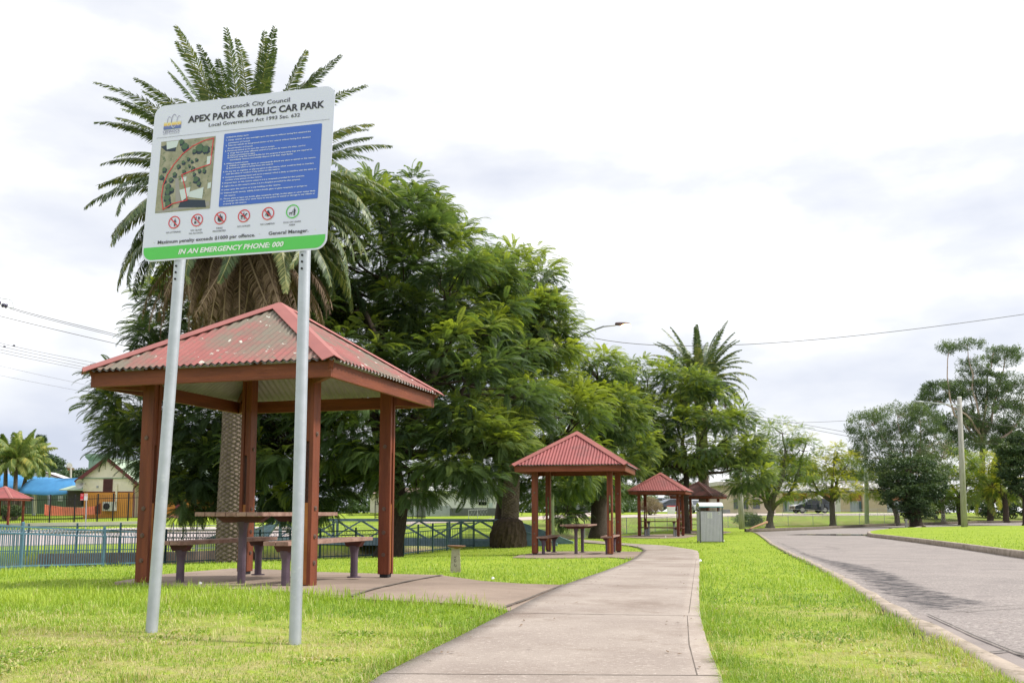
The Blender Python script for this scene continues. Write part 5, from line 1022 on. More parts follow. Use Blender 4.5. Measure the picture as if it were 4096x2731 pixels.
# retaining wall below the far railing
wl_ = MB(); q = [(p.x, p.y, p.z) for p in [P(u, v, d) for u, v, d in [(150, 2214, 32.8), (304, 2212, 32.9), (478, 2209, 33.2), (600, 2208, 33.7), (785, 2204, 34.7), (1000, 2192, 37)]]]
for a, c in zip(q[:-1], q[1:]):
    wl_.add([(a[0], a[1], a[2] - .5), (c[0], c[1], c[2] - .5), (c[0], c[1], c[2] - .0), (a[0], a[1], a[2] - .0), (a[0], a[1] + .25, a[2] - .5), (c[0], c[1] + .25, c[2] - .5), (c[0], c[1] + .25, c[2]), (a[0], a[1] + .25, a[2])], [(0, 1, 2, 3), (3, 2, 6, 7), (5, 4, 7, 6)])
tag(wl_.build('retaining_wall', M('dark_channel_wall', (.24, .19, .155), (.15, .12, .1), scale=2, rough=1, layers=[((.22, .18, .15), 5, .55, .7)])), 'dark concrete retaining wall under the far blue railing', 'wall')

# ------------------------------------------------------------------ blue truss bridge
def bridge():
    a = P(2130, 2177, 38.0); c = P(1062, 2137, 43.0); z0 = a.z + .02; a = Vector((a.x, a.y, z0)); c = Vector((c.x, c.y, z0)); t = empty('truss_bridge', a, 0, 'old blue steel truss footbridge crossing the channel behind the bar fence', 'bridge'); inv = Matrix.Translation(-a)
    d = (c - a); L_ = d.length; e = d.normalized(); sd = Vector((-e.y, e.x, 0)) * -1; H = .96; up = Vector((0, 0, 1)); n = 8; st = L_ * .06
    for s, off in enumerate((0, 1.9)):
        A = a + sd * off * -1; par = lambda x: A + e * x
        def fin(o): o.matrix_parent_inverse = inv; return o
        m = MB(); m.beam(par(st + .1) + up * H, par(L_ - st) + up * H, .16, .10); m.beam(par(0) + up * H * .12, par(st + .1) + up * H, .14, .10); m.beam(par(L_) + up * H * .12, par(L_ - st) + up * H, .14, .10); fin(m.build('top_chord', BRIDGE, t))
        m = MB(); m.beam(par(-.1) + up * .06, par(L_) + up * .06, .12, .26); fin(m.build('bottom_chord', BRIDGE, t))
        xs2 = [st + .1 + (L_ - 2 * st - .1) * k / n for k in range(n + 1)]
        for k, x in enumerate(xs2):
            fin(MB().beam(par(x) + up * .1, par(x) + up * H, .09, .09, up=(1, 0, 0)).build('upright', BRIDGE, t)) if k % 2 == s or k in (0, n) else None
        for k in range(n):
            x0, x1 = xs2[k], xs2[k + 1]; k % 2 == 0 and fin(MB().beam(par(x0) + up * .18 + sd * .03, par(x1) + up * (H - .05) + sd * .03, .03, .08).build('diagonal', BRIDGE, t)) or fin(MB().beam(par(x1) + up * .18 - sd * .03, par(x0) + up * (H - .05) - sd * .03, .03, .06).build('diagonal', BRIDGE, t))
        m = MB()
        for x in np.arange(st, L_ - st, .075): m.beam(par(x) + up * .2 + sd * .06, par(x) + up * (H - .06) + sd * .06, .004, .004, up=(1, 0, 0))
        for z in np.arange(.25, H, .12): m.beam(par(st) + up * z + sd * .06, par(L_ - st) + up * z + sd * .06, .006, .006)
        fin(m.build('wire_mesh', BRIDGE, t))
    m = MB(); m.beam(a - sd * .95 + up * -.02, a - sd * .95 + e * L_ + up * -.02, 1.85, .08); o = m.build('deck', M('bridge_deck', (.12, .1, .09), rough=.9), t); o.matrix_parent_inverse = inv
    # solid wing plates at the park end and the street end
    for q0, e2, off in ((a, -1, 0), (a, -1, 1.9), (c, 1, 0), (c, 1, 1.9)):
        A = q0 - sd * off; V = []
        for y in (-.012, .012):
            V += [A + sd * y + up * -.15, A + sd * y + e * (e2 * 1.75) + up * -.1, A + sd * y + e * (e2 * 1.75) + up * .08, A + sd * y + e * (e2 * -.45) + up * .84, A + sd * y + e * (e2 * -.1) + up * .0]
        pm = MB().add(V, [(0, 1, 2, 3, 4), (9, 8, 7, 6, 5)] + [(i, i + 5, (i + 1) % 5 + 5, (i + 1) % 5) for i in range(5)]); pm.beam(V[2] + up * .02, V[3] + up * .02, .07, .03); o = pm.build('wing_plate', BRIDGE, t); o.matrix_parent_inverse = inv
bridge()

# ------------------------------------------------------------------ chain-wire fence round the channel
def wirefence(pts, label, h=1.0, name='wire_fence', group=None, mesh=True, grid=.14, postm=GREYSTEEL, w_=.004):
    b = pts[0]; t = empty(name, b, 0, label, 'fence', group); inv = Matrix.Translation(-b); nn = 0
    def fin(o): o.matrix_parent_inverse = inv; return o
    for p in pts: fin(MB().tube([p - Vector((0, 0, .2)), p + Vector((0, 0, h))], .022, 6).build('post', postm, t))
    m = MB()
    for a, c in zip(pts[:-1], pts[1:]):
        m.beam(a + Vector((0, 0, h - .02)), c + Vector((0, 0, h - .02)), .03, .03); L_ = (c - a).length
        if mesh:
            k = int(L_ / grid)
            for i in range(k):
                q = a + (c - a) * i / k; q2 = a + (c - a) * min(1, (i / k + h / L_)); q3 = a + (c - a) * max(0, (i / k - h / L_)); m.beam(q, q2 + Vector((0, 0, h * min(1, (1 - i / k) * L_ / h))), w_, w_); m.beam(q, q3 + Vector((0, 0, h * min(1, (i / k) * L_ / h))), w_, w_)
    fin(m.build('wire_mesh', GREYSTEEL, t)); return t
nlr = resample(NL[[i for i in range(len(NL)) if NL[i][1] > 38]], 200)
wp = []
for k in range(0, 200, 4):
    x, y = nlr[k]
    if 3 < x < 46: wp.append(G(x - .1, y - .15, -.02))
wirefence(wp[::1], 'low chain wire fence curving behind the far shelters and along the far kerb', h=1.0, grid=.3, w_=.008)
nl2 = [q for q in wp]
wp2 = [hit(u, v) for u, v in [(3130, 2066), (3220, 2067), (3290, 2073), (3440, 2068), (3510, 2064), (3590, 2062), (3680, 2060)]]
wirefence(wp2, 'second wire fence with pale posts on the far bank in front of the brick building', h=.9, grid=.6, w_=.01)

# ------------------------------------------------------------------ litter bin, concrete stub, bits of litter
def bin_():
    b = hit(2841, 2169); d = b.y; s = mpp(d); W_ = 88 * s; H = (2169 - 2046) * s; Dp = .7; t = empty('litter_bin', b, -.04, 'grey slatted litter bin enclosure with curved white hood beside the path', 'bin'); slm = M('grey_bin_slats', (.56, .54, .66), (.5, .48, .6), rough=.6)
    fr_ = MB()
    for x in (-W_ / 2, W_ / 2):
        for y in (-Dp / 2, Dp / 2): fr_.box((x, y, (H + .2) / 2), (.04, .04, H + .2))
    for y in (-Dp / 2, Dp / 2):
        for z in (.06, H - .02): fr_.box((0, y, z), (W_ - .045, .035, .04))
    fr_.build('frame', M('dark_bin_frame', (.13, .135, .15), rough=.5), t)
    n = 15
    for nm, ax in (('front_panel', -1), ('rear_panel', 1)):
        m = MB()
        for k in range(n): m.box((-W_ / 2 + .03 + (W_ - .06) * (k + .5) / n, ax * (Dp / 2 + .012), H / 2 + .03), ((W_ - .06) / n - .008, .016, H - .06))
        p = m.build(nm, slm, t)
        if ax == -1:
            st_ = MB(); sx = W_ / 88
            for x0, x1 in ((-14, -9), (-7, -4.5), (-2.6, 3.2)): st_.box(((x0 + x1) / 2 * sx, -(Dp / 2 + .0215), H - 15.5 * sx), ((x1 - x0) * sx, .002, 23 * sx))
            st_.box((30 * sx, -(Dp / 2 + .0215), H - 8 * sx), (7 * sx, .002, 8 * sx)); o = st_.build('stickers', M('bin_sticker', (.72, .72, .72), (.66, .66, .66), rough=.5), p)
            lt = MB()
            for (x, w2, n2) in ((-11.5, 3, 14), (-5.7, 1.2, 10), (.3, 3.2, 14)):
                for k in range(n2):
                    if (k * 7 + int(x * 10)) % 3: lt.box((x * sx, -(Dp / 2 + .0235), H - (5.5 + k * 20 / n2) * sx), (w2 * sx * (.4 + .12 * ((k * 5) % 4)), .001, .5 * sx))
            lt.lathe([(.0, 0), (2.0 * sx, 0.0), (2.0 * sx, .001)], 10, (30 * sx, -(Dp / 2 + .0235), H - 8 * sx)); lt.v[-30:] = [(x, -(Dp / 2 + .0235) - (z - (H - 8 * sx)), H - 8 * sx + (y + (Dp / 2 + .0235))) for x, y, z in lt.v[-30:]]
            lt.build('sticker_print', M('sticker_grey', (.3, .3, .32), rough=.6), p)
    for nm, ax in (('side_panel', -1), ('side_panel', 1)):
        m = MB()
        for k in range(11): m.box((ax * (W_ / 2 + .012), -Dp / 2 + .03 + (Dp - .06) * (k + .5) / 11, H / 2 + .03), (.016, (Dp - .06) / 11 - .008, H - .06))
        m.build(nm, slm, t)
    hd = MB(); pr_ = []
    for k in range(13): a_ = PI * k / 12; pr_.append((-Dp * .62 * math.cos(a_), H + .18 + .18 * math.sin(a_)))
    for k in range(12, -1, -1): a_ = PI * k / 12; pr_.append((-(Dp * .62 - .02) * math.cos(a_), H + .17 + .165 * math.sin(a_)))
    hd.prism(pr_, -W_ / 2 - .03, W_ / 2 + .03, 'x'); hd.build('hood', M('white_hood', (.78, .76, .74), (.7, .69, .68), rough=.4), t)
    MB().box((0, -Dp * .62, H + .175), (W_ + .07, .03, .035)).build('hood_rim', M('blue_hood_rim', (.12, .32, .42), rough=.5), t)
    MB().lathe([(.2, .05), (.23, .8), (.25, H - .1), (.25, H + .02)], 18).build('inner_bin', M('green_inner_bin', (.05, .07, .06), rough=.6), t)
bin_()
b = hit(1822, 2289); t = empty('concrete_stub', b, .1, 'stained concrete stub topped by a rusty dish, on the lawn between the two nearest shelters', 'pedestal'); s = mpp(b.y)
STUBC = M('stained_concrete', (.42, .39, .31), (.33, .3, .24), scale=9, rough=.95, bump=.6, bscale=60, layers=[((.2, .15, .1), 12, .57, .68), ((.08, .07, .06), 22, .66, .72)])
sq = MB(); 
for (z0, w0), (z1_, w1) in zip([(-.05, 20.5), (88, 16), (93, 17)], [(88, 16), (93, 17), (99, 24)]):
    z0, z1_, w0, w1 = z0 * s, z1_ * s, w0 * s, w1 * s
    sq.add([(x * w0, y * w0, z0) for x, y in ((-1, -1), (1, -1), (1, 1), (-1, 1))] + [(x * w1, y * w1, z1_) for x, y in ((-1, -1), (1, -1), (1, 1), (-1, 1))], [(0, 1, 5, 4), (1, 2, 6, 5), (2, 3, 7, 6), (3, 0, 4, 7), (4, 5, 6, 7)])
sq.build('pedestal', STUBC, t, bevel=.006)
ds = MB().lathe([(17 * s, 93 * s), (30 * s, 100 * s), (37 * s, 104 * s), (37.5 * s, 106 * s), (34 * s, 105 * s), (10 * s, 102 * s)], 28); o = ds.build('dish', M('rusty_iron', (.28, .15, .09), (.16, .085, .055), scale=14, rough=.8, layers=[((.45, .36, .3), 20, .62, .7)]), t, smooth=True); o.rotation_euler = (0, R(1.6), 0)
mk = MB(); r = random.Random(4)
for pts_ in ([(-6, 64), (-5, 60)], [(2, 65), (-3, 59)], [(0, 55), (-5, 52), (-6, 46), (-2, 42), (2, 46), (0, 50)], [(-3, 36), (-5, 32), (-2, 26)], [(3, 30), (0, 24)]):
    mk.tube([(x * s, -(20.5 - 4.5 * z / 88) * s - .002, z * s) for x, z in pts_], .0035, 4)
mk.build('painted_marks', BLACK, t)
for (u, v, lab) in [(2796, 2252, 'small white litter scrap at the right edge of the path'), (2893, 2167, 'white paper scrap on the grass at the foot of the bin'), (1965, 2327, 'tiny white scrap on the edge of the slab path'), (790, 2350, 'white straw on the nearest shelter slab'), (2660, 2150, 'white scrap on the third shelter slab')]:
    q = hit(u, v); m = MB(); s = .035 if u < 2600 else .06
    m.add([(0, 0, 0), (s, .2 * s, .1 * s), (1.1 * s, .9 * s, .5 * s), (.1 * s, .8 * s, .7 * s), (.5 * s, .5 * s, .9 * s)], [(0, 1, 4), (1, 2, 4), (2, 3, 4), (3, 0, 4), (0, 3, 2, 1)]); o = m.build('litter_scrap', WHITE, loc=q + Vector((0, 0, .035))); tag(o, lab, 'litter', 'white litter scraps')

# ------------------------------------------------------------------ poles, lamps, wires
def pole(label, bu, bv, d, tu, tv, r0, r1, mat, cat='pole', name='utility_pole', group=None):
    b = P(bu, bv, d); b.z = gz0(b.x, d) - .05; tp = P(tu, tv, d); t = empty(name, b, 0, label, cat, group); o = MB().tube([b, tp], [r0, r1], 14).build('pole', mat, t, smooth=True); o.matrix_parent_inverse = Matrix.Translation(-b); return t, b, tp, o
def fin(o, b): o.matrix_parent_inverse = Matrix.Translation(-b); return o
t, b, tp, po = pole('street lamp glowing amber on a curved arm out of the jacaranda crown', 2208, 2188, 37, 2206, 1420, .10, .065, POLEG, 'lamp', 'street_lamp')
am = [P(2206, 1425, 37), P(2245, 1392, 37), P(2300, 1358, 36.8), P(2360, 1326, 36.6), P(2415, 1306, 36.4), P(2462, 1301, 36.3)]
fin(MB().tube(am, [.035, .032, .03, .028, .026, .026], 8).build('arm', GREYSTEEL, t, smooth=True), b); fin(MB().tube([P(2206, 1408, 37), P(2300, 1345, 36.8), P(2415, 1303, 36.4)], .011, 6).build('tie_rod', GREYSTEEL, t), b)
hd = MB(); c = P(2492, 1302, 36.2); lx = 31 * mpp(36.2)
for i, (x, r_) in enumerate([(-1.0, .03), (-.9, .075), (-.3, .11), (.3, .12), (.8, .09), (1.0, .03)]): pass
hd.tube([c + Vector((x * lx, 0, .045 - .02 * x)) for x in (-1.05, -.95, -.4, .3, .85, 1.0)], [.03, .065, .085, .095, .08, .03], 14)
for i in range(len(hd.v)): x, y, z = hd.v[i]; hd.v[i] = (x, y * 1, max(z, c.z + .01) if z < c.z + .01 else z)
h_ = fin(hd.build('lamp_head', M('brown_lamp_housing', (.13, .08, .08), rough=.5), t, smooth=True), b)
LAMP = bpy.data.materials.new('amber_lamp'); LAMP.use_nodes = True; q = LAMP.node_tree.nodes['Principled BSDF']; q.inputs['Emission Color'].default_value = (1, .62, .25, 1); q.inputs['Emission Strength'].default_value = 6; q.inputs['Base Color'].default_value = (.9, .6, .3, 1)
lb = MB().tube([c + Vector((x * lx, -.02, -.05)) for x in (-.3, -.1, .35, .85, 1.02)], [.03, .10, .13, .11, .03], 12); lo_ = fin(lb.build('lamp_glass', LAMP, h_, smooth=True), b); lo_.matrix_parent_inverse = Matrix.Identity(4)
h2 = lo_; 
t, b, tp, po = pole('tall grey timber pole with a lamp arm, standing behind the car-park island', 3858, 2112, 71, 3837, 1590, .23, .165, POLEW, 'pole', 'lamp_pole')
m = MB().tube([P(3840, 1620, 70.8), P(3740, 1612, 70), P(3690, 1606, 69.6)], [.05, .045, .04], 6); fin(m.build('arm', GREYSTEEL, t, smooth=True), b)
m = MB().tube([P(3695, 1607, 69.6), P(3680, 1607, 69.5), P(3655, 1606, 69.4)], [.06, .11, .05], 8); fin(m.build('lamp_head', GREYSTEEL, t, smooth=True), b)
fin(MB().tube([P(3837, 1592, 71), P(3837, 1586, 71)], [.175, .15], 10).build('cap', WHITE, t), b)
pole('thinner pale pole at the far kerb, its top lost in the grey-green tree', 3468, 2098, 92, 3462, 1740, .22, .17, POLEG)
pole('thick weathered pole right of the litter bin, its top hidden by jacaranda', 2968, 2120, 72, 2955, 1860, .23, .19, POLEW)
pole('thin pale pole rising above roofs between the jacaranda trunks', 1700, 1962, 100, 1696, 1868, .14, .12, POLEW)
pole('short green pole just right of the palm root mass', 2070, 2068, 82, 2068, 1990, .15, .14, POLEG)
t, b, tp, po = pole('distant power pole beside the orange-roofed tower', 283, 2000, 150, 284, 1868, .17, .14, POLEW)
fin(MB().beam(P(274, 1871, 150), P(293, 1871, 150), .1, .12).build('crossarm', POLEW, t), b)
def wire(label, pts, r=.012, group='overhead wires at the left', grp=True):
    P3 = [P(*q) for q in pts]; P0, P1 = P3[0], P3[-1]; n = 24; out = []
    if len(P3) == 3:
        for k in range(n + 1): t_ = k / n; out.append(P0 * (1 - t_) ** 2 + (P3[1] * 2 - (P0 + P1) / 2) * 2 * t_ * (1 - t_) + P1 * t_ ** 2)
    else: out = [P0, P1]
    o = MB().tube(out, r, 5).build('power_line', WIRE); return tag(o, label, 'wire', group)
wire('upper of the top pair of wires at left, starting at the insulators', [(57, 1234, 45), (330, 1305, 48), (900, 1440, 56)], .016)
wire('lower of the top pair of wires at left', [(40, 1234, 45), (330, 1312, 48), (900, 1448, 56)], .014)
wire('single wire below the top pair at left', [(-120, 1232, 45), (250, 1325, 48), (800, 1450, 56)], .016)
wire('wire with a small dark clamp, highest of the middle group at left', [(-40, 1360, 52), (200, 1416, 54), (620, 1495, 60)], .011)
wire('second wire of the middle group at left', [(-40, 1374, 52), (200, 1428, 54), (600, 1508, 60)], .011)
wire('third wire of the middle group at left', [(-60, 1384, 52), (200, 1440, 54), (560, 1512, 60)], .011)
wire('lowest wire of the middle group at left', [(-60, 1395, 52), (180, 1447, 54), (520, 1512, 60)], .011)
wire('faint upper wire of the lowest pair at left', [(-60, 1448, 60), (200, 1508, 62), (640, 1600, 70)], .008)
wire('faint lower wire of the lowest pair at left', [(-60, 1488, 60), (250, 1550, 62), (640, 1620, 70)], .008)
wire('long twisted cable sagging across the sky to the right edge', [(2290, 1330, 37), (3080, 1372, 40), (4500, 1195, 40)], .013, 'overhead wires at the right')
wire('cable drooping from the timber lamp pole to the right edge', [(3842, 1618, 71), (3960, 1690, 70), (4250, 1712, 66)], .03, 'overhead wires at the right')
wire('upper wire between the jacaranda and the grey-green tree', [(2900, 1640, 90), (3220, 1698, 90), (3560, 1760, 90)], .02, 'overhead wires at the right')
wire('lower wire between the jacaranda and the grey-green tree', [(2900, 1650, 90), (3220, 1712, 90), (3560, 1775, 90)], .02, 'overhead wires at the right')
wire('level wire crossing the other two beyond the jacaranda', [(2900, 1680, 92), (3180, 1690, 92), (3560, 1670, 92)], .018, 'overhead wires at the right')
wire('thin wire passing behind the timber pole at mid height', [(3600, 1764, 100), (3850, 1772, 100), (4300, 1778, 100)], .016, 'overhead wires at the right')
ins = empty('insulator_string', P(25, 1222, 45), 0, 'dark disc insulators with a looped jumper cable at the upper left edge', 'insulator'); inv = Matrix.Translation(-P(25, 1222, 45))
INSM = M('dark_glazed_insulator', (.05, .04, .1), (.03, .03, .06), rough=.25, spec=.6)
for k, (u, v) in enumerate([(28, 1225), (16, 1222), (1, 1214), (-14, 1208)]):
    q = P(u, v, 45); q2 = P(u - 8, v - 3, 45); dr = (q2 - q).normalized(); m = MB().tube([q, q + dr * .03, q + dr * .07, q + dr * .1], [.03, .12, .115, .03], 14); o = m.build('disc', INSM, ins, smooth=True); o.matrix_parent_inverse = inv
m = MB().tube([P(57, 1234, 45), P(52, 1222, 45), P(49, 1208, 45), P(40, 1199, 45), P(26, 1196, 45), P(8, 1194, 45), P(-20, 1184, 45)], .014, 6); o = m.build('jumper_cable', GREYSTEEL, ins); o.matrix_parent_inverse = inv
m = MB().tube([P(57, 1234, 45), P(36, 1230, 45), P(-30, 1203, 45)], .02, 6); o = m.build('tension_rod', GREYSTEEL, ins); o.matrix_parent_inverse = inv
for u, v, lab in ((56, 1382, 'dark clamp on the highest wire of the middle group'), (18, 1386, 'dark clamp on the second wire of the middle group')):
    q = P(u, v, 52.5); o = MB().tube([q + Vector((-.07, 0, .01)), q + Vector((-.04, 0, 0)), q + Vector((.04, 0, 0)), q + Vector((.07, 0, -.01))], [.02, .05, .05, .02], 8).build('wire_clamp', INSM, smooth=True); tag(o, lab, 'wire clamp', 'clamps on the wires')
# ------------------------------------------------------------------ traffic sign by the street
d = 66; b = P(342, 2122, d); b.z = gz0(b.x, d); t = empty('parking_sign', b, 0, 'small red and white bus stop or parking sign on a grey post by the street', 'sign')
fin(MB().tube([b, P(346, 1975, d)], .035, 8).build('post', GREYSTEEL, t), b)
for nm, u0, u1, m1 in (('red_plate', 321, 335, M('sign_red', (.7, .03, .06), rough=.4)), ('white_plate', 336, 351, WHITE)):
    p0 = P(u0, 2000, d - .1); p1 = P(u1, 1973, d - .1); o = fin(MB().box(((p0.x + p1.x) / 2, d - .1, (p0.z + p1.z) / 2), (p1.x - p0.x, .012, p1.z - p0.z)).build(nm, m1, t), b)
    s = mpp(d); lt = MB()
    if nm == 'red_plate':
        textmesh([('NO', ((p0.x + p1.x) / 2 - 4 * s, p1.z - 6 * s), ((p0.x + p1.x) / 2 + 4 * s, p1.z - 6 * s), 3.4 * s), ('STOPPING', (p0.x + 1 * s, p1.z - 10 * s), (p1.x - 1 * s, p1.z - 10 * s), 2.6 * s)], 'plate_lettering', WHITE, o, y=d - .109)
        lt.box(((p0.x + p1.x) / 2, d - .109, p0.z + 2.5 * s), (11 * s, .002, 1.4 * s)); lt.build('arrow', WHITE, o)
    else:
        lt.box(((p0.x + p1.x) / 2, d - .108, p1.z - 6 * s), (12 * s, .002, 7 * s)); lt.build('red_border', M('sign_red', (.7, .03, .06)), o); l2 = MB().box(((p0.x + p1.x) / 2, d - .112, p1.z - 6 * s), (10 * s, .002, 5 * s)); l2.build('white_field', WHITE, o)
        textmesh([('ZONE', ((p0.x + p1.x) / 2 - 4.4 * s, p1.z - 7.5 * s), ((p0.x + p1.x) / 2 + 4.4 * s, p1.z - 7.5 * s), 3 * s)], 'plate_lettering', M('sign_red', (.7, .03, .06)), o, y=d - .116)
# ------------------------------------------------------------------ school grounds at the left
def bx(px, d, dep, name, mat, parent, b, bevel=0):
    """box whose front face fills the pixel rectangle (u0,v0,u1,v1) at distance d, dep metres deep"""
    u0, v0, u1, v1 = px; p0 = P(u0, v1, d); p1 = P(u1, v0, d); o = MB().box(((p0.x + p1.x) / 2, d + dep / 2, (p0.z + p1.z) / 2), (p1.x - p0.x, dep, p1.z - p0.z)).build(name, mat, parent, bevel=bevel)
    if parent: o.matrix_parent_inverse = Matrix.Translation(-b)
    return o
def boards(px, d, dep, name, mat, parent, b, pitch, proud=.02):
    """lapped weatherboards over the same rectangle"""
    u0, v0, u1, v1 = px; p0 = P(u0, v1, d); p1 = P(u1, v0, d); m = MB(); z = p0.z
    while z < p1.z - .01:
        h = min(pitch, p1.z - z); m.add([(p0.x, d - proud, z), (p1.x, d - proud, z), (p1.x, d - .003, z + h), (p0.x, d - .003, z + h), (p0.x, d, z), (p1.x, d, z)], [(0, 1, 2, 3), (4, 5, 1, 0)]); z += pitch
    o = m.build(name, mat, parent); o.matrix_parent_inverse = Matrix.Translation(-b); return o
CREAM = M('cream_weatherboard', (.74, .69, .585), (.65, .61, .52), scale=2, rough=.7); ORANGE = M('ochre_weatherboard', (.60, .27, .055), (.52, .23, .05), scale=2, rough=.7)
MAROON = M('maroon_trim', (.13, .035, .04), (.10, .03, .03), rough=.6); GREENR = M('pale_green_iron', (.38, .47, .36), (.32, .41, .31), scale=2, rough=.6); SEA = M('sea_green_metal', (.25, .36, .29), (.2, .3, .25), rough=.6)
d = 84; b = Vector((P(430, 2070, d).x, d, gz0(P(430, 2070, d).x, d))); t = empty('school_building', b, 0, 'cream and orange weatherboard gabled building with maroon trim behind the black fence', 'building')
def F_(o): o.matrix_parent_inverse = Matrix.Translation(-b); return o
bx((331, 1908, 534, 2080), d + .02, 9, 'wall', CREAM, t, b)
boards((331, 1912, 534, 1966), d, 0, 'upper_boards', CREAM, t, b, .24); boards((331, 1968, 534, 2076), d, 0, 'lower_boards', ORANGE, t, b, .16)
bx((329, 1964.5, 536, 1967.5), d - .05, .06, 'belt_rail', MAROON, t, b)
# gable
A_, Bq, Cq = P(300, 1928, d - .5), P(426, 1832, d - .5), P(548, 1934, d - .5); g1, g2, g3 = P(331, 1911, d - .1), P(426, 1842, d - .1), P(516, 1911, d - .1)
o = F_(MB().add([g1, g3, g2, g1 + Vector((0, .3, 0)), g3 + Vector((0, .3, 0)), g2 + Vector((0, .3, 0))], [(0, 1, 2), (5, 4, 3), (0, 3, 4, 1)]).build('gable', CREAM, t))
m = MB(); z = g1.z + .0
while z < g2.z - .1:
    f0 = (z - g1.z) / (g2.z - g1.z); xa = g1.x + (g2.x - g1.x) * f0; xb = g3.x + (g2.x - g3.x) * f0; m.add([(xa, g1.y - .03, z), (xb, g1.y - .03, z), (xb - .1, g1.y - .006, z + .2), (xa + .1, g1.y - .006, z + .2)], [(0, 1, 2, 3)]); z += .2
F_(m.build('gable_boards', CREAM, t)); bx((328, 1909, 520, 1912.5), d - .16, .1, 'gable_sill', SEA, t, b)
for k, (p0, p1) in enumerate(((A_, Bq), (Cq, Bq))): F_(MB().beam(p0, p1, .09, .30, up=(0, -.0, 1)).build('barge_board', MAROON, t))
for k, (p0, p1) in enumerate(((A_, Bq), (Cq, Bq))):
    u = Vector((0, 9.5, 0)); V = [p0 + Vector((0, 0, .12)), p1 + Vector((0, 0, .12)), p1 + u + Vector((0, 0, .12)), p0 + u + Vector((0, 0, .12))]; V += [q - Vector((0, 0, .06)) for q in V]
    F_(MB().add(V, [(0, 1, 2, 3), (7, 6, 5, 4), (0, 4, 5, 1), (1, 5, 6, 2), (2, 6, 7, 3), (3, 7, 4, 0)]).build('roof', GREENR, t))
# main wing behind with a long green roof and its own ridge to the right
r0, r1, r2, r3 = P(426, 1838, d + 5), P(900, 1838, d + 5), P(900, 1926, d + .2), P(530, 1926, d + .2)
V = [r0, r1, r2, r3]; V += [q - Vector((0, 0, .08)) for q in V]; F_(MB().add(V, [(3, 2, 1, 0), (4, 5, 6, 7), (2, 3, 7, 6)]).build('roof', GREENR, t)); bx((536, 1926, 900, 1930), d + .1, .15, 'gutter', MAROON, t, b)
bx((536, 1930, 900, 2080), d + 1.5, 7, 'wing_wall', CREAM, t, b); boards((536, 1972, 900, 2076), d + 1.5, 0, 'wing_boards', ORANGE, t, b, .16); bx((536, 1968, 900, 1972), d + 1.44, .06, 'belt_rail', MAROON, t, b)
bx((411, 1915, 451, 1968), d - .06, .05, 'louvre_frame', MAROON, t, b)
m = MB(); p0, p1 = P(414, 1964, d - .1), P(448, 1917, d - .1)
for k in range(9): z = p0.z + (p1.z - p0.z) * (k + .5) / 9; m.box(((p0.x + p1.x) / 2, d - .1, z), (p1.x - p0.x, .02, .06))
F_(m.build('louvres', M('dark_louvre', (.07, .03, .03), rough=.5), t))
bx((385, 1942, 393, 1951), d - .08, .07, 'vent_box', GREYSTEEL, t, b); F_(MB().tube([P(467, 1935, d - .1), P(464, 2000, d - .1), P(461, 2032, d - .1)], .09, 8).build('conduit', CREAM, t))
F_(MB().tube([P(560, 1930, d - .2), P(556, 1936, d - .2), P(540, 1944, d - .2), P(536, 1950, d - .2), P(534, 2078, d - .2)], .06, 8).build('downpipe', MAROON, t))
ac = bx((409, 2006, 459, 2042), d - .55, .5, 'air_conditioner', M('pale_grey_casing', (.55, .56, .53), rough=.5), t, b)
fm = MB(); cc = P(426, 2024, d - .56); fm.lathe([(.02, 0), (.3, 0), (.3, .03), (.27, .03)], 20)
fm.v = [(cc.x + x, cc.y - z, cc.z + y) for x, y, z in fm.v]; F_(fm.build('fan_grille', BLACK, t))
m = MB(); m.tube([P(334, 1934, d - .6), P(325, 1934, d - .9), P(318, 1934, d - 1.15)], [.05, .18, .42], 14, cap=False); m.tube([P(342, 1933, d - .2), P(334, 1934, d - .6)], .07, 8); F_(m.build('horn_speaker', M('grey_speaker', (.5, .5, .48), rough=.4), t, smooth=True))
cb = MB(); c = P(388, 1852, d + 4); cb.box((c.x, c.y, c.z - .9), (1.1, 1.1, 2.2)); cb.add([(c.x + x, c.y + y, c.z + z) for z, k in ((.2, .55), (.55, .8), (.85, .8)) for x, y in ((-k, -k), (k, -k), (k, k), (-k, k))], [(0, 1, 5, 4), (1, 2, 6, 5), (2, 3, 7, 6), (3, 0, 4, 7), (4, 5, 9, 8), (5, 6, 10, 9), (6, 7, 11, 10), (7, 4, 8, 11), (8, 9, 10, 11)])
F_(cb.build('chimney', SEA, t)); bx((268, 1959, 328, 2025), d + .8, 2.4, 'porch_wall', M('dark_olive_sheet', (.07, .065, .05), (.05, .05, .04), rough=.8), t, b)
aw = MB(); q = [P(236, 1957, d - .6), P(331, 1958, d - .6), P(331, 1940, d + 1), P(290, 1941, d + 1)]; aw.add(q + [x - Vector((0, 0, .07)) for x in q], [(0, 1, 2, 3), (7, 6, 5, 4), (0, 4, 5, 1), (3, 7, 4, 0)]); F_(aw.build('awning', GREENR, t)); bx((263, 1959, 268, 2060), d + .6, .1, 'awning_post', MAROON, t, b)
bx((600, 2060, 760, 2078), d - 1.2, 2, 'pink_steps', M('pink_steps', (.45, .2, .2), rough=.8), t, b)
for u in (640, 700): bx((u, 1975, u + 26, 2062), d + 1.40, .08, 'door', M('maroon_door', (.2, .05, .06), rough=.5), t, b)
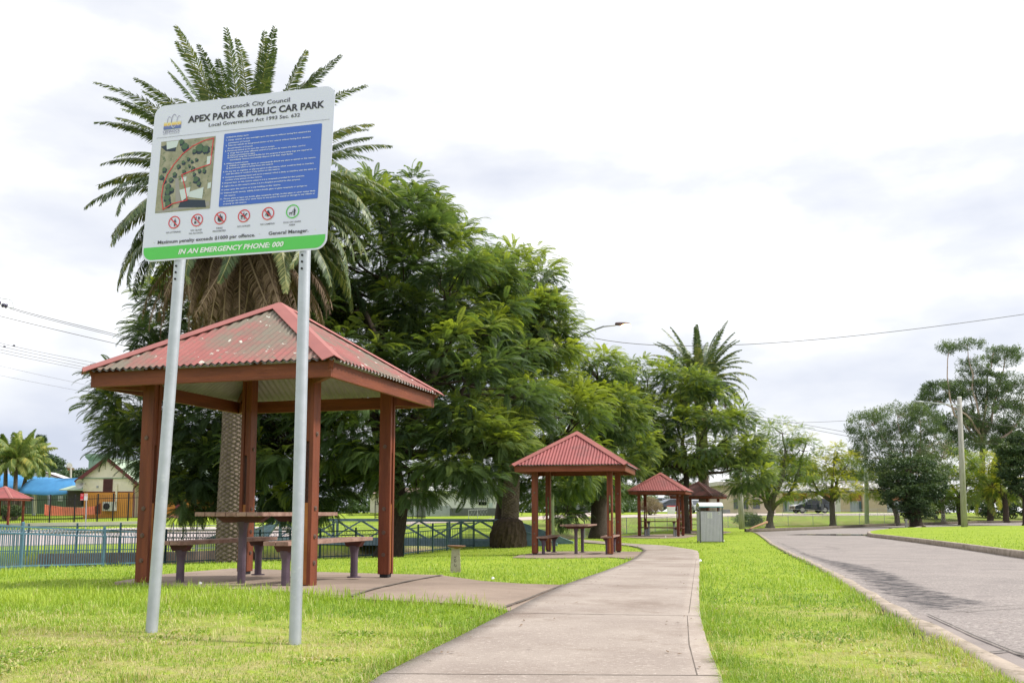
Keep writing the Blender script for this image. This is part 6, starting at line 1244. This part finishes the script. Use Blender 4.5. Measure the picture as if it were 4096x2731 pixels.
# green shed and long wall
d2 = 97; b = P(120, 2060, d2); t = empty('green_shed', b, 0, 'long grey-green sheet-metal shed behind the blue shade sails', 'building'); SHEDG = M('grey_green_sheet', (.17, .235, .2), (.14, .2, .17), scale=3, rough=.6)
bx((-120, 1945, 330, 2056), d2, 5, 'wall', SHEDG, t, b); m = MB()
for k in range(60): x = P(-120 + k * 7.6, 2056, d2).x; m.box((x, d2 - .02, (P(0, 2056, d2).z + P(0, 1945, d2).z) / 2), (.03, .04, P(0, 1945, d2).z - P(0, 2056, d2).z - .02))
fin(m.build('ribs', SHEDG, t), b); bx((231, 1982, 252, 2004), d2 - .12, .05, 'notice_board', M('pale_notice', (.5, .52, .6), (.4, .44, .5), rough=.5), t, b)
w4 = P(200, 1894, d2 + 1); bx((130, 1928, 310, 1947), d2 + 1.5, 3, 'upper_wall', M('white_gable_wall', (.62, .6, .6), rough=.7), t, b)
m = MB(); V = [P(90, 1892, d2 + .2), P(165, 1885, d2 + .2), P(270, 1922, d2 + .2), P(330, 1942, d2 + .2), P(90, 1942, d2 + .2)]; V += [x + Vector((0, 3, 0)) for x in V]; m.add(V, [(4, 3, 2, 1, 0), (5, 6, 7, 8, 9)] + [(i, (i + 1) % 5, (i + 1) % 5 + 5, i + 5) for i in range(5)]); fin(m.build('gable', M('white_gable_wall', (.62, .6, .6)), t), b)
m = MB().beam(P(165, 1884, d2), P(270, 1920, d2), .1, .12).beam(P(270, 1920, d2), P(332, 1940, d2), .1, .12); fin(m.build('roof_edge', MAROON, t), b)
# shade sails
SAIL = M('blue_shade_cloth', (.085, .30, .60), (.07, .25, .52), scale=1.5, rough=.8)
def sail(label, corners, sagz, posts):
    b = corners[0]; t = empty('shade_sail', b, 0, label, 'shade sail', 'blue shade sails in the school yard'); n = 10; V = []; F = []
    for i in range(n + 1):
        for j in range(n + 1):
            s, q = i / n, j / n; p = corners[0] * (1 - s) * (1 - q) + corners[1] * s * (1 - q) + corners[2] * s * q + corners[3] * (1 - s) * q; p = p + Vector((0, 0, sagz * (4 * q * (1 - q)) - .25 * 4 * s * (1 - s) * (1 - 4 * q * (1 - q)))); V.append(p)
    F = [(i * (n + 1) + j, (i + 1) * (n + 1) + j, (i + 1) * (n + 1) + j + 1, i * (n + 1) + j + 1) for i in range(n) for j in range(n)]
    o = MB().add(V, F).build('cloth', SAIL, t, smooth=True); o.matrix_parent_inverse = Matrix.Translation(-b); so_ = o.modifiers.new('thick', 'SOLIDIFY'); so_.thickness = .02
    for (u0, v0, v1, dd, r_, mt) in posts: q = MB().tube([P(u0, v1, dd), P(u0, v0, dd)], r_, 10).build('post', mt, t); q.matrix_parent_inverse = Matrix.Translation(-b)
sail('higher dark blue shade sail behind the feather palms', [P(-80, 1945, 93), P(165, 1945, 92), P(262, 1923, 95), P(-60, 1885, 97)], .55, [(194, 1945, 2060, 92.5, .18, M('grey_sail_post', (.26, .29, .33), rough=.6)), (135, 1945, 2060, 92, .16, M('grey_sail_post', (.26, .29, .33)))])
sail('lower bright blue shade sail spreading left of the cream building', [P(72, 1967, 86), P(298, 1969, 85.5), P(330, 1922, 89), P(170, 1932, 90)], .75, [(141, 1965, 2052, 86.5, .15, M('cream_sail_post', (.6, .6, .42), rough=.6))])
# low white wall and black palisade fence
d3 = 77; wm = MB(); p0, p1 = P(-260, 2116, d3), P(620, 2116, d3); zt0, zt1 = P(-260, 2097, d3).z, P(620, 2082, d3).z
wm.add([(p0.x, d3, -.6), (p1.x, d3, -.6), (p1.x, d3, zt1), (p0.x, d3, zt0), (p0.x, d3 + .3, -.6), (p1.x, d3 + .3, -.6), (p1.x, d3 + .3, zt1), (p0.x, d3 + .3, zt0)], [(0, 1, 2, 3), (3, 2, 6, 7), (5, 4, 7, 6), (1, 5, 6, 2)])
tag(wm.build('white_wall', M('pale_rendered_wall', (.64, .60, .57), (.56, .52, .49), scale=1, rough=.9)), 'low white rendered wall under the black school fence', 'wall')
def palisade(label, pts, h, pitch, group=None, r_=.012, pr_=.05):
    b = pts[0]; t = empty('palisade_fence', b, 0, label, 'fence', group)
    for p in pts: fin(MB().box((p.x, p.y, p.z + h / 2 + .05), (pr_ * 2, pr_ * 2, h + .1)).build('post', BLACK, t), b)
    for a, c in zip(pts[:-1], pts[1:]):
        m = MB(); m.beam(a + Vector((0, 0, .12 * h)), c + Vector((0, 0, .12 * h)), .04, .05); m.beam(a + Vector((0, 0, .86 * h)), c + Vector((0, 0, .86 * h)), .04, .05); n = max(2, int((c - a).length / pitch))
        for k in range(1, n): q = a + (c - a) * k / n; m.beam(q + Vector((0, 0, .02)), q + Vector((0, 0, h)), r_ * 2, r_ * 2, up=(1, 0, 0))
        fin(m.build('panel', BLACK, t), b)
palisade('long black palisade fence on top of the low white wall', [P(u, v, 77.15) for u, v in ((-150, 2094), (-30, 2093), (92, 2091), (197, 2089), (296, 2087), (388, 2085), (450, 2083), (511, 2082), (560, 2081))], 2.2, .145)
# orange barrier mesh
m = MB(); q = [(178, 2058, 2016, 80.5), (190, 2060, 2020, 81), (250, 2060, 2028, 82), (330, 2058, 2030, 82.5), (380, 2056, 2024, 82.8), (404, 2054, 2010, 82.8)]; lows = [P(a, lo, dd) for a, lo, hi, dd in q]; his = [P(a, hi, dd) for a, lo, hi, dd in q]
for i in range(len(q) - 1):
    for k in range(26): s = k / 26; a = lows[i].lerp(lows[i + 1], s); c = his[i].lerp(his[i + 1], s); m.beam(a, c, .035, .01)
    for k in range(9): s = k / 8; m.beam(lows[i].lerp(his[i], s), lows[i + 1].lerp(his[i + 1], s), .01, .04)
tag(m.build('barrier_mesh', M('orange_plastic_mesh', (.72, .22, .14), (.62, .18, .12), rough=.6)), 'sagging orange plastic barrier mesh on the school lawn', 'barrier')
# seat-like rail and low planting by the left shelter
bush('low green plants beside the far left shelter', [(40, 2042, 84, 45, 12, .8)], (40, 2056, 84), DENSE, name='garden_plants', cat='plants', seed=90, cr=.35, leaf=.35)
t = empty('yard_bench', P(105, 2060, 88), 0, 'low metal bench in the school yard beside the cream post', 'bench'); o = MB().beam(P(72, 2026, 88), P(118, 2026, 88), .35, .05).build('seat', GREYSTEEL, t); fin(o, P(105, 2060, 88))
for u in (76, 106): fin(MB().beam(P(u, 2027, 88), P(u, 2050, 88), .05, .05).build('leg', GREYSTEEL, t), P(105, 2060, 88))
# distant orange-roofed tower
d4 = 210; b = P(265, 2000, d4); t = empty('distant_tower', b, 0, 'distant orange-tiled roof and square red tower with a dish on the skyline', 'building'); OR = M('orange_tiles', (.55, .17, .08), (.45, .14, .07), rough=.8)
bx((253, 1869, 284, 1900), d4, 1.6, 'tower', M('red_brown_brick', (.33, .14, .09), (.24, .1, .07), rough=.9), t, b)
m = MB(); V = [P(250, 1876, d4 - 1), P(276, 1876, d4 - 1), P(300, 1899, d4 - 1), P(262, 1899, d4 - 1)]; V += [x + Vector((0, 6, 0)) for x in V]; m.add(V, [(3, 2, 1, 0), (4, 5, 6, 7), (1, 2, 6, 5), (0, 1, 5, 4)]); fin(m.build('roof', OR, t), b)
bx((262, 1899, 300, 1930), d4, 4, 'wall', WHITE, t, b); c = P(279, 1863, d4 + .5); m = MB().lathe([(.1, -.2), (.7, .15), (.72, .2)], 14); m.v = [(c.x + x, c.y - z, c.z + y) for x, y, z in m.v]; m.tube([P(279, 1870, d4 + .5), c], .08, 6); m.tube([P(272, 1862, d4 + .5), P(270, 1852, d4 + .5)], .05, 5); fin(m.build('dish', WHITE, t), b)

# ------------------------------------------------------------------ houses between the trunks
d5 = 86; b = P(1950, 2062, d5); t = empty('white_house', b, 0, 'white weatherboard house with a striped awning seen between the jacaranda and the palm trunk', 'house')
WB = M('white_weatherboard', (.68, .69, .71), (.6, .61, .64), scale=2, rough=.7); bx((1700, 1962, 2002, 2034), d5 + .02, 7, 'wall', WB, t, b); boards((1700, 1964, 2002, 2032), d5, 0, 'boards', WB, t, b, .13)
m = MB(); V = [P(1690, 1963, d5 - .6), P(2012, 1963, d5 - .6), P(1980, 1925, d5 + 3), P(1740, 1925, d5 + 3), P(2012, 1963, d5 + 7.5), P(1690, 1963, d5 + 7.5)]; m.add(V, [(0, 1, 2, 3), (1, 4, 2), (4, 5, 3, 2), (5, 0, 3)]); fin(m.build('roof', M('pale_grey_iron', (.52, .54, .5), (.45, .47, .44), rough=.6), t), b); bx((1688, 1961, 2013, 1965), d5 - .7, .12, 'gutter', GREYSTEEL, t, b)
wf = bx((1912, 2004, 1948, 2022), d5 - .07, .06, 'window', WHITE, t, b); wp_ = bx((1914, 2006, 1946, 2020), d5 - .085, .012, 'pane', GLASS, wf, b); wp_.matrix_parent_inverse = Matrix.Identity(4)
bx((1955, 2010, 1971, 2030), d5 - .06, .05, 'meter_box', M('pale_blue_box', (.5, .58, .66), rough=.5), t, b)
m = MB(); m2 = MB()
for k in range(12):
    a = P(1902 + k * 4.25, 1989, d5); c = P(1902 + k * 4.25, 2005, d5 - .6); w_ = 4.2 * mpp(d5); (m if k % 2 == 0 else m2).beam(a + Vector((w_ / 2, 0, 0)), c + Vector((w_ / 2, 0, 0)), w_, .02, up=(0, -1, .3))
fin(m.build('awning', WHITE, t), b); fin(m2.build('awning_stripes', M('dark_stripe', (.08, .08, .09), rough=.6), t), b); bx((1993, 1964, 1999, 2032), d5 - .12, .1, 'downpipe', M('beige_pipe', (.5, .42, .32), rough=.6), t, b)
def sheetfence(label, px, d, mat, name='sheet_fence'):
    b = P(px[0], px[3], d); t = empty(name, b, 0, label, 'fence', 'metal sheet fences behind the street'); bx(px, d, .06, 'panel', mat, t, b); p0, p1 = P(px[0], px[3], d), P(px[2], px[1], d); m = MB(); n = int((p1.x - p0.x) / .22)
    for k in range(n + 1): m.box((p0.x + (p1.x - p0.x) * k / n, d - .02, (p0.z + p1.z) / 2), (.05, .04, p1.z - p0.z - .02))
    fin(m.build('ribs', mat, t), b)
GSH = M('dark_grey_sheet', (.12, .13, .145), (.1, .11, .12), rough=.6); LSH = M('light_grey_sheet', (.38, .41, .45), (.32, .35, .38), rough=.6)
sheetfence('low dark grey metal fence in front of the white house', (1800, 2031, 2003, 2062), 80, GSH); sheetfence('light grey metal fence behind the black palisade', (1570, 2022, 1800, 2064), 81, LSH)
sheetfence('small dark metal gate fence at the street corner seen under the second shelter', (2320, 2021, 2350, 2044), 92, GSH); sheetfence('light fence beside the dark gate at the street corner', (2304, 2018, 2320, 2038), 93, LSH)
palisade('black palisade fence on the street corner right of the jacaranda trunk', [P(u, v, 76) for u, v in ((1500, 2076), (1548, 2075), (1608, 2074), (1668, 2073))], 1.4, .13, pr_=.035)
t = empty('palisade_gate', P(1685, 2072, 75.5), 0, 'solid-looking black gate at the end of the palisade fence', 'gate'); m = MB(); p0 = P(1668, 2072, 75.5); p1 = P(1702, 2009, 75.5)
for k in range(16): m.box((p0.x + (p1.x - p0.x) * k / 15, 75.5, (p0.z + p1.z) / 2), (.03, .03, p1.z - p0.z))
m.beam((p0.x, 75.5, p0.z + .15), (p1.x, 75.5, p0.z + .15), .04, .05); m.beam((p0.x, 75.5, p1.z - .15), (p1.x, 75.5, p1.z - .15), .04, .05); fin(m.build('bars', BLACK, t), P(1685, 2072, 75.5))
d6 = 92; b = P(1640, 2062, d6); t = empty('fibro_house', b, 0, 'low pale house with a brown eave left of the white house', 'house'); bx((1480, 1974, 1718, 2050), d6 + .5, 6, 'wall', M('pale_fibro', (.6, .56, .52), (.52, .48, .45), rough=.8), t, b)
m = MB(); V = [P(1470, 1973, d6 - .3), P(1728, 1973, d6 - .3), P(1690, 1950, d6 + 3), P(1520, 1950, d6 + 3), P(1728, 1973, d6 + 7), P(1470, 1973, d6 + 7)]; m.add(V, [(0, 1, 2, 3), (1, 4, 2), (4, 5, 3, 2), (5, 0, 3)]); fin(m.build('roof', M('brown_tile_roof', (.33, .24, .2), (.26, .19, .16), rough=.9), t), b); bx((1650, 1972, 1730, 1978), d6 - .4, .15, 'gutter', BLACK, t, b)
wf = bx((1560, 1990, 1600, 2020), d6 + .43, .06, 'window', WHITE, t, b); q = bx((1563, 1993, 1597, 2017), d6 + .41, .02, 'pane', GLASS, wf, b); q.matrix_parent_inverse = Matrix.Identity(4)
wirefence([hit(1874, 2074), hit(1910, 2072), hit(1970, 2069), hit(2040, 2066)], 'low wire fence with white rail in front of the dark grey metal fence', h=.75, grid=.5, w_=.008)

# ------------------------------------------------------------------ industrial buildings at the right
BRICK = M('orange_brick', (.42, .19, .12), (.36, .16, .10), scale=3, rough=.9, layers=[((.46, .25, .17), 20, .55, .7)]); TAN = M('tan_render', (.52, .42, .31), (.46, .37, .28), scale=2, rough=.9); BEIGE = M('beige_render', (.56, .48, .37), (.5, .43, .34), scale=2, rough=.9)
d7 = 124; b = P(3350, 2050, d7); t = empty('brick_industrial_building', b, 0, 'long low brick industrial building with grey roller doors and tan pillars behind the far trees', 'building')
bx((3110, 1964, 3760, 2050), d7, 14, 'wall', BRICK, t, b); m = MB(); V = [P(3095, 1966, d7 - .5), P(3770, 1966, d7 - .5), P(3770, 1930, d7 + 7), P(3095, 1930, d7 + 7)]; V += [q - Vector((0, 0, .15)) for q in V]; m.add(V, [(0, 1, 2, 3), (0, 4, 5, 1), (7, 6, 5, 4)]); fin(m.build('roof', M('pale_iron_roof', (.56, .55, .55), (.5, .49, .49), rough=.6), t), b)
bx((3095, 1963, 3770, 1967), d7 - .6, .15, 'gutter', M('dark_gutter', (.1, .13, .16), rough=.5), t, b); bx((3380, 1921, 3520, 1932), d7 + 7, 2, 'upper_roof', M('pale_iron_roof', (.56, .55, .55)), t, b)
RD = M('grey_roller_door', (.38, .41, .47), (.34, .37, .42), rough=.6)
for u0, u1 in ((3050, 3103), (3134, 3232), (3258, 3335), (3398, 3452), (3545, 3640)):
    dr = bx((u0, 2003, u1, 2048), d7 - .05, .04, 'roller_door', RD, t, b); p0, p1 = P(u0, 2048, d7 - .08), P(u1, 2003, d7 - .08); m = MB(); n = int((p1.x - p0.x) / .35)
    for k in range(1, n): m.box((p0.x + (p1.x - p0.x) * k / n, d7 - .065, (p0.z + p1.z) / 2), (.05, .03, p1.z - p0.z - .02))
    q = m.build('door_ribs', RD, dr); q.matrix_parent_inverse = Matrix.Identity(4)
for u0, u1, vt in ((3104, 3130, 1972), (3232, 3258, 1966), (3340, 3397, 1950), (3452, 3545, 1955), (3640, 3700, 1955)): bx((u0, vt, u1, 2050), d7 - .5, .5, 'pillar', TAN, t, b)
for u in (3143, 3203, 3440): bx((u, 2005, u + 4, 2040), d7 - .3, .15, 'bollard_pipe', BLUED, t, b)
d8 = 112; b = P(2950, 2056, d8); t = empty('beige_building', b, 0, 'beige rendered building with large grey windows behind the bin and weathered pole', 'building'); bx((2895, 1940, 3100, 2056), d8, 8, 'wall', BEIGE, t, b); bx((2870, 1925, 3110, 1941), d8 - .8, 9, 'eave', M('pale_eave', (.55, .52, .48), rough=.8), t, b)
for u0, u1 in ((2935, 2958), (2963, 2993), (3012, 3040)): wf = bx((u0, 1994, u1, 2035), d8 - .05, .05, 'window', M('grey_window_frame', (.3, .3, .3), rough=.5), t, b); q = bx((u0 + 1.5, 1996, u1 - 1.5, 2033), d8 - .08, .03, 'pane', M('grey_pane', (.12, .13, .15), rough=.25, spec=.6), wf, b); q.matrix_parent_inverse = Matrix.Identity(4)
d9 = 120; b = P(2854, 2056, d9); t = empty('shop_front', b, 0, 'small white shop front with a red fascia strip between the dark-roofed shelter posts', 'building'); bx((2832, 1990, 2895, 2056), d9, 5, 'wall', WHITE, t, b); bx((2830, 1992, 2895, 1998), d9 - .4, .4, 'red_fascia', M('sign_red', (.7, .03, .06)), t, b); bx((2834, 1998, 2893, 2006), d9 - .2, .2, 'grey_fascia', M('mid_grey', (.3, .3, .32)), t, b); q = bx((2852, 2012, 2872, 2050), d9 - .08, .08, 'door', GREYSTEEL, t, b)
b = P(2900, 2055, 108); t = empty('air_unit', b, 0, 'squat grey cabinet against the beige building', 'cabinet'); bx((2888, 2037, 2920, 2055), 108, .9, 'casing', M('mottled_grey', (.3, .3, .33), (.2, .2, .22), scale=4), t, b)
b = P(3273, 2052, 108); t = empty('white_cabinet', b, 0, 'tall rounded white service pillar beside the dark car, with vertical dark lettering strip', 'cabinet'); m = MB().prism([(P(3267, 0, 108).x, 108), (P(3284, 0, 108).x, 108), (P(3284, 0, 108).x, 108.6), (P(3267, 0, 108).x, 108.6)], P(0, 2040, 108).z - .2, P(0, 1993, 108).z); fin(m.build('pillar', M('off_white_metal', (.62, .62, .57), rough=.5), t), b); fin(MB().tube([P(3267, 1993, 108.3), P(3269, 1989, 108.3), P(3282, 1989, 108.3), P(3284, 1993, 108.3)], .28, 8).build('cap', M('off_white_metal', (.62, .62, .57)), t), b); bx((3278, 2003, 3282.5, 2028), 107.96, .03, 'dark_strip', BLACK, t, b)
m = MB()
for k in range(6): p0, p1 = P(3279, 2005.5 + 3.8 * k, 107.93), P(3281.6, 2003.5 + 3.8 * k, 107.93); m.box(((p0.x + p1.x) / 2, 107.94, (p0.z + p1.z) / 2), (p1.x - p0.x, .02, p1.z - p0.z))
fin(m.build('strip_characters', WHITE, t), b)
# red roadside sign glimpsed through the leaves
d10 = 100; b = P(2712, 2054, d10); t = empty('roadside_sign', b, 0, 'red and white sign on a tall post glimpsed through jacaranda leaves above the third shelter', 'sign'); fin(MB().tube([P(2712, 2056, d10), P(2712, 1838, d10)], .09, 8).build('post', GREYSTEEL, t), b)
m = MB(); p = [P(2688, 1826, d10), P(2734, 1826, d10), P(2733, 1838, d10), P(2724, 1842, d10), P(2698, 1842, d10), P(2689, 1838, d10)]; m.add(p + [q + Vector((0, .2, 0)) for q in p], [(5, 4, 3, 2, 1, 0), (6, 7, 8, 9, 10, 11)] + [(i, (i + 1) % 6, (i + 1) % 6 + 6, i + 6) for i in range(6)]); fin(m.build('sign_panel', M('sign_red', (.7, .03, .06)), t), b)
m = MB(); r = random.Random(5)
for k in range(11): p0, p1 = P(2690 + k * 3.9, 1836, d10 - .03), P(2692.8 + k * 3.9, 1830 + r.choice([0, 0, 2]), d10 - .03); m.box(((p0.x + p1.x) / 2, d10 - .03, (p0.z + p1.z) / 2), (p1.x - p0.x, .03, p1.z - p0.z))
fin(m.build('sign_characters', WHITE, t), b)
b = P(2755, 2000, 95); t = empty('tv_antenna', P(2746, 1960, 90), 0, 'thin pale cross-shaped antenna above the gap between the third and fourth shelter roofs', 'antenna'); m = MB().tube([P(2747, 1990, 90), P(2747, 1927, 90)], .03, 6); m.beam(P(2729, 1940, 90), P(2762, 1939, 90), .04, .04); fin(m.build('mast', GREYSTEEL, t), P(2746, 1960, 90))
b = P(2685, 2056, 104); t = empty('white_crate', b, 0, 'white box with red rim standing at the yard edge behind the third shelter', 'box'); s = mpp(104); q = MB().add([(x * w_, y * w_ * .7, z) for z, w_ in ((0, 13 * s), (31 * s, 15.5 * s)) for x, y in ((-1, -1), (1, -1), (1, 1), (-1, 1))], [(0, 1, 5, 4), (1, 2, 6, 5), (2, 3, 7, 6), (3, 0, 4, 7), (4, 5, 6, 7)]).build('box', WHITE, t); MB().box((0, 0, 32.5 * s), (32 * s, 23 * s, 3.5 * s)).build('rim', M('sign_red', (.7, .03, .06)), t)

# ------------------------------------------------------------------ cars
TYRE = M('tyre_rubber', (.02, .02, .022), rough=.85); RIM = M('alloy_rim', (.5, .5, .52), (.4, .4, .42), rough=.3, metal=.7); TRIM = M('black_trim', (.025, .025, .03), rough=.5); LAMPW = M('headlamp', (.7, .72, .75), rough=.15, spec=.8); LAMPR = M('tail_lamp', (.4, .02, .02), rough=.2)
def car(label, loc, rz, paint, kind='suv', group=None, name='parked_car', door=False):
    """x forward, 4.6 long, 1.85 wide"""
    t = empty(name, loc, rz, label, 'car', group); W2 = .92
    if kind == 'suv': low = [(-2.28, .45), (-2.3, .95), (-2.1, 1.05), (.95, 1.06), (1.7, 1.0), (2.2, .86), (2.32, .66), (2.3, .38), (1.95, .30), (-1.9, .30)]; cab = [(-2.15, 1.02), (-1.95, 1.62), (-1.3, 1.72), (.1, 1.70), (.45, 1.6), (1.15, 1.04)]
    else: low = [(-2.2, .42), (-2.25, .88), (-2.0, .96), (.9, .95), (1.6, .88), (2.15, .75), (2.25, .55), (2.2, .34), (1.9, .26), (-1.9, .26)]; cab = [(-1.75, .93), (-1.15, 1.38), (-.6, 1.45), (.1, 1.43), (.4, 1.36), (1.2, .93)]
    def loft(prof, inset_lo, inset_hi, zlo, zhi):
        m = MB(); n = len(prof); V = []
        for s in (-1, 1):
            for x, z in prof: f = np.clip((z - zlo) / (zhi - zlo), 0, 1); V.append((x, s * (W2 - inset_lo - (inset_hi - inset_lo) * f), z))
        m.add(V, [tuple(range(n)), tuple(range(2 * n - 1, n - 1, -1))] + [(i, i + n, (i + 1) % n + n, (i + 1) % n) for i in range(n)]); return m
    loft(low, .0, .08, .4, 1.1).build('body', paint, t, bevel=.05); loft(cab, .09, .22, 1.0, 1.7).build('cabin', paint, t, bevel=.04)
    top = cab[2][1]; zb = cab[0][1] + .06; zt = top - .1
    for s in (-1, 1):
        def yy(z): return s * (W2 - .09 - .13 * np.clip((z - 1.0) / .7, 0, 1) + .006)
        def pane(pts, nm='side_window'): MB().add([(x, yy(z), z) for x, z in pts] + [(x, yy(z) + s * .008, z) for x, z in pts], [tuple(range(len(pts))), tuple(range(2 * len(pts) - 1, len(pts) - 1, -1))] + [(i, i + len(pts), (i + 1) % len(pts) + len(pts), (i + 1) % len(pts)) for i in range(len(pts))]).build(nm, GLASS, t)
        xa, xf = cab[0][0], cab[-1][0]; k = (zt - zb) / (top - zb)
        pane([(-.55, zb), (-.55, zt), (cab[3][0] + .05, zt), (xf - .28, zb)]); pane([(-1.45, zb), (-1.42, zt), (-.62, zt), (-.62, zb)]); pane([(xa + .2, zb + .05), (cab[1][0] + .1, zt - .05), (-1.5, zt), (-1.52, zb)])
        MB().box((xf - .35, s * (W2 + .05), zb + .08), (.12, .2, .14)).build('mirror', paint, t, bevel=.02)
        for z0 in (0,): MB().box((0, s * (W2 + .003), .42), (2.6, .02, .12)).build('sill_trim', TRIM, t)
    fw = MB(); hw = W2 - .26; a0, a1 = cab[-1], cab[-2]; fw.add([(a0[0] + .0, -hw - .08, a0[1] + .02), (a0[0], hw + .08, a0[1] + .02), (a1[0] + .03, hw, a1[1] - .02), (a1[0] + .03, -hw, a1[1] - .02), (a0[0] - .03, -hw - .08, a0[1] - .01), (a0[0] - .03, hw + .08, a0[1] - .01), (a1[0], hw, a1[1] - .05), (a1[0], -hw, a1[1] - .05)], [(0, 1, 2, 3), (7, 6, 5, 4), (0, 4, 5, 1), (2, 6, 7, 3)]); fw.build('windscreen', M('sky_lit_windscreen_glass', (.12, .15, .18), rough=.06, spec=1), t)
    rw = MB(); a0, a1 = cab[0], cab[1]; rw.add([(a0[0] - .012, -hw, a0[1] + .08), (a0[0] - .012, hw, a0[1] + .08), (a1[0] - .02, hw - .05, a1[1] - .04), (a1[0] - .02, -hw + .05, a1[1] - .04)], [(0, 3, 2, 1)]); rw.build('rear_window', GLASS, t)
    hx = low[6][0]
    for s in (-1, 1):
        MB().box((low[5][0] + .02, s * .68, low[5][1] - .03), (.2, .32, .14)).build('headlight', LAMPW, t, bevel=.03); MB().box((low[1][0] + .02, s * .76, low[1][1] - .08), (.1, .2, .2)).build('tail_light', LAMPR, t, bevel=.02)
    MB().box((hx + .01, 0, .62), (.05, .95, .18)).build('grille', TRIM, t); MB().box((hx + .02, 0, .44), (.03, .4, .11)).build('number_plate', WHITE, t); MB().box((hx - .02, 0, .36), (.12, 1.5, .12)).build('bumper', TRIM, t)
    for x in (-1.38, 1.42):
        for s in (-1, 1):
            r_ = .37 if kind == 'suv' else .32; y = s * (W2 - .12); wm_ = MB().tube([(x, y - .12, r_), (x, y - .1, r_), (x, y + .1, r_), (x, y + .12, r_)], [r_ - .03, r_, r_, r_ - .03], 22); wh = empty('wheel', (0, 0, 0)); wh.parent = t; q = wm_.build('tyre', TYRE, wh)
            rm = MB().tube([(x, y + s * .10, r_), (x, y + s * .135, r_)], r_ * .66, 16)
            rm.build('rim', RIM, wh); sp = MB()
            for k in range(5): an = k * 2 * PI / 5; sp.box((x + math.cos(an) * r_ * .42, y + s * .142, r_ + math.sin(an) * r_ * .42), (.05, .01, .05))
            sp.build('wheel_openings', TRIM, wh); MB().tube([(x, s * (W2 - .03), r_), (x, s * (W2 + .004), r_)], r_ + .055, 20).build('wheel_arch', TRIM, t)
    if door:
        s = door; dm = MB(); hx_, hy = -.55, s * (W2 + .01); ang = R(62) * s
        def dr(x, z): return (hx_ - x * math.cos(abs(ang)) , hy + s * x * math.sin(abs(ang)), z)
        pr_ = [(0, .4), (.85, .4), (.85, 1.0), (0, 1.04)]; V = [dr(*q) for q in pr_]; V2 = [(x + .05, y, z) for x, y, z in V]; dm.add(V + V2, [(0, 1, 2, 3), (7, 6, 5, 4)] + [(i, (i + 1) % 4, (i + 1) % 4 + 4, i + 4) for i in range(4)]); dd = dm.build('open_rear_door', paint, t, bevel=.02)
        pr_ = [(.05, 1.04), (.8, 1.0), (.7, 1.5), (.05, 1.58)]; V = [dr(*q) for q in pr_]; MB().add(V + [(x + .02, y, z) for x, y, z in V], [(0, 1, 2, 3), (7, 6, 5, 4)] + [(i, (i + 1) % 4, (i + 1) % 4 + 4, i + 4) for i in range(4)]).build('door_window', GLASS, dd)
        MB().box((-1.0, s * (W2 - .02), .72), (.78, .06, .62)).build('door_opening', M('dark_car_interior', (.02, .018, .016), rough=.9), t)
    return t
NAVY = M('dark_navy_paint', (.012, .02, .03), rough=.2, clearcoat=1, spec=.6); WHITEP = M('white_car_paint', (.7, .71, .73), rough=.25, clearcoat=1); SILV = M('silver_blue_paint', (.32, .37, .42), rough=.3, metal=.5, clearcoat=1); DARKP = M('dark_blue_paint', (.03, .035, .06), rough=.25, clearcoat=1)
def cpos(u, v, d): p = P(u, v, d); return Vector((p.x, d, p.z))
car('dark navy four-wheel drive with a rear door open beside the white service pillar', cpos(3242, 2050, 112), PI + .12, NAVY, 'suv', door=1)
car('white four-wheel drive facing the camera between posts of the dark-roofed shelter', cpos(2786, 2051, 118), -PI / 2 + .1, WHITEP, 'suv', 'cars in the yard behind the far shelters')
car('white car parked at an angle behind the white box with red rim', cpos(2705, 2038, 126), PI + .5, WHITEP, 'suv', 'cars in the yard behind the far shelters')
car('silver-blue car furthest back, left of the third shelter gap', cpos(2632, 2028, 140), PI + .05, SILV, 'sedan', 'cars in the yard behind the far shelters')
car('dark car mostly hidden behind the white box', cpos(2676, 2042, 116), PI + .3, DARKP, 'sedan', 'cars in the yard behind the far shelters')
# kerbed bed under the dark evergreen, with a stub post
kerb('tree_bed_kerb', np.array([(p.x, p.y) for p in [hit(u, v) for u, v in ((3571, 2118), (3660, 2116), (3700, 2104), (3690, 2100))]]), .3, .12, KERB, side=1)
b = hit(3626, 2110); t = empty('stub_post', b, 0, 'short grey timber stub post at the foot of the dark evergreen', 'post'); MB().box((0, 0, .33), (.17, .17, .72)).build('stub', POLEW, t); MB().box((0, 0, .72), (.24, .2, .07)).build('cap', POLEW, t)
# fallen branch by the kerb end
p0, p1 = hit(3000, 2128), hit(3068, 2116); o = MB().tube([p0 + Vector((0, 0, .25)), (p0 + p1) / 2 + Vector((0, 0, .4)), p1 + Vector((0, 0, .55))], [.04, .07, .10], 7).build('fallen_branch', M('broken_wood', (.4, .22, .13), (.25, .14, .09), rough=.9)); tag(o, 'reddish broken branch lying at the end of the far kerb', 'branch')
